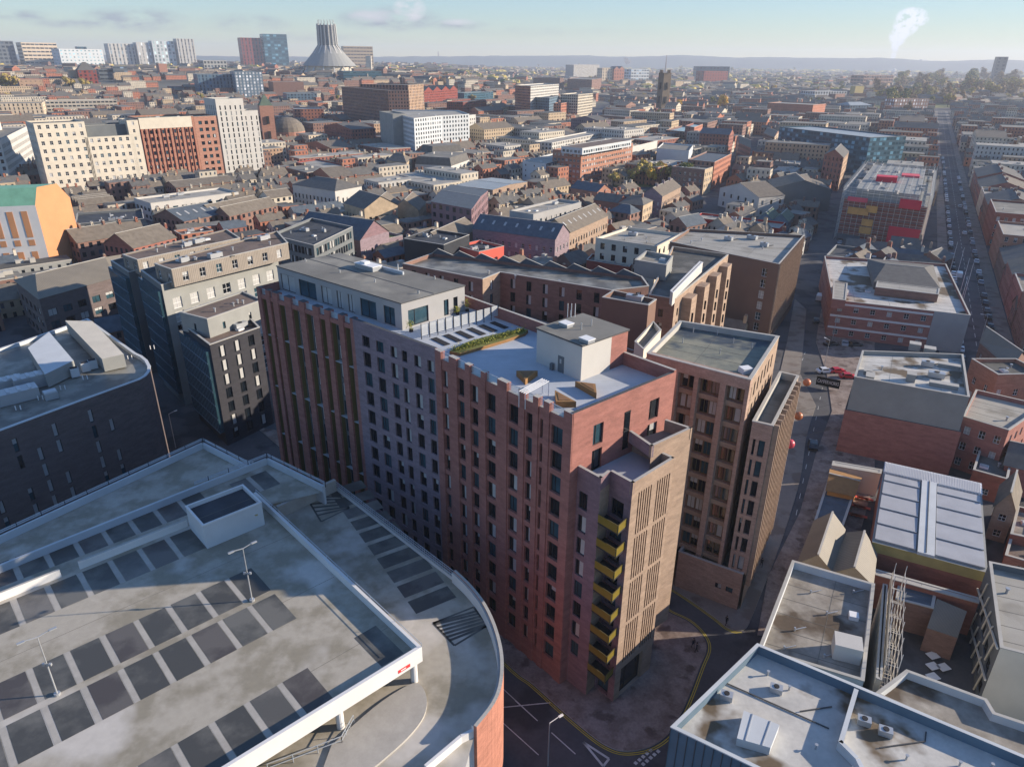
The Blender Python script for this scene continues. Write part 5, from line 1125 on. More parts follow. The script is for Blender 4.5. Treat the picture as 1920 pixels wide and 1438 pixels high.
T_=[
# name,label,px,kwargs
('studio','long white studio building with glass hipped rooflights and a dark end wall',[(282,381),(447,360)],dict(dep=20,yb=417,wall='white_render',win=(4.5,2.6,1.8,3.8,'dark'),rmat='felt_light',geo=True,vents=3)),
('warehouse','slate roofed brick range with a blue roof light strip, behind the white studio',[(330,352),(440,340)],dict(dep=16,h=9,wall='brown_brick',roof='gable',rmat='slate_brown')),
('warehouse','low hall with long dark blue roof and paired skylights, left middle ground',[(345,415),(420,400)],dict(dep=22,h=9,wall='brown_brick',roof='gable',rise=4,rmat='slate_blue',axis=0,sky_lights=5)),
('warehouse','brown slate double roof beside the blue roofed hall',[(430,405),(520,385)],dict(dep=20,h=9,wall='brown_brick',roof='gable',n=2,rise=3.5,rmat='slate_brown')),
('house','old brick house with moss brown roof and orange gable dormer, left middle ground',[(250,465),(330,445)],dict(dep=16,h=11,wall='old_brick',roof='gable',rise=4.5,rmat='slate_brown',win=(2.6,1.2,1.6,3.2,'white'))),
('house','brown roofed brick terrace left of the orange gable dormer house',[(145,455),(235,440)],dict(dep=14,h=10,wall='brown_brick',roof='gable',rise=4,rmat='slate_brown',chim=2)),
('warehouse','dark flat roofed shed with pale roof strips beside the orange end wall',[(140,420),(270,410)],dict(dep=26,h=8,wall='slate_clad',rmat='roof_dark')),
('warehouse','low brown roofed depot in front of the cream office row',[(150,385),(215,378)],dict(dep=16,h=7,wall='brown_brick',roof='gable',n=3,rise=2.5,rmat='slate_brown')),
('house','small orange brick house with a lean green roof, among dark roofs on the left',[(340,440),(400,432)],dict(dep=10,h=9,wall='orange_brick',rmat='felt_brown')),
('warehouse','dark glass plant building crowded with white roof units, left of the sharp brick gable',[(507,440),(588,460),(661,425)],dict(h=17,wall='slate_clad',rmat='roof_dark',win=(2,1.6,2.6,4,'dark'),vents=8,geo=True)),
('office_block','low block with a green planted roof, half glass and half pink brick wall',[(613,472),(755,441)],dict(dep=9,yb=505,wall='grey_brick',rmat='moss',win=(30,1,1,9,'dark'))),
('office_block','black clad box with bare roof beams, right of the green planted roof',[(757,447),(832,459),(880,440)],dict(h=15,wall='dark_clad',rmat='roof_dark',win=None)),
('warehouse','long dark slate hall ending in a sunlit pink brick gable',[(675,450),(729,434)],dict(dep=34,h=11,wall='mauve_brick',walls={0:'grey_brick'},roof='gable',axis=1,rise=6,rmat='slate_blue',geo=True,win=(4,1.2,1.6,4,'dark'))),
('shop','building with a bright coral end wall and dark flat roof, behind the zigzag parapet',[(898,472),(945,461)],dict(dep=13,h=12,wall='coral',rmat='roof_dark',win=None)),
('warehouse','small pink brick gabled workshop left of the long mill',[(835,458),(896,428)],dict(dep=12,h=11,wall='buff_brick',roof='gable',axis=0,rise=4,rmat='slate_brown',win=None)),
('mill','long pink brick mill with dark slate roof and a line of skylights',[(886,428),(1041,448),(1068,436)],dict(h=13.5,wall='grey_brick',roof='gable',rise=4.5,rmat='slate_blue',sky_lights=7,win=(3,1.1,1.8,3.6,'white'),geo=True)),
('mill','sunlit buff mill wing with mossy roof and a row of glazed skylights',[(1068,436),(1140,404)],dict(dep=13,h=13.5,wall='buff_brick',roof='gable',rise=4.5,rmat='slate_brown',sky_lights=8,win=(2.6,1.1,2.0,3.6,'dark'),geo=True)),
('office_block','long grey attic block with square windows rising behind the mill',[(1000,402),(1090,379)],dict(dep=12,h=19,wall='grey_render',rmat='felt_light',win=(3.5,1.4,1.6,3.5,'dark'),geo=True,vents=5)),
('office_block','pink brick building under a single dark blue metal roof with terraces',[(808,378),(884,392),(915,357)],dict(h=15,wall='mauve_brick',roof='gable',rise=1.2,rmat='slate_blue',axis=0,win=(4,2,2,3.6,'white'))),
('office_block','buff brick warehouse with a long pale metal roof',[(924,356),(989,341)],dict(dep=26,yb=386,wall='buff_brick',roof='gable',axis=1,rise=.8,rmat='metal_roof',win=(4,1.6,1.8,3.6,'dark'),geo=True)),
('old_warehouse','dark sandstone warehouse with twin gables and arched windows',[(683,392),(785,394)],dict(dep=22,yb=418,wall='sandstone',roof='gable',axis=1,n=2,rise=5,rmat='slate_brown',win=(3,1.4,2.2,3.8,'dark'),geo=True)),
('old_warehouse','dark sandstone side range next to the twin gables',[(645,380),(683,392)],dict(dep=18,h=11,wall='sandstone',roof='gable',rise=5,rmat='slate',win=(3,1.4,2.2,3.8,'dark'),geo=True)),
('hall','white neoclassical hall with a dark hipped slate roof',[(548,346),(628,358),(678,349)],dict(yb=385,wall='white_render',roof='hip',hip=.25,rise=4,rmat='slate',win=(3,1.1,2.4,3.6,'dark'),geo=True)),
('brick_house','brown brick house with a white lower extension, above the white hall',[(555,304),(615,318),(655,311)],dict(h=10,wall='deep_red_brick',rmat='felt_light',win=(4,1.4,1.6,3.3,'white'))),
('house','pale green end house left of the white hall',[(505,372),(548,366)],dict(dep=10,h=9,wall='cream_render',roof='gable',rise=3,rmat='slate_brown')),
('brick_house','buff brick villa with hipped roof and tall windows, left of the mansard block',[(725,300),(762,306),(772,296)],dict(h=13,wall='sandstone',roof='hip',hip=.3,rise=3.5,rmat='slate_brown',win=(2.6,1.2,2,3.8,'dark'),geo=True,chim=2)),
('mansard_block','white mansion block with a dark mansard roof and many dormers',[(778,308),(846,312),(880,300)],dict(yb=338,wall='white_render',roof='mansard',rise=5,rmat='slate',win=(3,1.1,1.8,3.6,'dark'),geo=True,chim=2)),
('mansard_block','second smaller mansion block with mansard roof, behind and right of the first',[(810,288),(868,284)],dict(dep=18,h=14,wall='cream_render',roof='mansard',rise=4.5,rmat='slate',win=(3,1.1,1.8,3.6,'dark'))),
('apartment_block','white zigzag apartment block with a grid of dark windows, in the centre distance',[(737,212),(776,222),(828,217),(880,214),(860,207),(735,206)],dict(yb=290,wall='pale_clad',win=(3.1,1.4,1.8,3.3,'dark'),geo=True,blinds=.1,rmat='felt_light',vents=3)),
('apartment_block','white apartment wing with pale blue panels, right of the zigzag block',[(832,213),(868,210)],dict(dep=14,yb=278,wall='pale_clad',win=(3.5,1.2,1.8,3.3,'blue'),geo=True,rmat='felt_light')),
('apartment_block','short white apartment wing at the right end of the zigzag block',[(869,217),(892,215)],dict(dep=14,yb=270,wall='white_render',win=(3.1,1.2,1.8,3.3,'dark'),geo=True)),
('apartment_block','grey clad end tower at the left of the white zigzag block',[(711,209),(736,214)],dict(dep=12,yb=290,wall='grey_clad',win=None)),
('brick_block','large brown brick block of vertical bands with a ruddy roofscape, behind the white apartments',[(640,163),(675,163),(766,170)],dict(yb=245,wall='brown_brick',win=(3,1,1.6,3.2,'dark'),rmat='felt_brown')),
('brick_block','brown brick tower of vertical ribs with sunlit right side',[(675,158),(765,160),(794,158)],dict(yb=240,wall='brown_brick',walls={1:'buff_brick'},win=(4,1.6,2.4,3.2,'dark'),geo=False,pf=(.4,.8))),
('brick_block','dark red warehouse with a row of small gables',[(795,172),(858,168)],dict(dep=30,yb=215,wall='deep_red_brick',roof='gable',axis=1,n=4,rise=6,rmat='slate',pf=(.4,.4))),
('brick_block','blue glass and brick college block',[(870,175),(925,172)],dict(dep=24,yb=205,wall='teal_glass',rmat='felt_light')),
('brick_block','dark brick apartment block with a blue glass lift core',[(868,192),(912,188)],dict(dep=24,yb=232,wall='deep_red_brick',rmat='felt_dark')),
('apartment_tower','white and orange striped tower block with many balconies',[(966,160),(995,162),(1048,158)],dict(yb=230,wall='white_render',walls={0:'terra'},pf=(.55,.5),rmat='felt_light')),
('brick_block','cluster of red brick flats with blue tops',[(998,182),(1030,184),(1048,180)],dict(yb=232,wall='blue_clad',rmat='slate_blue')),
('brick_block','red brick flats with closely spaced tall windows',[(1034,194),(1052,194),(1085,190)],dict(yb=232,wall='terra',pf=(.5,.6),rmat='slate_blue')),
('apartment_block','cream framed tower block at the right of the red brick flats',[(1084,178),(1112,175)],dict(dep=24,yb=230,wall='cream_render',pf=(.6,.6))),
('office_block','long grey ribbed office slab on the skyline',[(1000,146),(1050,147)],dict(dep=30,yb=170,wall='brown_clad',pf=(.4,.7))),
('office_block','pair of brown brick slabs with cream top storey',[(1064,148),(1110,150),(1128,147)],dict(yb=175,wall='brown_brick',pf=(.4,.6))),
('office_block','dark windowed office tower with rooftop plant, centre skyline',[(1076,122),(1124,122)],dict(dep=40,yb=150,wall='white_render',pf=(.55,.8),rmat='felt_dark')),
('office_block','narrow dark upper tower behind the dark windowed office tower',[(1074,108),(1120,108)],dict(dep=30,yb=146,wall='slate_clad',pf=(.6,.5))),
('office_block','grey and white office with a glass front, centre foreground of the middle distance',[(980,302),(1024,307),(1087,290)],dict(yb=343,wall='pale_clad',walls={1:'teal_glass'},win=(3.4,2.4,2.2,3.3,'white'),wins={0:(7,1,1.2,3.4,'dark')},rmat='felt_light',geo=True,vents=4)),
('brick_block','long sunlit brick block with white window bands and a grey setback roof',[(1090,285),(1187,268)],dict(dep=22,yb=347,wall='orange_brick',win=(3.0,2.0,1.6,3.3,'white'),rmat='felt_brown',geo=True,vents=3)),
('penthouse_flat','pale setback top storey along the long sunlit brick block',[(1092,278),(1184,263)],dict(dep=16,h=24.0,base=19.8,wall='pale_clad',win=(3,2,1.6,3.3,'dark'),rmat='felt_brown',geo=True,par=.2,vents=1)),
('office_block','long ribbed white roofed block behind the long brick block',[(1035,268),(1130,249)],dict(dep=16,h=15,wall='white_render',rmat='felt_light')),
('gallery','plain white box gallery with a sharp shadow on its lit side',[(1185,275),(1215,268),(1233,264)],dict(yb=316,wall='white_render',win=None,rmat='felt_light')),
('gallery','low white gallery extension with curved pale front',[(1160,256),(1243,254)],dict(dep=18,h=10,wall='white_render',pf=(.15,.6))),
('gallery','white block with few windows right of the gallery box',[(1232,278),(1292,283),(1300,272)],dict(yb=322,wall='pale_clad',win=None)),
('brick_block','brick flats with green glass top storeys, right one of a pair',[(1285,236),(1302,239),(1318,233)],dict(yb=280,wall='old_brick',walls={1:'terra'},pf=(.3,.5),rmat='teal_glass')),
('brick_block','brick flats with green glass top storeys, left one of a pair',[(1248,244),(1285,247),(1315,238)],dict(yb=275,wall='brown_brick',pf=(.3,.5),rmat='teal_glass')),
('office_block','flat glass topped block with white roof edge above the brick flats',[(1190,228),(1250,230)],dict(dep=20,yb=252,wall='blue_clad',rmat='felt_light')),
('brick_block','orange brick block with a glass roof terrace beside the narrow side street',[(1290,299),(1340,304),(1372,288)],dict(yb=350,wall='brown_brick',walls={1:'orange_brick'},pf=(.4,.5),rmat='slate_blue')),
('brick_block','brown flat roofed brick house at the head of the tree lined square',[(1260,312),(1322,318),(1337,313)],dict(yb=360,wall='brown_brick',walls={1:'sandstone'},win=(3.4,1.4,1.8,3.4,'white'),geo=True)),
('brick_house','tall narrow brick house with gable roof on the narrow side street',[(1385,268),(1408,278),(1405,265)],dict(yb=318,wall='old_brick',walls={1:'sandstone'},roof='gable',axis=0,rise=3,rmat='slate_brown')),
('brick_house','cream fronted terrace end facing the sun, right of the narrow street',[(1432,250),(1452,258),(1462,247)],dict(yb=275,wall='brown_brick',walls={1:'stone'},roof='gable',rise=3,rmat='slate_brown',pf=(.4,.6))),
('hall','white gable fronted hall with a big dark doorway and round window',[(1350,352),(1424,370)],dict(dep=17,yb=386,wall='white_render',roof='gable',axis=1,rise=5,rmat='slate_brown',win=(6,1.5,2.2,5,'dark'),geo=True)),
('shop','long low bright red flat roofed building with pale roof edge',[(1298,407),(1461,428),(1473,417),(1316,399)],dict(yb=432,wall='red_paint',rmat='felt_light',win=(5,2,1.8,4,'white'),geo=True)),
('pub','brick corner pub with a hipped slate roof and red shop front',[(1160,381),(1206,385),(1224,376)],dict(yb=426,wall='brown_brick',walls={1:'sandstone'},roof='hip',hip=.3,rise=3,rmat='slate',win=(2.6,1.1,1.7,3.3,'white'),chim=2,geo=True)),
('brick_house','dark roofed terrace left of the corner pub',[(1113,374),(1158,380)],dict(dep=11,h=9,wall='old_brick',roof='gable',rise=3,rmat='slate',chim=2,win=(2.6,1.1,1.7,3.3,'white'),geo=True)),
('brick_house','slate roofed terrace with orange gable behind the corner pub',[(1070,352),(1120,360)],dict(dep=12,h=10,wall='orange_brick',roof='gable',rise=3.4,rmat='slate_blue',chim=3,geo=True,win=(3,1.1,1.6,3.3,'white'))),
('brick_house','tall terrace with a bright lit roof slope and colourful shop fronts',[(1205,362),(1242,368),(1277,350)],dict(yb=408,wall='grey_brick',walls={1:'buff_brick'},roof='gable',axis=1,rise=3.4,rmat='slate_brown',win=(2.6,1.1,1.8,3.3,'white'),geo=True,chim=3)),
('brick_house','dark stone house below the pub with a grey hipped roof',[(1142,395),(1182,401)],dict(dep=11,h=9,wall='brown_brick',roof='hip',hip=.3,rise=3,rmat='slate_blue')),
('brick_house','small brick house with white slate gable in front of the pub street',[(1255,418),(1288,425)],dict(dep=14,h=8,wall='brown_brick',roof='gable',axis=1,rise=3.5,rmat='slate_blue')),
('warehouse','dark navy gable fronted warehouse with pale roof edges',[(1453,352),(1560,356)],dict(dep=28,yb=392,wall='slate_clad',roof='gable',axis=1,rise=4.5,rmat='slate_brown',win=None)),
('warehouse','workshop with twin pale green gables in front of the navy warehouse',[(1420,409),(1478,415)],dict(dep=16,h=7,wall='blue_clad',roof='gable',axis=1,n=2,rise=3,rmat='slate_green')),
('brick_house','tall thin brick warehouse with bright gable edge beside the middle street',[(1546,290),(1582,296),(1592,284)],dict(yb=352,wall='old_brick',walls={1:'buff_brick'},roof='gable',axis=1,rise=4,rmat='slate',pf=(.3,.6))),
('glass_block','long blue glass office block with stacked floors beyond the scaffold',[(1462,238),(1632,258)],dict(dep=36,yb=300,wall='teal_glass',rmat='metal_roof',pf=(.85,.6),pane='3A5A68')),
('brick_block','blue and orange school block with a wide flat roof',[(1440,193),(1525,197)],dict(dep=44,yb=225,wall='terra',pf=(.2,.3),rmat='felt_light')),
('brick_block','long dark terrace left of the scaffold with saw tooth gables',[(1430,330),(1500,340)],dict(dep=12,h=9,wall='brown_brick',roof='gable',axis=1,n=4,rise=3,rmat='slate')),
]
for nm,lab,px,kw in T_:
    kw=dict(kw); bb(nm,lab,px,**kw)
# ------------------------------------------------------------------ scaffolded building
zs=23.0; Sp=[G(*p,zs) for p in ((1587,354),(1744,371),(1752,317))]; Sp.append(Sp[0]+Sp[2]-Sp[1]); FOOT.append(Sp)
sc=empty('construction_block',(*((Sp[0]+Sp[2])/2),0),'unfinished block wrapped in scaffolding with red sheets and orange boards','building')
b=MB(); b.prism(Sp,0,zs-4,0,1); I=inset(Sp,4); b.prism(I,zs-4,zs,2,2); b.build('core',['brick_new','grey_clad','grey_clad'],sc)
a,c,e=Sp[0],Sp[1],Sp[2]
for i,(p,q) in enumerate(((Sp[0],Sp[1]),(Sp[1],Sp[2]),(Sp[3],Sp[0]),(Sp[2],Sp[3]))):
    d,n=unitn(p,q); L=(q-p).length; b=MB(); N=int(L/2.4)
    for k in range(N+1):
        w=p+d*(L*k/N)+n*1.2; b.beam((*w,0),(*w,zs+1.5),.11)
    for k in range(11):
        z=2+k*2.1
        if z<zs+1: b.beam((*(p+n*1.2),z),(*(q+n*1.2),z),.1); b.beam((*(p+n*.7),z-.9),(*(q+n*.7),z-.9),.9,.06,1)
    b.build('scaffold_side',['scaffold','grey_clad'],sc)
d,n=unitn(a,c); L=(c-a).length
def sheetp(u0,u1,z0,z1,m,k=1.35): b=MB(); b.prism([a+d*L*u0+n*k,a+d*L*u1+n*k,a+d*L*u1+n*(k-.08),a+d*L*u0+n*(k-.08)],z0,z1,0,0,True); b.build('sheeting',m,sc)
sheetp(.62,.99,1.5,9.5,'red_sheet'); sheetp(.68,.93,17.5,21.5,'red_sheet'); sheetp(.08,.34,12.5,15.5,'ply'); sheetp(.3,.44,14,17,'ply'); sheetp(.28,.42,8,11,'ply'); sheetp(.27,.42,4.5,7.5,'ply'); sheetp(.05,.3,18,20,'pink_sheet'); sheetp(.0,.3,.3,3,'slate_blue',1.3)
q=at4(Sp,.42,.35); b=MB(); b.box((q.x,q.y,zs-4),(9,7,6.5),-.48,0); b.build('red_box','red_sheet',sc); q=at4(Sp,.7,.6); b=MB(); b.box((q.x,q.y,zs-4),(8,9,5),-.48,0); b.build('red_box','pink_sheet',sc)
b=MB(); rs=random.Random(8)
for k in range(26):
    q=at4(Sp,rs.random(),rs.random()); b.box((q.x,q.y,zs-.2 if rs.random()<.5 else zs-3.9),(rs.uniform(1,4),rs.uniform(1,3),rs.uniform(.2,1.5)),rs.random(),0)
o=b.build('building_materials',['grey_render'],sc); o['kind']='stuff'
b=MB()
for k in range(9):
    q=at4(Sp,0,k/8); w=at4(Sp,1,k/8); b.beam((*q,zs+.8),(*w,zs+.8),.12); b.beam((*at4(Sp,k/8,0),zs+.8),(*at4(Sp,k/8,1),zs+.8),.12)
b.build('roof_tubes','scaffold',sc)
# ------------------------------------------------------------------ cathedral
cz=GT(620,146); cb=terr(cz.x,cz.y); kx=cz.length/1333
ca=empty('cathedral',(cz.x,cz.y,cb),'round concrete cathedral with a tent shaped roof and a tall pinnacled glass crown','church')
r0_,r1_=44*kx,15.5*kx; zb=ZP(cz,124); zt=ZP(cz,86); ztt=ZP(cz,48)
b=MB(); b.cyl((cz.x,cz.y,cb),r0_*.9,zb-cb,32); b.build('drum',['cream_render'],ca)
b=MB(); b.cyl((cz.x,cz.y,zb),r0_,zt-zb,32,r2=r1_); b.build('roof','grey_clad',ca)
b=MB(); b.cyl((cz.x,cz.y,zt),r1_,ztt-zt,16,r2=r1_*.93); b.build('crown','slate_clad',ca)
for k in range(16):
    t=2*math.pi*k/16; c_,s_=math.cos(t),math.sin(t); b=MB()
    b.beam((cz.x+c_*r1_*1.02,cz.y+s_*r1_*1.02,zt),(cz.x+c_*r1_*.95,cz.y+s_*r1_*.95,ztt+2*kx),1.7*kx); b.beam((cz.x+c_*r1_*.92,cz.y+s_*r1_*.92,ztt),(cz.x+c_*r1_*.8,cz.y+s_*r1_*.8,ztt+8*kx),.5*kx)
    b.beam((cz.x+c_*r1_*1.05,cz.y+s_*r1_*1.05,zt),(cz.x+c_*r0_*1.22,cz.y+s_*r0_*1.22,cb),1.7*kx); b.build('rib','white_render',ca)
b=MB(); q=GT(693,140); zq=terr(q.x,q.y); k2=q.length/1333; b.box((q.x,q.y,zq),(9*k2,5*k2,ZP(q,108)-zq),0,0); b.box((q.x,q.y,ZP(q,108)),(9*k2,5*k2,2*k2),0,1); b.build('bell_tower',['cream_render','white_render'],ca)
FOOT.append([cz+Vector((u*r0_*1.3,v*r0_*1.3)) for u,v in ((-1,-1),(1,-1),(1,1),(-1,1))])
# ------------------------------------------------------------------ skyline, large
def sky_b(name,label,x0,x1,yt,yb,dep=30,**k):
    A_=GT(x0,yb); B2=GT(x1,yb)
    if A_.length>3200 and 'faint' not in label: 
        A_*=3200/A_.length; B2*=3200/B2.length
    B2=A_+(B2-A_).length*((B2-A_).normalized()*.94+Vector((-(B2-A_).normalized().y,(B2-A_).normalized().x))*.2); hh=ZP(A_,yt); base=terr(A_.x,A_.y)-2; d=(B2-A_).normalized(); n=Vector((-d.y,d.x))
    return bb(name,label,None,world=[A_,B2,B2+n*dep,A_+n*dep],h=hh,base=base,**{**dict(win=(max(3.2,A_.length*.0042),1,1,max(3.3,A_.length*.0036),'dark')),**k})
big=dict(geo=False)
for nm,lab,x0,x1,yt,yb,dep,kw in (
 ('office_block','dark curved office block at the far left skyline',-40,40,76,122,60,dict(wall='slate_clad',pf=(.7,.5))),
 ('office_block','beige hospital block with long window bands, far left skyline',48,118,80,118,80,dict(wall='sandstone',pf=(.85,.4),walls={0:'stone'})),
 ('office_block','pale blue glass block with a stepped front, left skyline',118,208,92,128,60,dict(wall='pale_clad',pf=(.35,.35),pane='4A7A88')),
 ('office_block','blue glass annex left of the pale stepped block',152,170,88,120,40,dict(wall='teal_glass')),
 ('tower_block','first pale hospital tower with dark vertical bands, counting from the left',210,262,82,122,70,dict(wall='white_render',pf=(.4,.85),pane='48545C')),
 ('tower_block','second narrow white hospital tower on the left skyline',262,290,80,118,60,dict(wall='white_render',pf=(.3,.8),pane='8A9092')),
 ('tower_block','third pale glass hospital tower with green tinted corner',290,334,77,112,60,dict(wall='pale_clad',pf=(.5,.7),pane='7F9090')),
 ('tower_block','fourth white hospital tower with black vertical lines',336,370,73,108,60,dict(wall='white_render',pf=(.35,.9),pane='3A4048')),
 ('tower_block','dark plant tower behind the first hospital tower',220,238,72,100,40,dict(wall='slate_clad',win=None)),
 ('tower_block','dark red tower with orange edges on the left skyline',457,497,71,118,60,dict(wall='deep_red_brick',pf=(.4,.8))),
 ('tower_block','blue glass tower left of the cathedral',498,545,64,112,60,dict(wall='teal_glass',pf=(.85,.6),pane='4E8296')),
 ('office_block','long beige slab behind the cathedral on its right',646,704,87,116,50,dict(wall='sandstone',pf=(.9,.3))),
 ('office_block','low brown and white ribbed hall left of the cathedral',560,598,90,104,50,dict(wall='deep_red_brick',pf=(.4,.8))),
 ('office_block','dark green glass hall in front of the cathedral',645,722,134,155,50,dict(wall='teal_glass',pf=(.9,.2),pane='24403E')),
 ('office_block','blue college building with angled window stripes, left one',376,445,140,182,50,dict(wall='blue_clad',pf=(.4,.8),pane='1E3A50')),
 ('office_block','blue college building with angled window stripes, right one',446,500,135,185,50,dict(wall='blue_clad',walls={0:'blue_clad'},pf=(.5,.7),pane='C9CED2')),
 ('office_block','pale concrete slab of diamond windows above the blue college',384,432,114,134,40,dict(wall='grey_clad',pf=(.6,.6))),
 ('office_block','white low modern block with big black window strips, left middle ground',92,228,190,220,30,dict(wall='cream_render',pf=(.75,.45),rmat='felt_light')),
 ('office_block','cream columned classical hall at the left edge',-30,88,195,232,40,dict(wall='stone',pf=(.3,.7))),
 ('brick_block','brown brick hall with blank walls left of the cathedral steps',515,575,154,182,50,dict(wall='brown_brick',win=None,walls={1:'terra'})),
 ('brick_block','brown and terracotta theatre block',540,600,176,200,40,dict(wall='blue_clad',pf=(.4,.6))),
 ('terracotta_palace','red terracotta office with rows of arched windows',555,612,205,245,40,dict(wall='terra',pf=(.35,.5),rmat='felt_light')),
 ('brick_block','long orange brick market hall with low gables',610,712,240,265,30,dict(wall='terra',roof='gable',axis=0,rise=4,rmat='felt_dark',pf=(.4,.5))),
 ('office_block','curved dark banded offices on the left, one of two',188,216,130,150,30,dict(wall='slate_clad',pf=(.9,.4))),
 ('office_block','curved dark banded offices on the left, two of two',216,244,124,150,30,dict(wall='slate_clad',pf=(.9,.35),pane='4C5C6A')),
 ('brick_block','dark red brick court building with pointed roof, left distance',152,188,132,162,30,dict(wall='deep_red_brick',roof='hip',hip=.4,rise=12,rmat='slate')),
 ('brick_block','tall orange brick end wall in the left distance',302,318,120,148,30,dict(wall='terra',win=None)),
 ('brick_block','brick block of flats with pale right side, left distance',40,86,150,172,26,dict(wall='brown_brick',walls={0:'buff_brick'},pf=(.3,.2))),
 ('brick_block','cream storage block on the left, right of the brick flats',136,156,132,160,24,dict(wall='sandstone',win=None)),
 ('tower_block','lone dark tower on the right skyline',1861,1883,107,143,34,dict(wall='slate_clad',pf=(.4,.6))),
 ('tower_block','faint far tower block right of centre, first of three',1620,1636,112,124,60,dict(wall='slate_clad')),
 ('tower_block','faint far tower block right of centre, second of three',1650,1666,112,126,60,dict(wall='slate_clad')),
 ('tower_block','faint far tower block right of centre, third of three',1680,1696,112,126,60,dict(wall='slate_clad')),
 ('tower_block','broad faint far block on the right skyline',1726,1753,112,126,60,dict(wall='grey_clad')),
 ('office_block','long sunlit brown apartment block beyond the right hand park',1616,1688,142,165,50,dict(wall='brown_brick',pf=(.8,.5))),
 ('office_block','small yellow fronted block right of centre distance',1600,1620,162,185,14,dict(wall='yellow_clad',win=None)),
 ('office_block','pale low school with white columns, right of centre distance',1525,1598,172,192,40,dict(wall='pale_clad',pf=(.6,.7))),
 ('office_block','blue roofed white building in the right middle distance',1590,1640,198,218,30,dict(wall='blue_clad',roof='hip',hip=.2,rise=4,rmat='metal_roof')),
 ('brick_block','black and white timbered block right of centre distance',1672,1752,186,216,20,dict(wall='brown_brick',pf=(.5,.6),pane='B8BCC0')),
 ('brick_block','dark tall terrace on the skyline, right of the church tower',1318,1372,134,160,40,dict(wall='deep_red_brick',pf=(.3,.5))),
 ('office_block','white banded glass block near the centre skyline',1182,1222,130,156,40,dict(wall='pale_clad',pf=(.8,.5),pane='5C6C78')),
 ('office_block','sunlit sandstone block beside the centre avenue',1128,1150,128,160,30,dict(wall='stone',pf=(.3,.6))),
 ('brick_block','sunlit orange mansion with gables beside the centre avenue',1150,1172,130,160,30,dict(wall='terra',roof='gable',axis=1,n=2,rise=8,rmat='slate',pf=(.3,.5))),
 ('office_block','long low glass hall with white roof, centre right skyline',1305,1372,125,134,60,dict(wall='teal_glass',rmat='felt_light')),
):
    sky_b(nm,lab,x0,x1,yt,yb,dep,geo=False,vents=0,**kw)
# slim tapering pinnacle of glass tower left, church towers, masts
def tower(name,label,cat,x,yt,yb,w,m,spire=0,roof='slate'):
    q=GT(x,yb); h=ZP(q,yt); e=empty(name,(q.x,q.y,0),label,cat); b=MB(); b.box((q.x,q.y,0),(w,w,h),.45,0); b.build('shaft',m,e)
    b=MB()
    if spire:
        ca,sa=math.cos(.45),math.sin(.45); c4=[(q.x+(u*ca-v*sa)*w/2,q.y+(u*sa+v*ca)*w/2,h) for u,v in ((-1,-1),(1,-1),(1,1),(-1,1))]
        for i in range(4): b.face([c4[i],c4[(i+1)%4],(q.x,q.y,h+spire)],0)
        b.build('spire',roof,e)
    else:
        for u,v in ((-1,-1),(1,-1),(1,1),(-1,1)): b.box((q.x+u*w*.42,q.y+v*w*.42,h),(w*.16,w*.16,w*.3),.45,0)
        b.build('pinnacles',m,e)
    b=MB(); ca,sa=math.cos(.45),math.sin(.45)
    for k in (.3,.62):
        for vx,vy in ((sa,-ca),(ca,sa),(-sa,ca),(-ca,-sa)): b.box((q.x+vx*w*.505,q.y+vy*w*.505,h*k),(w*.2,w*.2,h*.16),.45,0)
    b.build('belfry_openings','frame_dark',e); return e
tower('church_tower','dark stone church tower with corner pinnacles, roofless church in the centre right','church',1240,137,218,13,'dark_stone')
tower('church_tower','red brick clock tower with a dark spire on the left','church',459,98,124,16,'terra',spire=40)
tower('church_tower','copper domed terracotta tower next to the white slim tower','church',508,198,285,11,'terra',spire=9,roof='slate_green')
tower('church_tower','second smaller terracotta tower beside the copper domed one','church',488,222,275,9,'terra',spire=6)
for x,yt,yb,lab in ((822,70,112,'thin radio mast on the skyline right of the cathedral'),(1247,104,140,'slender mast on the skyline behind the church tower'),(8,46,118,'pale chimney shaft rising above the far left office block')):
    q=GT(x,yb); h=ZP(q,yt); b=MB(); b.cyl((q.x,q.y,0),q.length*.0011*(2.2 if x==8 else 1),h,6,r2=q.length*.0004*(4 if x==8 else 1)); tag(b.build('mast','brown_clad' if x!=8 else 'buff_brick',org=(q.x,q.y,0)),lab,'mast')
q=G(1676,135); b=MB(); b.sphere((q.x,q.y,0),22,20,10,sz=1.3); tag(b.build('domed_hall','cream_render',org=(q.x,q.y,0),smooth=True),'pale domed roof gleaming beyond the park on the right','building'); FOOT.append([q+Vector(v) for v in ((-22,-22),(22,-22),(22,22),(-22,22))])
q=G(540,246,14); b=MB(); b.cyl((q.x,q.y,0),15,14,20,mi=0); b.sphere((q.x,q.y,14),15,20,10,mi=1,sz=.8); tag(b.build('domed_hall',['terra','slate_brown'],org=(q.x,q.y,0)),'brown dome between the terracotta tower and the arched office','building'); FOOT.append([q+Vector(v) for v in ((-15,-15),(15,-15),(15,15),(-15,15))])
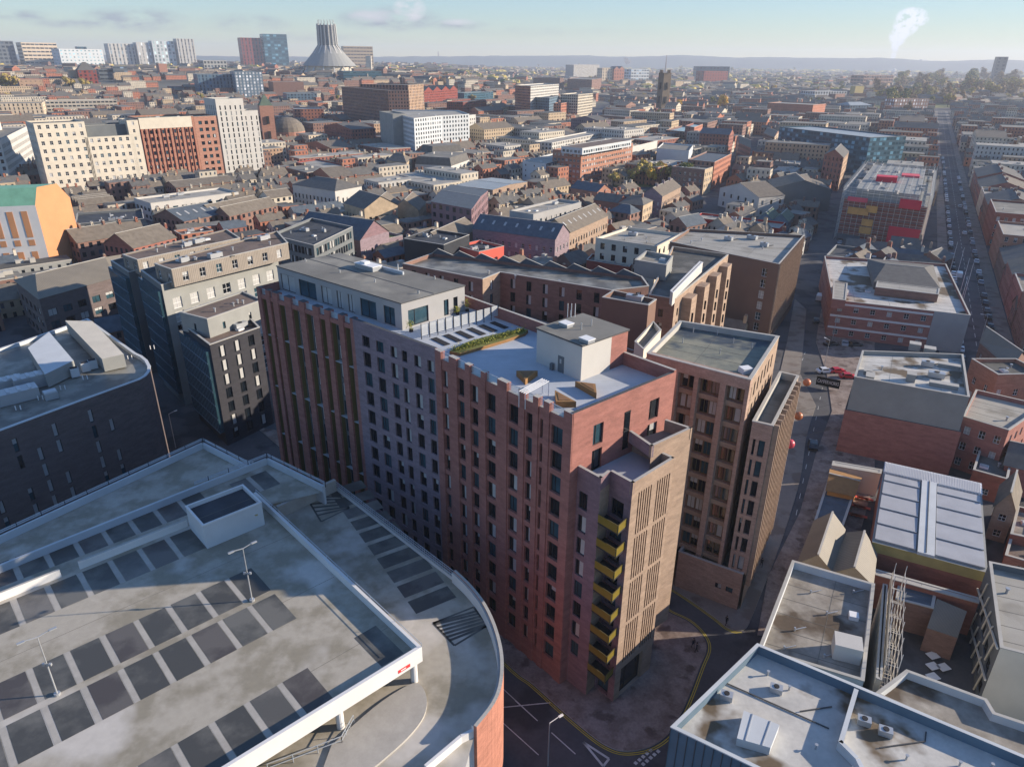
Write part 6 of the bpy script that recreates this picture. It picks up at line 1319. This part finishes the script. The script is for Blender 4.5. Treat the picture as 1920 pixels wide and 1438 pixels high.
# ------------------------------------------------------------------ streets of houses filling the town
CELL=4.0; X0,Y0,NX,NY=-1400,120,900,520
occ=bytearray(NX*NY)
def mark(P,infl=2.0,test=False):
    c=sum(P,Vector((0,0)))/len(P); P=[p+(p-c).normalized()*infl for p in P]
    xs=[p.x for p in P]; ys=[p.y for p in P]; n=len(P)
    for j in range(max(0,int((min(ys)-Y0)/CELL)),min(NY-1,int((max(ys)-Y0)/CELL)+1)+1):
        y=Y0+(j+.5)*CELL
        for i in range(max(0,int((min(xs)-X0)/CELL)),min(NX-1,int((max(xs)-X0)/CELL)+1)+1):
            x=X0+(i+.5)*CELL; ins=False; k=n-1
            for m in range(n):
                if (P[m].y>y)!=(P[k].y>y) and x<(P[k].x-P[m].x)*(y-P[m].y)/(P[k].y-P[m].y+1e-9)+P[m].x: ins=not ins
                k=m
            if ins:
                if test:
                    if occ[j*NX+i]: return False
                else: occ[j*NX+i]=1
    return True
for P in FOOT: mark([Vector(p) for p in P],4.5)
mark([st(-160,-10),st(1400,-10),st(1400,10),st(-160,10)],0); 

def strip(px,w):
    P=[G(*p) for p in px]
    for a,c in zip(P[:-1],P[1:]): d,n=unitn(a,c); mark([a+n*w,c+n*w,c-n*w,a-n*w],0)
strip([(1500,700),(1522,560),(1560,430),(1592,330),(1625,262)],8); strip([(1330,425),(1350,330),(1392,300),(1430,255)],8); strip([(700,520),(530,470),(330,400),(120,372)],3)
strip([(60,374),(170,366),(270,358),(400,346),(495,334)],9); strip([(1560,462),(1760,470)],9); strip([(1100,250),(1128,200),(1140,170)],12); strip([(1060,358),(1180,360),(1300,362)],26); strip([(840,345),(1000,355)],6); strip([(500,340),(560,290),(720,285)],7)
for px in ([(1660,200),(1800,200),(1800,152),(1640,152)],[(800,163),(905,163),(905,152),(800,152)],[(380,345),(480,340),(470,325),(380,330)]): mark([G(*p) for p in px],0)
rf=random.Random(21)
HT_=[('white_render','slate'),('cream_render','slate_blue'),('deep_red_brick','slate'),('brown_brick','slate_blue'),('old_brick','slate'),('brown_brick','slate_brown'),('orange_brick','slate_brown'),('brown_brick','slate'),('sandstone','slate_brown'),('old_brick','slate_blue'),('white_render','slate'),('cream_render','slate_brown'),('buff_brick','slate'),('grey_brick','slate')]
FT=[('white_render','felt'),('cream_render','felt_light'),('stone','felt'),('brown_brick','felt'),('white_render','felt_light'),('buff_brick','felt'),('orange_brick','felt_dark'),('cream_render','felt_light'),('grey_clad','felt_dark'),('old_brick','felt_light')]
cands=[]
def region(x): return 0 if x<-60 else (1 if x<150 else 2)
for reg,(ang,xr,yr) in enumerate(((42,(-1400,-60),(150,1900)),(47,(-60,150),(230,1500)),(-27.8,(-200,2000),(200,1900)))):
    ca,sa=math.cos(R(ang)),math.sin(R(ang)); ax=Vector((ca,sa)); ay=Vector((-sa,ca))
    c0_=Vector(((xr[0]+xr[1])/2,(yr[0]+yr[1])/2)); v=-1700; row=0
    while v<1700:
        dep=rf.uniform(9,12); u=-1900+rf.uniform(0,20)
        while u<1900:
            w=rf.uniform(11,24) if rf.random()<.6 else rf.uniform(24,44); c=c0_+ax*(u+w/2)+ay*(v+dep/2)
            if xr[0]<c.x<xr[1] and yr[0]<c.y<yr[1]:
                lim=c.y*.15+150
                if reg==2 and c.x<150+max(0,0): ok=False
                elif reg==1 and c.x>150: ok=False
                else: ok=True
                px=PR(c.x,c.y,5)
                if ok and -60<px[0]<1990 and px[1]>100 and rf.random()<.93:
                    D=dep*rf.uniform(.85,1.2); P=[c-ax*w/2-ay*D/2,c+ax*w/2-ay*D/2,c+ax*w/2+ay*D/2,c-ax*w/2+ay*D/2]
                    cands.append((c.length,P,w,D,ang))
            u+=w+(rf.uniform(0,1.0) if rf.random()<.75 else rf.uniform(4,14))
        v+=dep+((rf.uniform(1,6)) if row%2==0 else rf.uniform(9,13)); row+=1
for k in range(26000):
    y=190+1000*rf.random()**1.2; x=rf.uniform(-.75,.8)*y; ang=42 if x<-60 else (47 if x<150 and y>230 else -27.8); w=rf.uniform(8,15); D=rf.uniform(7.5,10); c=Vector((x,y)); ax=Vector((math.cos(R(ang)),math.sin(R(ang)))); ay=Vector((-ax.y,ax.x))
    cands.append((c.length+60,[c-ax*w/2-ay*D/2,c+ax*w/2-ay*D/2,c+ax*w/2+ay*D/2,c-ax*w/2+ay*D/2],w,D,ang))
for k in range(3500):
    y=430+1300*rf.random(); x=rf.uniform(-.75,.8)*y; ang=42 if x<-60 else (47 if x<150 else -27.8); w=rf.uniform(22,52); D=rf.uniform(13,24); c=Vector((x,y)); ax=Vector((math.cos(R(ang)),math.sin(R(ang)))); ay=Vector((-ax.y,ax.x))
    if rf.random()<.5: w,D=D,w
    cands.append((c.length*.5,[c-ax*w/2-ay*D/2,c+ax*w/2-ay*D/2,c+ax*w/2+ay*D/2,c-ax*w/2+ay*D/2],w,D,ang))
cands.sort(key=lambda t:t[0])
town=MB(); TM=['brown_brick','slate','felt','white_render','slate_brown','sandstone','terra','felt_dark']
tmats=[WM('brown_brick',.35,.5),M('slate'),M('felt'),WM('cream_render',.35,.5),M('slate_brown'),WM('sandstone',.35,.5),WM('orange_brick',.35,.5),M('felt_dark')]
nth=0; CW={'deep_red_brick':'deep red brick','old_brick':'dark red brick','brown_brick':'brown brick','orange_brick':'orange brick','sandstone':'sandstone','white_render':'white rendered','grey_brick':'mauve brick','buff_brick':'buff brick','cream_render':'cream rendered','grey_clad':'grey clad','stone':'pale stone'}
CR={'slate':'house with dark grey slate roof','slate_brown':'house with brown slate roof','slate_blue':'house with blue grey slate roof'}
LAB={0:('terraced_house','slate roofed terraced house in the dense streets of the middle distance','houses in the dense streets'),1:('flat_roofed_block','plain flat roofed block among the dense streets of the middle distance','flat roofed blocks in the dense streets')}
kinds=[0,0]; hx=[]
def simple(b,P,h,rise,wm,rm,flat,chim=0,base=0):
    for i in range(4):
        a,c=P[i],P[(i+1)%4]; L=(c-a).length; b.face([(a.x,a.y,base),(c.x,c.y,base),(c.x,c.y,h),(a.x,a.y,h)],wm,[(0,0),(round(L/2.8),0),(round(L/2.8),round((h-base)/3.1)),(0,round((h-base)/3.1))])
    if flat: b.face([(p.x,p.y,h) for p in P],rm)
    else:
        m0=(P[0]+P[3])/2; m1=(P[1]+P[2])/2; o=.3; d=(P[1]-P[0]).normalized()*o; n=(P[3]-P[0]).normalized()*o
        b.face([(*(P[0]-d-n),h-.2),(*(P[1]+d-n),h-.2),(*(m1+d),h+rise),(*(m0-d),h+rise)],rm); b.face([(*(P[2]+d+n),h-.2),(*(P[3]-d+n),h-.2),(*(m0-d),h+rise),(*(m1+d),h+rise)],rm)
        b.face([(*P[1],h),(*P[2],h),(*m1,h+rise-.1)],wm,[(0,0)]*3); b.face([(*P[3],h),(*P[0],h),(*m0,h+rise-.1)],wm,[(0,0)]*3)
        for k in range(chim):
            q=m0+(m1-m0)*((k+.5)/chim if chim>1 else .95); b.box((q.x,q.y,h+rise-.9),(.9,1.6,2.4),math.atan2(d.y,d.x),wm)
nbig=0
for dist,P,w,D,ang in cands:
    if not mark(P,(.6 if w<15.01 and D<10.01 else 0.),True): continue
    mark(P,-.5); big=dist<P[0].length*.6; dist=P[0].length; nbig+=big
    if big and nbig>330: continue
    flat=rf.random()<(.25 if w<24 else .6); h=rf.uniform(6,10) if not flat else rf.uniform(8,15); 
    if dist<450: h=min(h,rf.uniform(4.5,7.5))
    if big: flat=rf.random()<.85; h=rf.uniform(10,20) if dist>600 else rf.uniform(8,13)
    rise=min(D,14)*rf.uniform(.26,.38); k=1 if flat else 0
    if kinds[k]<(170 if k==0 else 125) :
        wm,rm=(rf.choice(FT) if flat else rf.choice(HT_)); nm,lab,grp=LAB[k]; kinds[k]+=1
        c=sum(P,Vector((0,0)))/4; pxx=PR(c.x,c.y,5)[0]; lab=CW[wm]+' '+(CR[rm] if not flat else 'flat roofed block')+' among crowded roofs, '+('left' if pxx<640 else 'centre' if pxx<1280 else 'right')
        tz=terr(c.x,c.y); h+=tz; e=empty(nm,(c.x,c.y,tz),lab,'house' if k==0 else 'building',grp)
        b=MB(); r=MB(); t=MB()
        simple(t,P,h,rise,0,1,flat,0,tz-1)
        for f,mi,uv in zip(t.f,t.m,t.uv): (b if mi==0 else r).face([t.v[i] for i in f],0,uv)
        b.build('wall',WM(wm,.36,.5),e)
        if flat:
            r=MB(); r.prism(inset(P,-.1),h+.003,h+.35,1,0,True)
            for q_ in range(2): q=at4(P,rf.uniform(.2,.8),rf.uniform(.2,.8)); r.box((q.x,q.y,h+.35),(rf.uniform(1,3),rf.uniform(1,2),rf.uniform(.5,1.6)),R(ang),1)
            r.build('roof',[rm,'coping'],e)
        else:
            r.build('roof',rm,e); m0=(P[0]+P[3])/2; m1=(P[1]+P[2])/2
            for q_ in range(max(1,int(w/9))):
                q=m0+(m1-m0)*((q_+.97)/max(1,int(w/9))); ch=MB(); ch.box((q.x,q.y,h+rise-.9),(.9,1.5,2.4),R(ang),0); ch.box((q.x,q.y,h+rise+1.5),(.6,1.2,.35),R(ang),1); ch.build('chimney',[wm,'buff_brick'],e)
    else:
        wm=rf.choice((0,0,3,6,3,5,6)); tz=terr(P[0].x,P[0].y); h+=tz; simple(town,P,h,rise,wm,rf.choice((2,7)) if flat else rf.choice((1,4)),flat,2 if dist<1100 else 1,tz-2)
# farther out, quarters merge into one town
for k in range(5200):
    y=1500+4300*rf.random()**1.35; x=rf.uniform(-.8,.8)*y; a=R(rf.choice((42,-28,10))); L=rf.uniform(14,46); D=rf.uniform(9,15); c=Vector((x,y)); ax=Vector((math.cos(a),math.sin(a)))*L/2; ay=Vector((-math.sin(a),math.cos(a)))*D/2
    P=[c-ax-ay,c+ax-ay,c+ax+ay,c-ax+ay]; fl_=rf.random()<.3
    tz=terr(c.x,c.y); simple(town,P,tz+rf.uniform(6,11)*(1.8 if rf.random()<.1 else 1),D*.3,rf.choice((0,0,3,3,5,6)),rf.choice((2,7)) if fl_ else rf.choice((1,4)),fl_,0,tz-2)
o=town.build('distant_town',tmats); tag(o,kind='stuff')
# ------------------------------------------------------------------ trees
def tree_proto(name,leaf,seed,H=12,sparse=False):
    r=random.Random(seed); e=empty(name,(0,0,0),'tree','tree'); b=MB()
    b.cyl((0,0,0),.32,H*.45,7,r2=.16,mi=0)
    clumps=[]
    for k in range(11):
        a=r.uniform(0,6.28); rr=r.uniform(.1,1)*H*.27; z=H*(.45+.45*r.random()); rr*=(1.15-abs(z/H-.6)*1.3); q=Vector((math.cos(a)*rr,math.sin(a)*rr,z)); clumps.append((q,r.uniform(.12,.2)*H))
        b.beam((0,0,H*r.uniform(.25,.42)),q,.12)
        if sparse:
            for j in range(9): s=q+Vector((r.gauss(0,1),r.gauss(0,1),r.gauss(.4,.8)))*H*.1; b.beam(q,s,.05)
    b.build('trunk','bark',e); c=MB()
    for q,rad in clumps:
        for j in range(70 if sparse else 120):
            v=Vector((r.gauss(0,1),r.gauss(0,1),r.gauss(0,1))).normalized()*rad*(r.random()**.4); p=q+v; s=r.uniform(.028,.05)*H
            n=(v.normalized()+Vector((r.uniform(-.6,.6),r.uniform(-.6,.6),r.uniform(-.3,.8)))).normalized(); t1=n.orthogonal().normalized()*s; t2=n.cross(t1).normalized()*s*.8
            c.face([p-t1-t2,p+t1-t2*.6,p+t1*.8+t2,p-t1*.7+t2],r.choice((0,0,1)))
    c.build('crown',leaf,e); return e
TP={'green':tree_proto('leafy_tree',['leaf_green','leaf_olive'],1),'olive':tree_proto('leafy_tree',['leaf_olive','leaf_brown'],2),'gold':tree_proto('golden_tree',['leaf_gold','leaf_olive'],3),'brown':tree_proto('bare_tree',['leaf_brown','leaf_brown'],4,sparse=True)}
used=set()
def tree(kind,x,y,hpx,label,group=None):
    q=GT(x,y); tz=terr(q.x,q.y); H=hpx*math.hypot(q.length,HC)/F/math.cos(R(4)); sc_=H/12
    if kind not in used: e=TP[kind]; used.add(kind); e.location=(q.x,q.y,tz); e.scale=(sc_,)*3; e['label']=label; 
    else: e=copy_tree(TP[kind],(q.x,q.y,tz),rf.uniform(0,6.28),label,None,sc_)
    if group: e['group']=group
    elif 'group' in e: del e['group']
for k,x,y,h,l in (('olive',1150,350,26,'low olive tree by the brick block, outside the square'),('green',1262,352,36,'green tree beside the end of the square'),('gold',1218,349,31,'low yellow tree at the front of the square'),('olive',1140,265,16,'olive tree among white buildings in the centre'),('green',1160,258,20,'dark green tree right of the cream framed tower'),('brown',1172,346,28,'bare brown tree at the left end of the small square'),('olive',1188,347,33,'olive tree second from the left in the small square'),('olive',1206,346,44,'tall yellow green tree in the middle of the small square'),('olive',1226,346,41,'wide yellow green tree right of the middle in the small square'),('gold',1240,345,36,'yellow tree in the small square beside the lane'),('olive',1258,347,31,'small olive tree near the right end of the square'),('green',1283,357,46,'round green tree beside the brown flat roofed house'),
    ('gold',1354,212,28,'bright golden round tree standing alone, right of the church tower'),('gold',1272,206,16,'small golden tree just right of the church tower'),('green',1166,232,22,'dark green tree left of the church tower'),('gold',1452,172,10,'tiny orange tree in the right middle distance'),('green',1235,222,14,'small dark tree at the foot of the church tower'),('gold',1640,185,12,'small orange tree near the yellow fronted block'),
    ('olive',25,178,30,'olive tree behind the cream hall at the left edge'),('olive',5,176,26,'olive tree cut by the left edge'),('olive',132,172,22,'yellow green tree left of the dark court roofs'),('olive',160,172,20,'yellow green tree right of the dark court roofs'),('brown',155,190,16,'bare tree above the white low block on the left'),('brown',1175,128,16,'bare brown tree on the avenue near the skyline'),('brown',595,152,14,'bare tree at the foot of the cathedral'),('olive',376,190,14,'small olive tree by the slim white tower'),('brown',1700,216,20,'pale bare tree beside the timbered block')):
    tree(k,x,y,h,l)
for i in range(60):
    x=rf.uniform(1640,1905); y=rf.uniform(158,204) if x<1820 else rf.uniform(158,190); kd=rf.choice(('olive','brown','brown','olive','green')); tree(kd,x,y,rf.uniform(17,27)*(y/180),{'olive':'yellowing tree in the park on the right','brown':'bare brown tree in the park on the right','green':'dark green tree in the park on the right'}[kd],'trees of the park on the right')
for i in range(22): tree('brown' if i%3 else 'olive',rf.uniform(800,905),rf.uniform(152,162),rf.uniform(9,12),'bare brown tree in the avenue of trees right of the cathedral' if i%3 else 'yellowing tree in the avenue right of the cathedral','trees in the avenue right of the cathedral')
for i in range(150):
    x=rf.uniform(0,1920) if i%3==0 else rf.uniform(800,1920); y=rf.uniform(124,200) if i%3 else rf.uniform(140,260); kd=rf.choice(('olive','brown','green','olive')); tree(kd,x,y,rf.uniform(6,11)*(y/150),{'olive':'small yellowing tree between distant roofs','brown':'small bare tree between distant roofs','green':'small dark green tree between distant roofs'}[kd],'trees between the distant roofs')
wood=MB()
for k in range(3600):
    y=1900+6300*rf.random(); x=rf.uniform(-.8,.85)*y; r_=rf.uniform(7,22)*(1+y/6000); hh=rf.uniform(7,13); n=6; mi=rf.choice((0,0,1,2))
    ring=[(x+r_*math.cos(t*1.047)*rf.uniform(.7,1.2),y+r_*.8*math.sin(t*1.047)*rf.uniform(.7,1.2)) for t in range(n)]; tz=terr(x,y); top=[(x+(p[0]-x)*.55,y+(p[1]-y)*.55,tz+hh*rf.uniform(.8,1.2)) for p in ring]
    for i in range(n):
        j=(i+1)%n; wood.face([(*ring[i],tz),(*ring[j],tz),top[j],top[i]],mi)
    wood.face(top,mi)
tag(wood.build('woodland',['leaf_olive','leaf_brown','leaf_green']),kind='stuff')
# hills on the horizon
hm=MB(); prev=None
for k in range(161):
    x_=-80+k*13; q=G(x_,135); dv=Vector((q.x,q.y)).normalized(); t=max(0,min(1,(x_-600)/500)); hgt=78+ t*42+ 22*noise.noise(Vector((k*.11,0,0)))*(.3+t)+7*noise.noise(Vector((k*.6,3,0)))
    if x_>1500: hgt-= (x_-1500)*.05
    p=[dv*8300,dv*8800,dv*9100,dv*9400]; zz=[0,hgt*.75,hgt,0]
    if prev:
        for i in range(3): hm.face([(*prev[0][i],prev[1][i]),(*p[i],zz[i]),(*p[i+1],zz[i+1]),(*prev[0][i+1],prev[1][i+1])],0)
    prev=(p,zz)
struct('hills',hm,'hill')
# grass
for px in ([(1150,350),(1300,352),(1290,338),(1160,336)],[(385,345),(470,338),(480,325),(380,332)]): sheet('grass',px,.05,'moss','stuff',label=None)
sheet('park_grass',[(1640,205),(1900,200),(1910,155),(1640,155)],.05,'moss','stuff')
# ------------------------------------------------------------------ cars
def car_proto(name,paint,van=False):
    m=mat('car_'+paint[0],paint[1],var=.03,rough=.35,spec=.6); e=empty(name,(0,0,0),'car','car')
    L,Wd=(4.3,1.8) if not van else (5.2,2.0); prof=[(-L/2,.35),(-L/2,.75),(-L*.46,.92),(-L*.36,.98),(-L*.27,1.42),(L*.1,1.46),(L*.24,1.0),(L*.46,.82),(L/2,.65),(L/2,.35)] if not van else [(-L/2,.4),(-L/2,2.0),(-L*.47,2.15),(L*.22,2.15),(L*.34,1.3),(L*.47,1.1),(L/2,.9),(L/2,.4)]
    b=MB(); n=len(prof)
    def yw(z): return Wd/2*(1 if z<1.0 else (.84 if not van else .93))
    for i in range(n):
        a,c=prof[i],prof[(i+1)%n]; b.face([(a[0],-yw(a[1]),a[1]),(a[0],yw(a[1]),a[1]),(c[0],yw(c[1]),c[1]),(c[0],-yw(c[1]),c[1])],0)
    b.face([(p[0],-yw(p[1]),p[1]) for p in prof][::-1],0); b.face([(p[0],yw(p[1]),p[1]) for p in prof],0)
    b.build('body',m,e); g_=MB(); k=.012
    if not van:
        g_.face([(L*.115,-.68,1.4),(L*.115,.68,1.4),(L*.225,.74,1.06),(L*.225,-.74,1.06)][::-1]); g_.face([(-L*.28,-.68,1.38),(-L*.28,.68,1.38),(-L*.35,.74,1.04),(-L*.35,-.74,1.04)])
        for s in (-1,1): g_.face([(-L*.3,s*(.8),1.05),(L*.18,s*.82,1.05),(L*.08,s*.775,1.38),(-L*.24,s*.775,1.38)][::s])
    else:
        g_.face([(L*.235,-.85,2.05),(L*.235,.85,2.05),(L*.335,.88,1.35),(L*.335,-.88,1.35)][::-1])
    for v in range(len(g_.v)):
        p=g_.v[v]; g_.v[v]=(p[0]+(k if p[0]>0 else -k),p[1]*1.03,p[2]+.02)
    g_.build('window','glass',e)
    for x in (-L*.3,L*.31):
        for s in (-1,1):
            w=MB(); r_=.33
            pts=[(x+r_*math.cos(t*.5236),r_+r_*math.sin(t*.5236)) for t in range(12)]; ya,yb_=s*(Wd/2-.2),s*(Wd/2+.02)
            for i in range(12): j=(i+1)%12; w.face([(pts[i][0],ya,pts[i][1]),(pts[j][0],ya,pts[j][1]),(pts[j][0],yb_,pts[j][1]),(pts[i][0],yb_,pts[i][1])],0)
            w.face([(p[0],yb_,p[1]) for p in pts],0); w.build('wheel','rubber',e)
    for s in (-1,1):
        hl=MB(); hl.box((L/2-.02,s*Wd*.36,.66),(.08,.3,.12)); hl.build('headlight','frame_white',e)
    return e
PT={'white':'C9CBCC','silver':'8F9498','dark':'1E2126','blue':'23405E','red':'B5202B','grey':'50555A'}
CP={k:car_proto('parked_car' ,(k,v)) for k,v in PT.items()}; CP['van']=car_proto('parked_van',('vanwhite','D5D6D4'),True)
cused=set()
def car(kind,p,rz,label,group=None,cat=None):
    if kind not in cused: e=CP[kind]; cused.add(kind); e.location=(p.x,p.y,.005); e.rotation_euler=(0,0,rz); e['label']=label
    else: e=copy_tree(CP[kind],(p.x,p.y,.005),rz,label)
    if group: e['group']=group
    if kind=='van': e['category']='van'
au=math.atan2(U.y,U.x); 
car('dark',G(1524,838),au+R(8),'dark blue car driving down the street past the inflatable balls')
car('dark',G(1530,604),au+R(6),'dark car at the kerb of the middle street')
car('van',G(1536,562),au,'white van parked against the wall of the middle street')
for i,(k,x,y,rz,l) in enumerate((('dark',1558,648,.2,'black car, leftmost of three parked below the red brick building'),('silver',1583,647,1.2,'silver car, middle of three parked below the red brick building'),('dark',1602,649,.1,'black car, rightmost of three parked below the red brick building'),('white',1546,699,.1,'white car next to the red cars behind the black sign board'),('red',1569,699,.1,'red van like car, middle of the three behind the black sign board'),('red',1589,709,-.1,'red car with its nose at the clad box, right of the black sign board'))): car(k,G(x,y),rz,l)
cn={'white':0}
for i in range(64):
    u=-75+ i*8.3+rf.uniform(-.6,.6); 
    if rf.random()<.12: continue
    k=rf.choice(('white','silver','dark','grey','white','blue','dark')); car(k,st(u,-4.4),au,{'white':'white car','silver':'silver car','dark':'black car','grey':'grey car','blue':'blue car','red':'red car'}[k]+' parked nose to tail along the left kerb of the long street','cars parked along the long street')
for i in range(50):
    u=-120+i*9+rf.uniform(-1,1)
    if rf.random()<.35: continue
    k=rf.choice(('white','silver','dark','grey','dark')); car(k,st(u,4.4),au,{'white':'white car','silver':'silver car','dark':'black car','grey':'grey car'}[k]+' parked along the right kerb of the long street','cars parked along the long street')
for k,u,v,l in (('van',22,-2.6,'white van standing in the carriageway of the long street'),('white',110,1.8,'white car driving down the middle of the long street'),('red',62,-9.0,'red car on the pavement side beside the scaffolding'),('silver',190,1.9,'silver car far up the long street, driving')): car(k,st(u,v),au,l)
for i in range(16):
    P_=[G(1556,520),G(1590,400)]; q=P_[0]+(P_[1]-P_[0])*(i/16); k=rf.choice(('dark','grey','silver','blue')); car(k,q,math.atan2((P_[1]-P_[0]).y,(P_[1]-P_[0]).x),{'dark':'black car','grey':'grey car','silver':'silver car','blue':'blue car'}[k]+' parked in the shade along the middle street','cars parked along the middle street')
# buildings along the right side of the long street
rl=['brown brick corner building nearest the camera on the right of the long street','old brick mill front second along the right of the long street','red brick range with white windows third along the right of the long street','brown brick range with gable fourth along the right of the long street','flat roofed brick block fifth along the right of the long street','tall brick range sixth along the right of the long street','brick range seventh along the right of the long street','pale stone fronted range eighth along the right of the long street','brick terrace ninth along the right of the long street','slate roofed terrace tenth along the right of the long street']
uu=-62
for i,lab in enumerate(rl):
    Lh=(24,26,24,30,32,40,36,30,40,45)[i]; hh=(13,12,11,9,14,15,12,12,11,12)[i]
    wl_=('brown_brick','red_brick','red_brick','brown_brick','orange_brick','old_brick','brown_brick','stone','red_brick','red_brick')[i]
    rf_=('flat','flat','gable','gable','flat','flat','gable','flat','gable','gable')[i]
    w4=[st(uu+1,10),st(uu+1,34),st(uu+Lh-1,34),st(uu+Lh-1,10)]
    bb('brick_block',lab,None,world=w4,h=hh,wall=wl_,roof=rf_,axis=1 if rf_=='gable' else 0,rise=4,rmat=('felt_dark','felt','slate_brown','slate','felt_light','felt','slate','felt_light','slate_brown','slate')[i],win=(3.0,1.2,1.9,3.4,'white'),geo=uu<170,vents=3,limit=80,chim=2 if rf_=='gable' else 0); uu+=Lh+ (0 if i not in(4,) else 14)
    mark(w4,2)
# low structures left of the long street below the scaffolding
bb('pub','brick pub with cream gables and dark roof below the red sheeted scaffold',[(1660,470),(1770,490)],dep=12,h=4.5,wall='brown_brick',roof='gable',axis=1,n=2,rise=2.5,rmat='slate',win=(3,1.2,1.6,3.2,'white'))
bb('warehouse','dark flat roofed warehouse with two blue roof lights, beside the middle street',[(1550,478),(1655,492)],dep=20,h=8,wall='slate_clad',rmat='roof_dark',win=None)
# ------------------------------------------------------------------ street lamps and people
def street_lamp(x,y,label,ang=0,h=8,grp='street lamps'):
    q=G(x,y); e=empty('street_lamp',(q.x,q.y,0),label,'street lamp'); b=MB(); b.cyl((q.x,q.y,0),.09,h,8,r2=.06); b.build('pole','metal',e); d=Vector((math.cos(ang),math.sin(ang)))
    b=MB(); b.beam((q.x,q.y,h),(q.x+d.x*1.4,q.y+d.y*1.4,h+.15),.06); b.box((q.x+d.x*1.6,q.y+d.y*1.6,h+.05),(.6,.25,.12),ang); b.build('lamp_head','frame_white',e)
street_lamp(1027,1435,'street lamp standing at the bottom edge beside the car park',.6,7)
street_lamp(1838,640,'street lamp by the parked cars right of the red brick building',2.5); street_lamp(1545,690,'street lamp at the entrance of the yard with red cars',2.0); street_lamp(1560,640,'street lamp next to the white van of the middle street',3.0)
street_lamp(330,840,'street lamp in the dark lane between the car park and the black block',1.0)
def person(x,y,label,top,bottom,face,step=.2,z=.13):
    q=G(x,y,z); e=empty('person',(q.x,q.y,z),label,'person'); me=bpy.data.meshes.new('body')
    V_=[(0,0,.93),(0,0,1.15),(0,0,1.42),(0,0,1.52),(0,0,1.64),(0,0,1.74), (-.1,0,.88),(-.11,step*.5,.48),(-.1,step,.06),(-.1,step-.16,.03), (.1,0,.88),(.11,-step*.3,.48),(.1,-step,.08),(.1,-step-.15,.03), (-.19,0,1.4),(-.25,.04,1.12),(-.24,-.1,.88),(.19,0,1.4),(.25,.0,1.12),(.24,-.08,.88)]
    E_2=[(0,1),(1,2),(2,3),(3,4),(4,5),(0,6),(6,7),(7,8),(8,9),(0,10),(10,11),(11,12),(12,13),(2,14),(14,15),(15,16),(2,17),(17,18),(18,19)]
    RR=[.14,.13,.13,.06,.09,.08,.09,.06,.045,.04,.09,.06,.045,.04,.06,.045,.035,.06,.045,.035]
    me.from_pydata(V_,E_2,[]); o=bpy.data.objects.new('body',me); S.collection.objects.link(o); o.parent=e
    md=o.modifiers.new('skin','SKIN'); sv=me.skin_vertices[0].data
    for i,r_ in enumerate(RR): sv[i].radius=(r_,r_*.85)
    sv[0].use_root=True; md2=o.modifiers.new('sub','SUBSURF'); md2.levels=1; md2.render_levels=1
    bpy.context.view_layer.update(); dg=bpy.context.evaluated_depsgraph_get(); nm=bpy.data.meshes.new_from_object(o.evaluated_get(dg)); o.modifiers.clear(); o.data=nm
    nm.materials.clear(); [nm.materials.append(M(k)) for k in (top,bottom,'skin')]
    for p in nm.polygons: zc=p.center.z; p.material_index=2 if 1.5<zc<1.7 and p.center.y<.2 else (0 if zc>.9 else 1); p.use_smooth=True
    hb_=MB(); hb_.sphere((0,.015,1.68),.11,10,7); h_=hb_.build('hair','rubber',org=(0,0,0)); h_.parent=e
    e.rotation_euler=(0,0,face)
person(1299,1214,'person in dark clothes standing on the pavement, left one of a pair','cloth_dark','cloth_dark',.4); person(1305,1222,'person in dark clothes on the pavement, right one of a pair','cloth_dark','cloth_dark',1.4)
person(1361,1171,'person in dark clothes walking at the kerb corner by the podium','cloth_dark','cloth_dark',2.2,.3); person(1409,1092,'person in dark clothes on the shaded pavement right of the podium','cloth_dark','slate_clad',2.9,.3); person(1427,1062,'person in dark clothes farther up the shaded pavement','cloth_dark','cloth_dark',2.9,.3)
# ------------------------------------------------------------------ steam plume, haze
hz=bpy.data.materials.new('haze'); hz.use_nodes=True; t=hz.node_tree; t.nodes.clear(); o_=t.nodes.new('ShaderNodeOutputMaterial'); pv=t.nodes.new('ShaderNodeVolumePrincipled'); pv.inputs['Color'].default_value=(.80,.87,1.0,1); pv.inputs['Density'].default_value=.0001; pv.inputs['Anisotropy'].default_value=.2
t.links.new(pv.outputs[0],o_.inputs['Volume'])
b=MB(); b.prism([(-9700,-400),(9700,-400),(9700,9700),(-9700,9700)],-2,215,0,0,True); hb_o=b.build('haze',hz); tag(hb_o,kind='stuff')
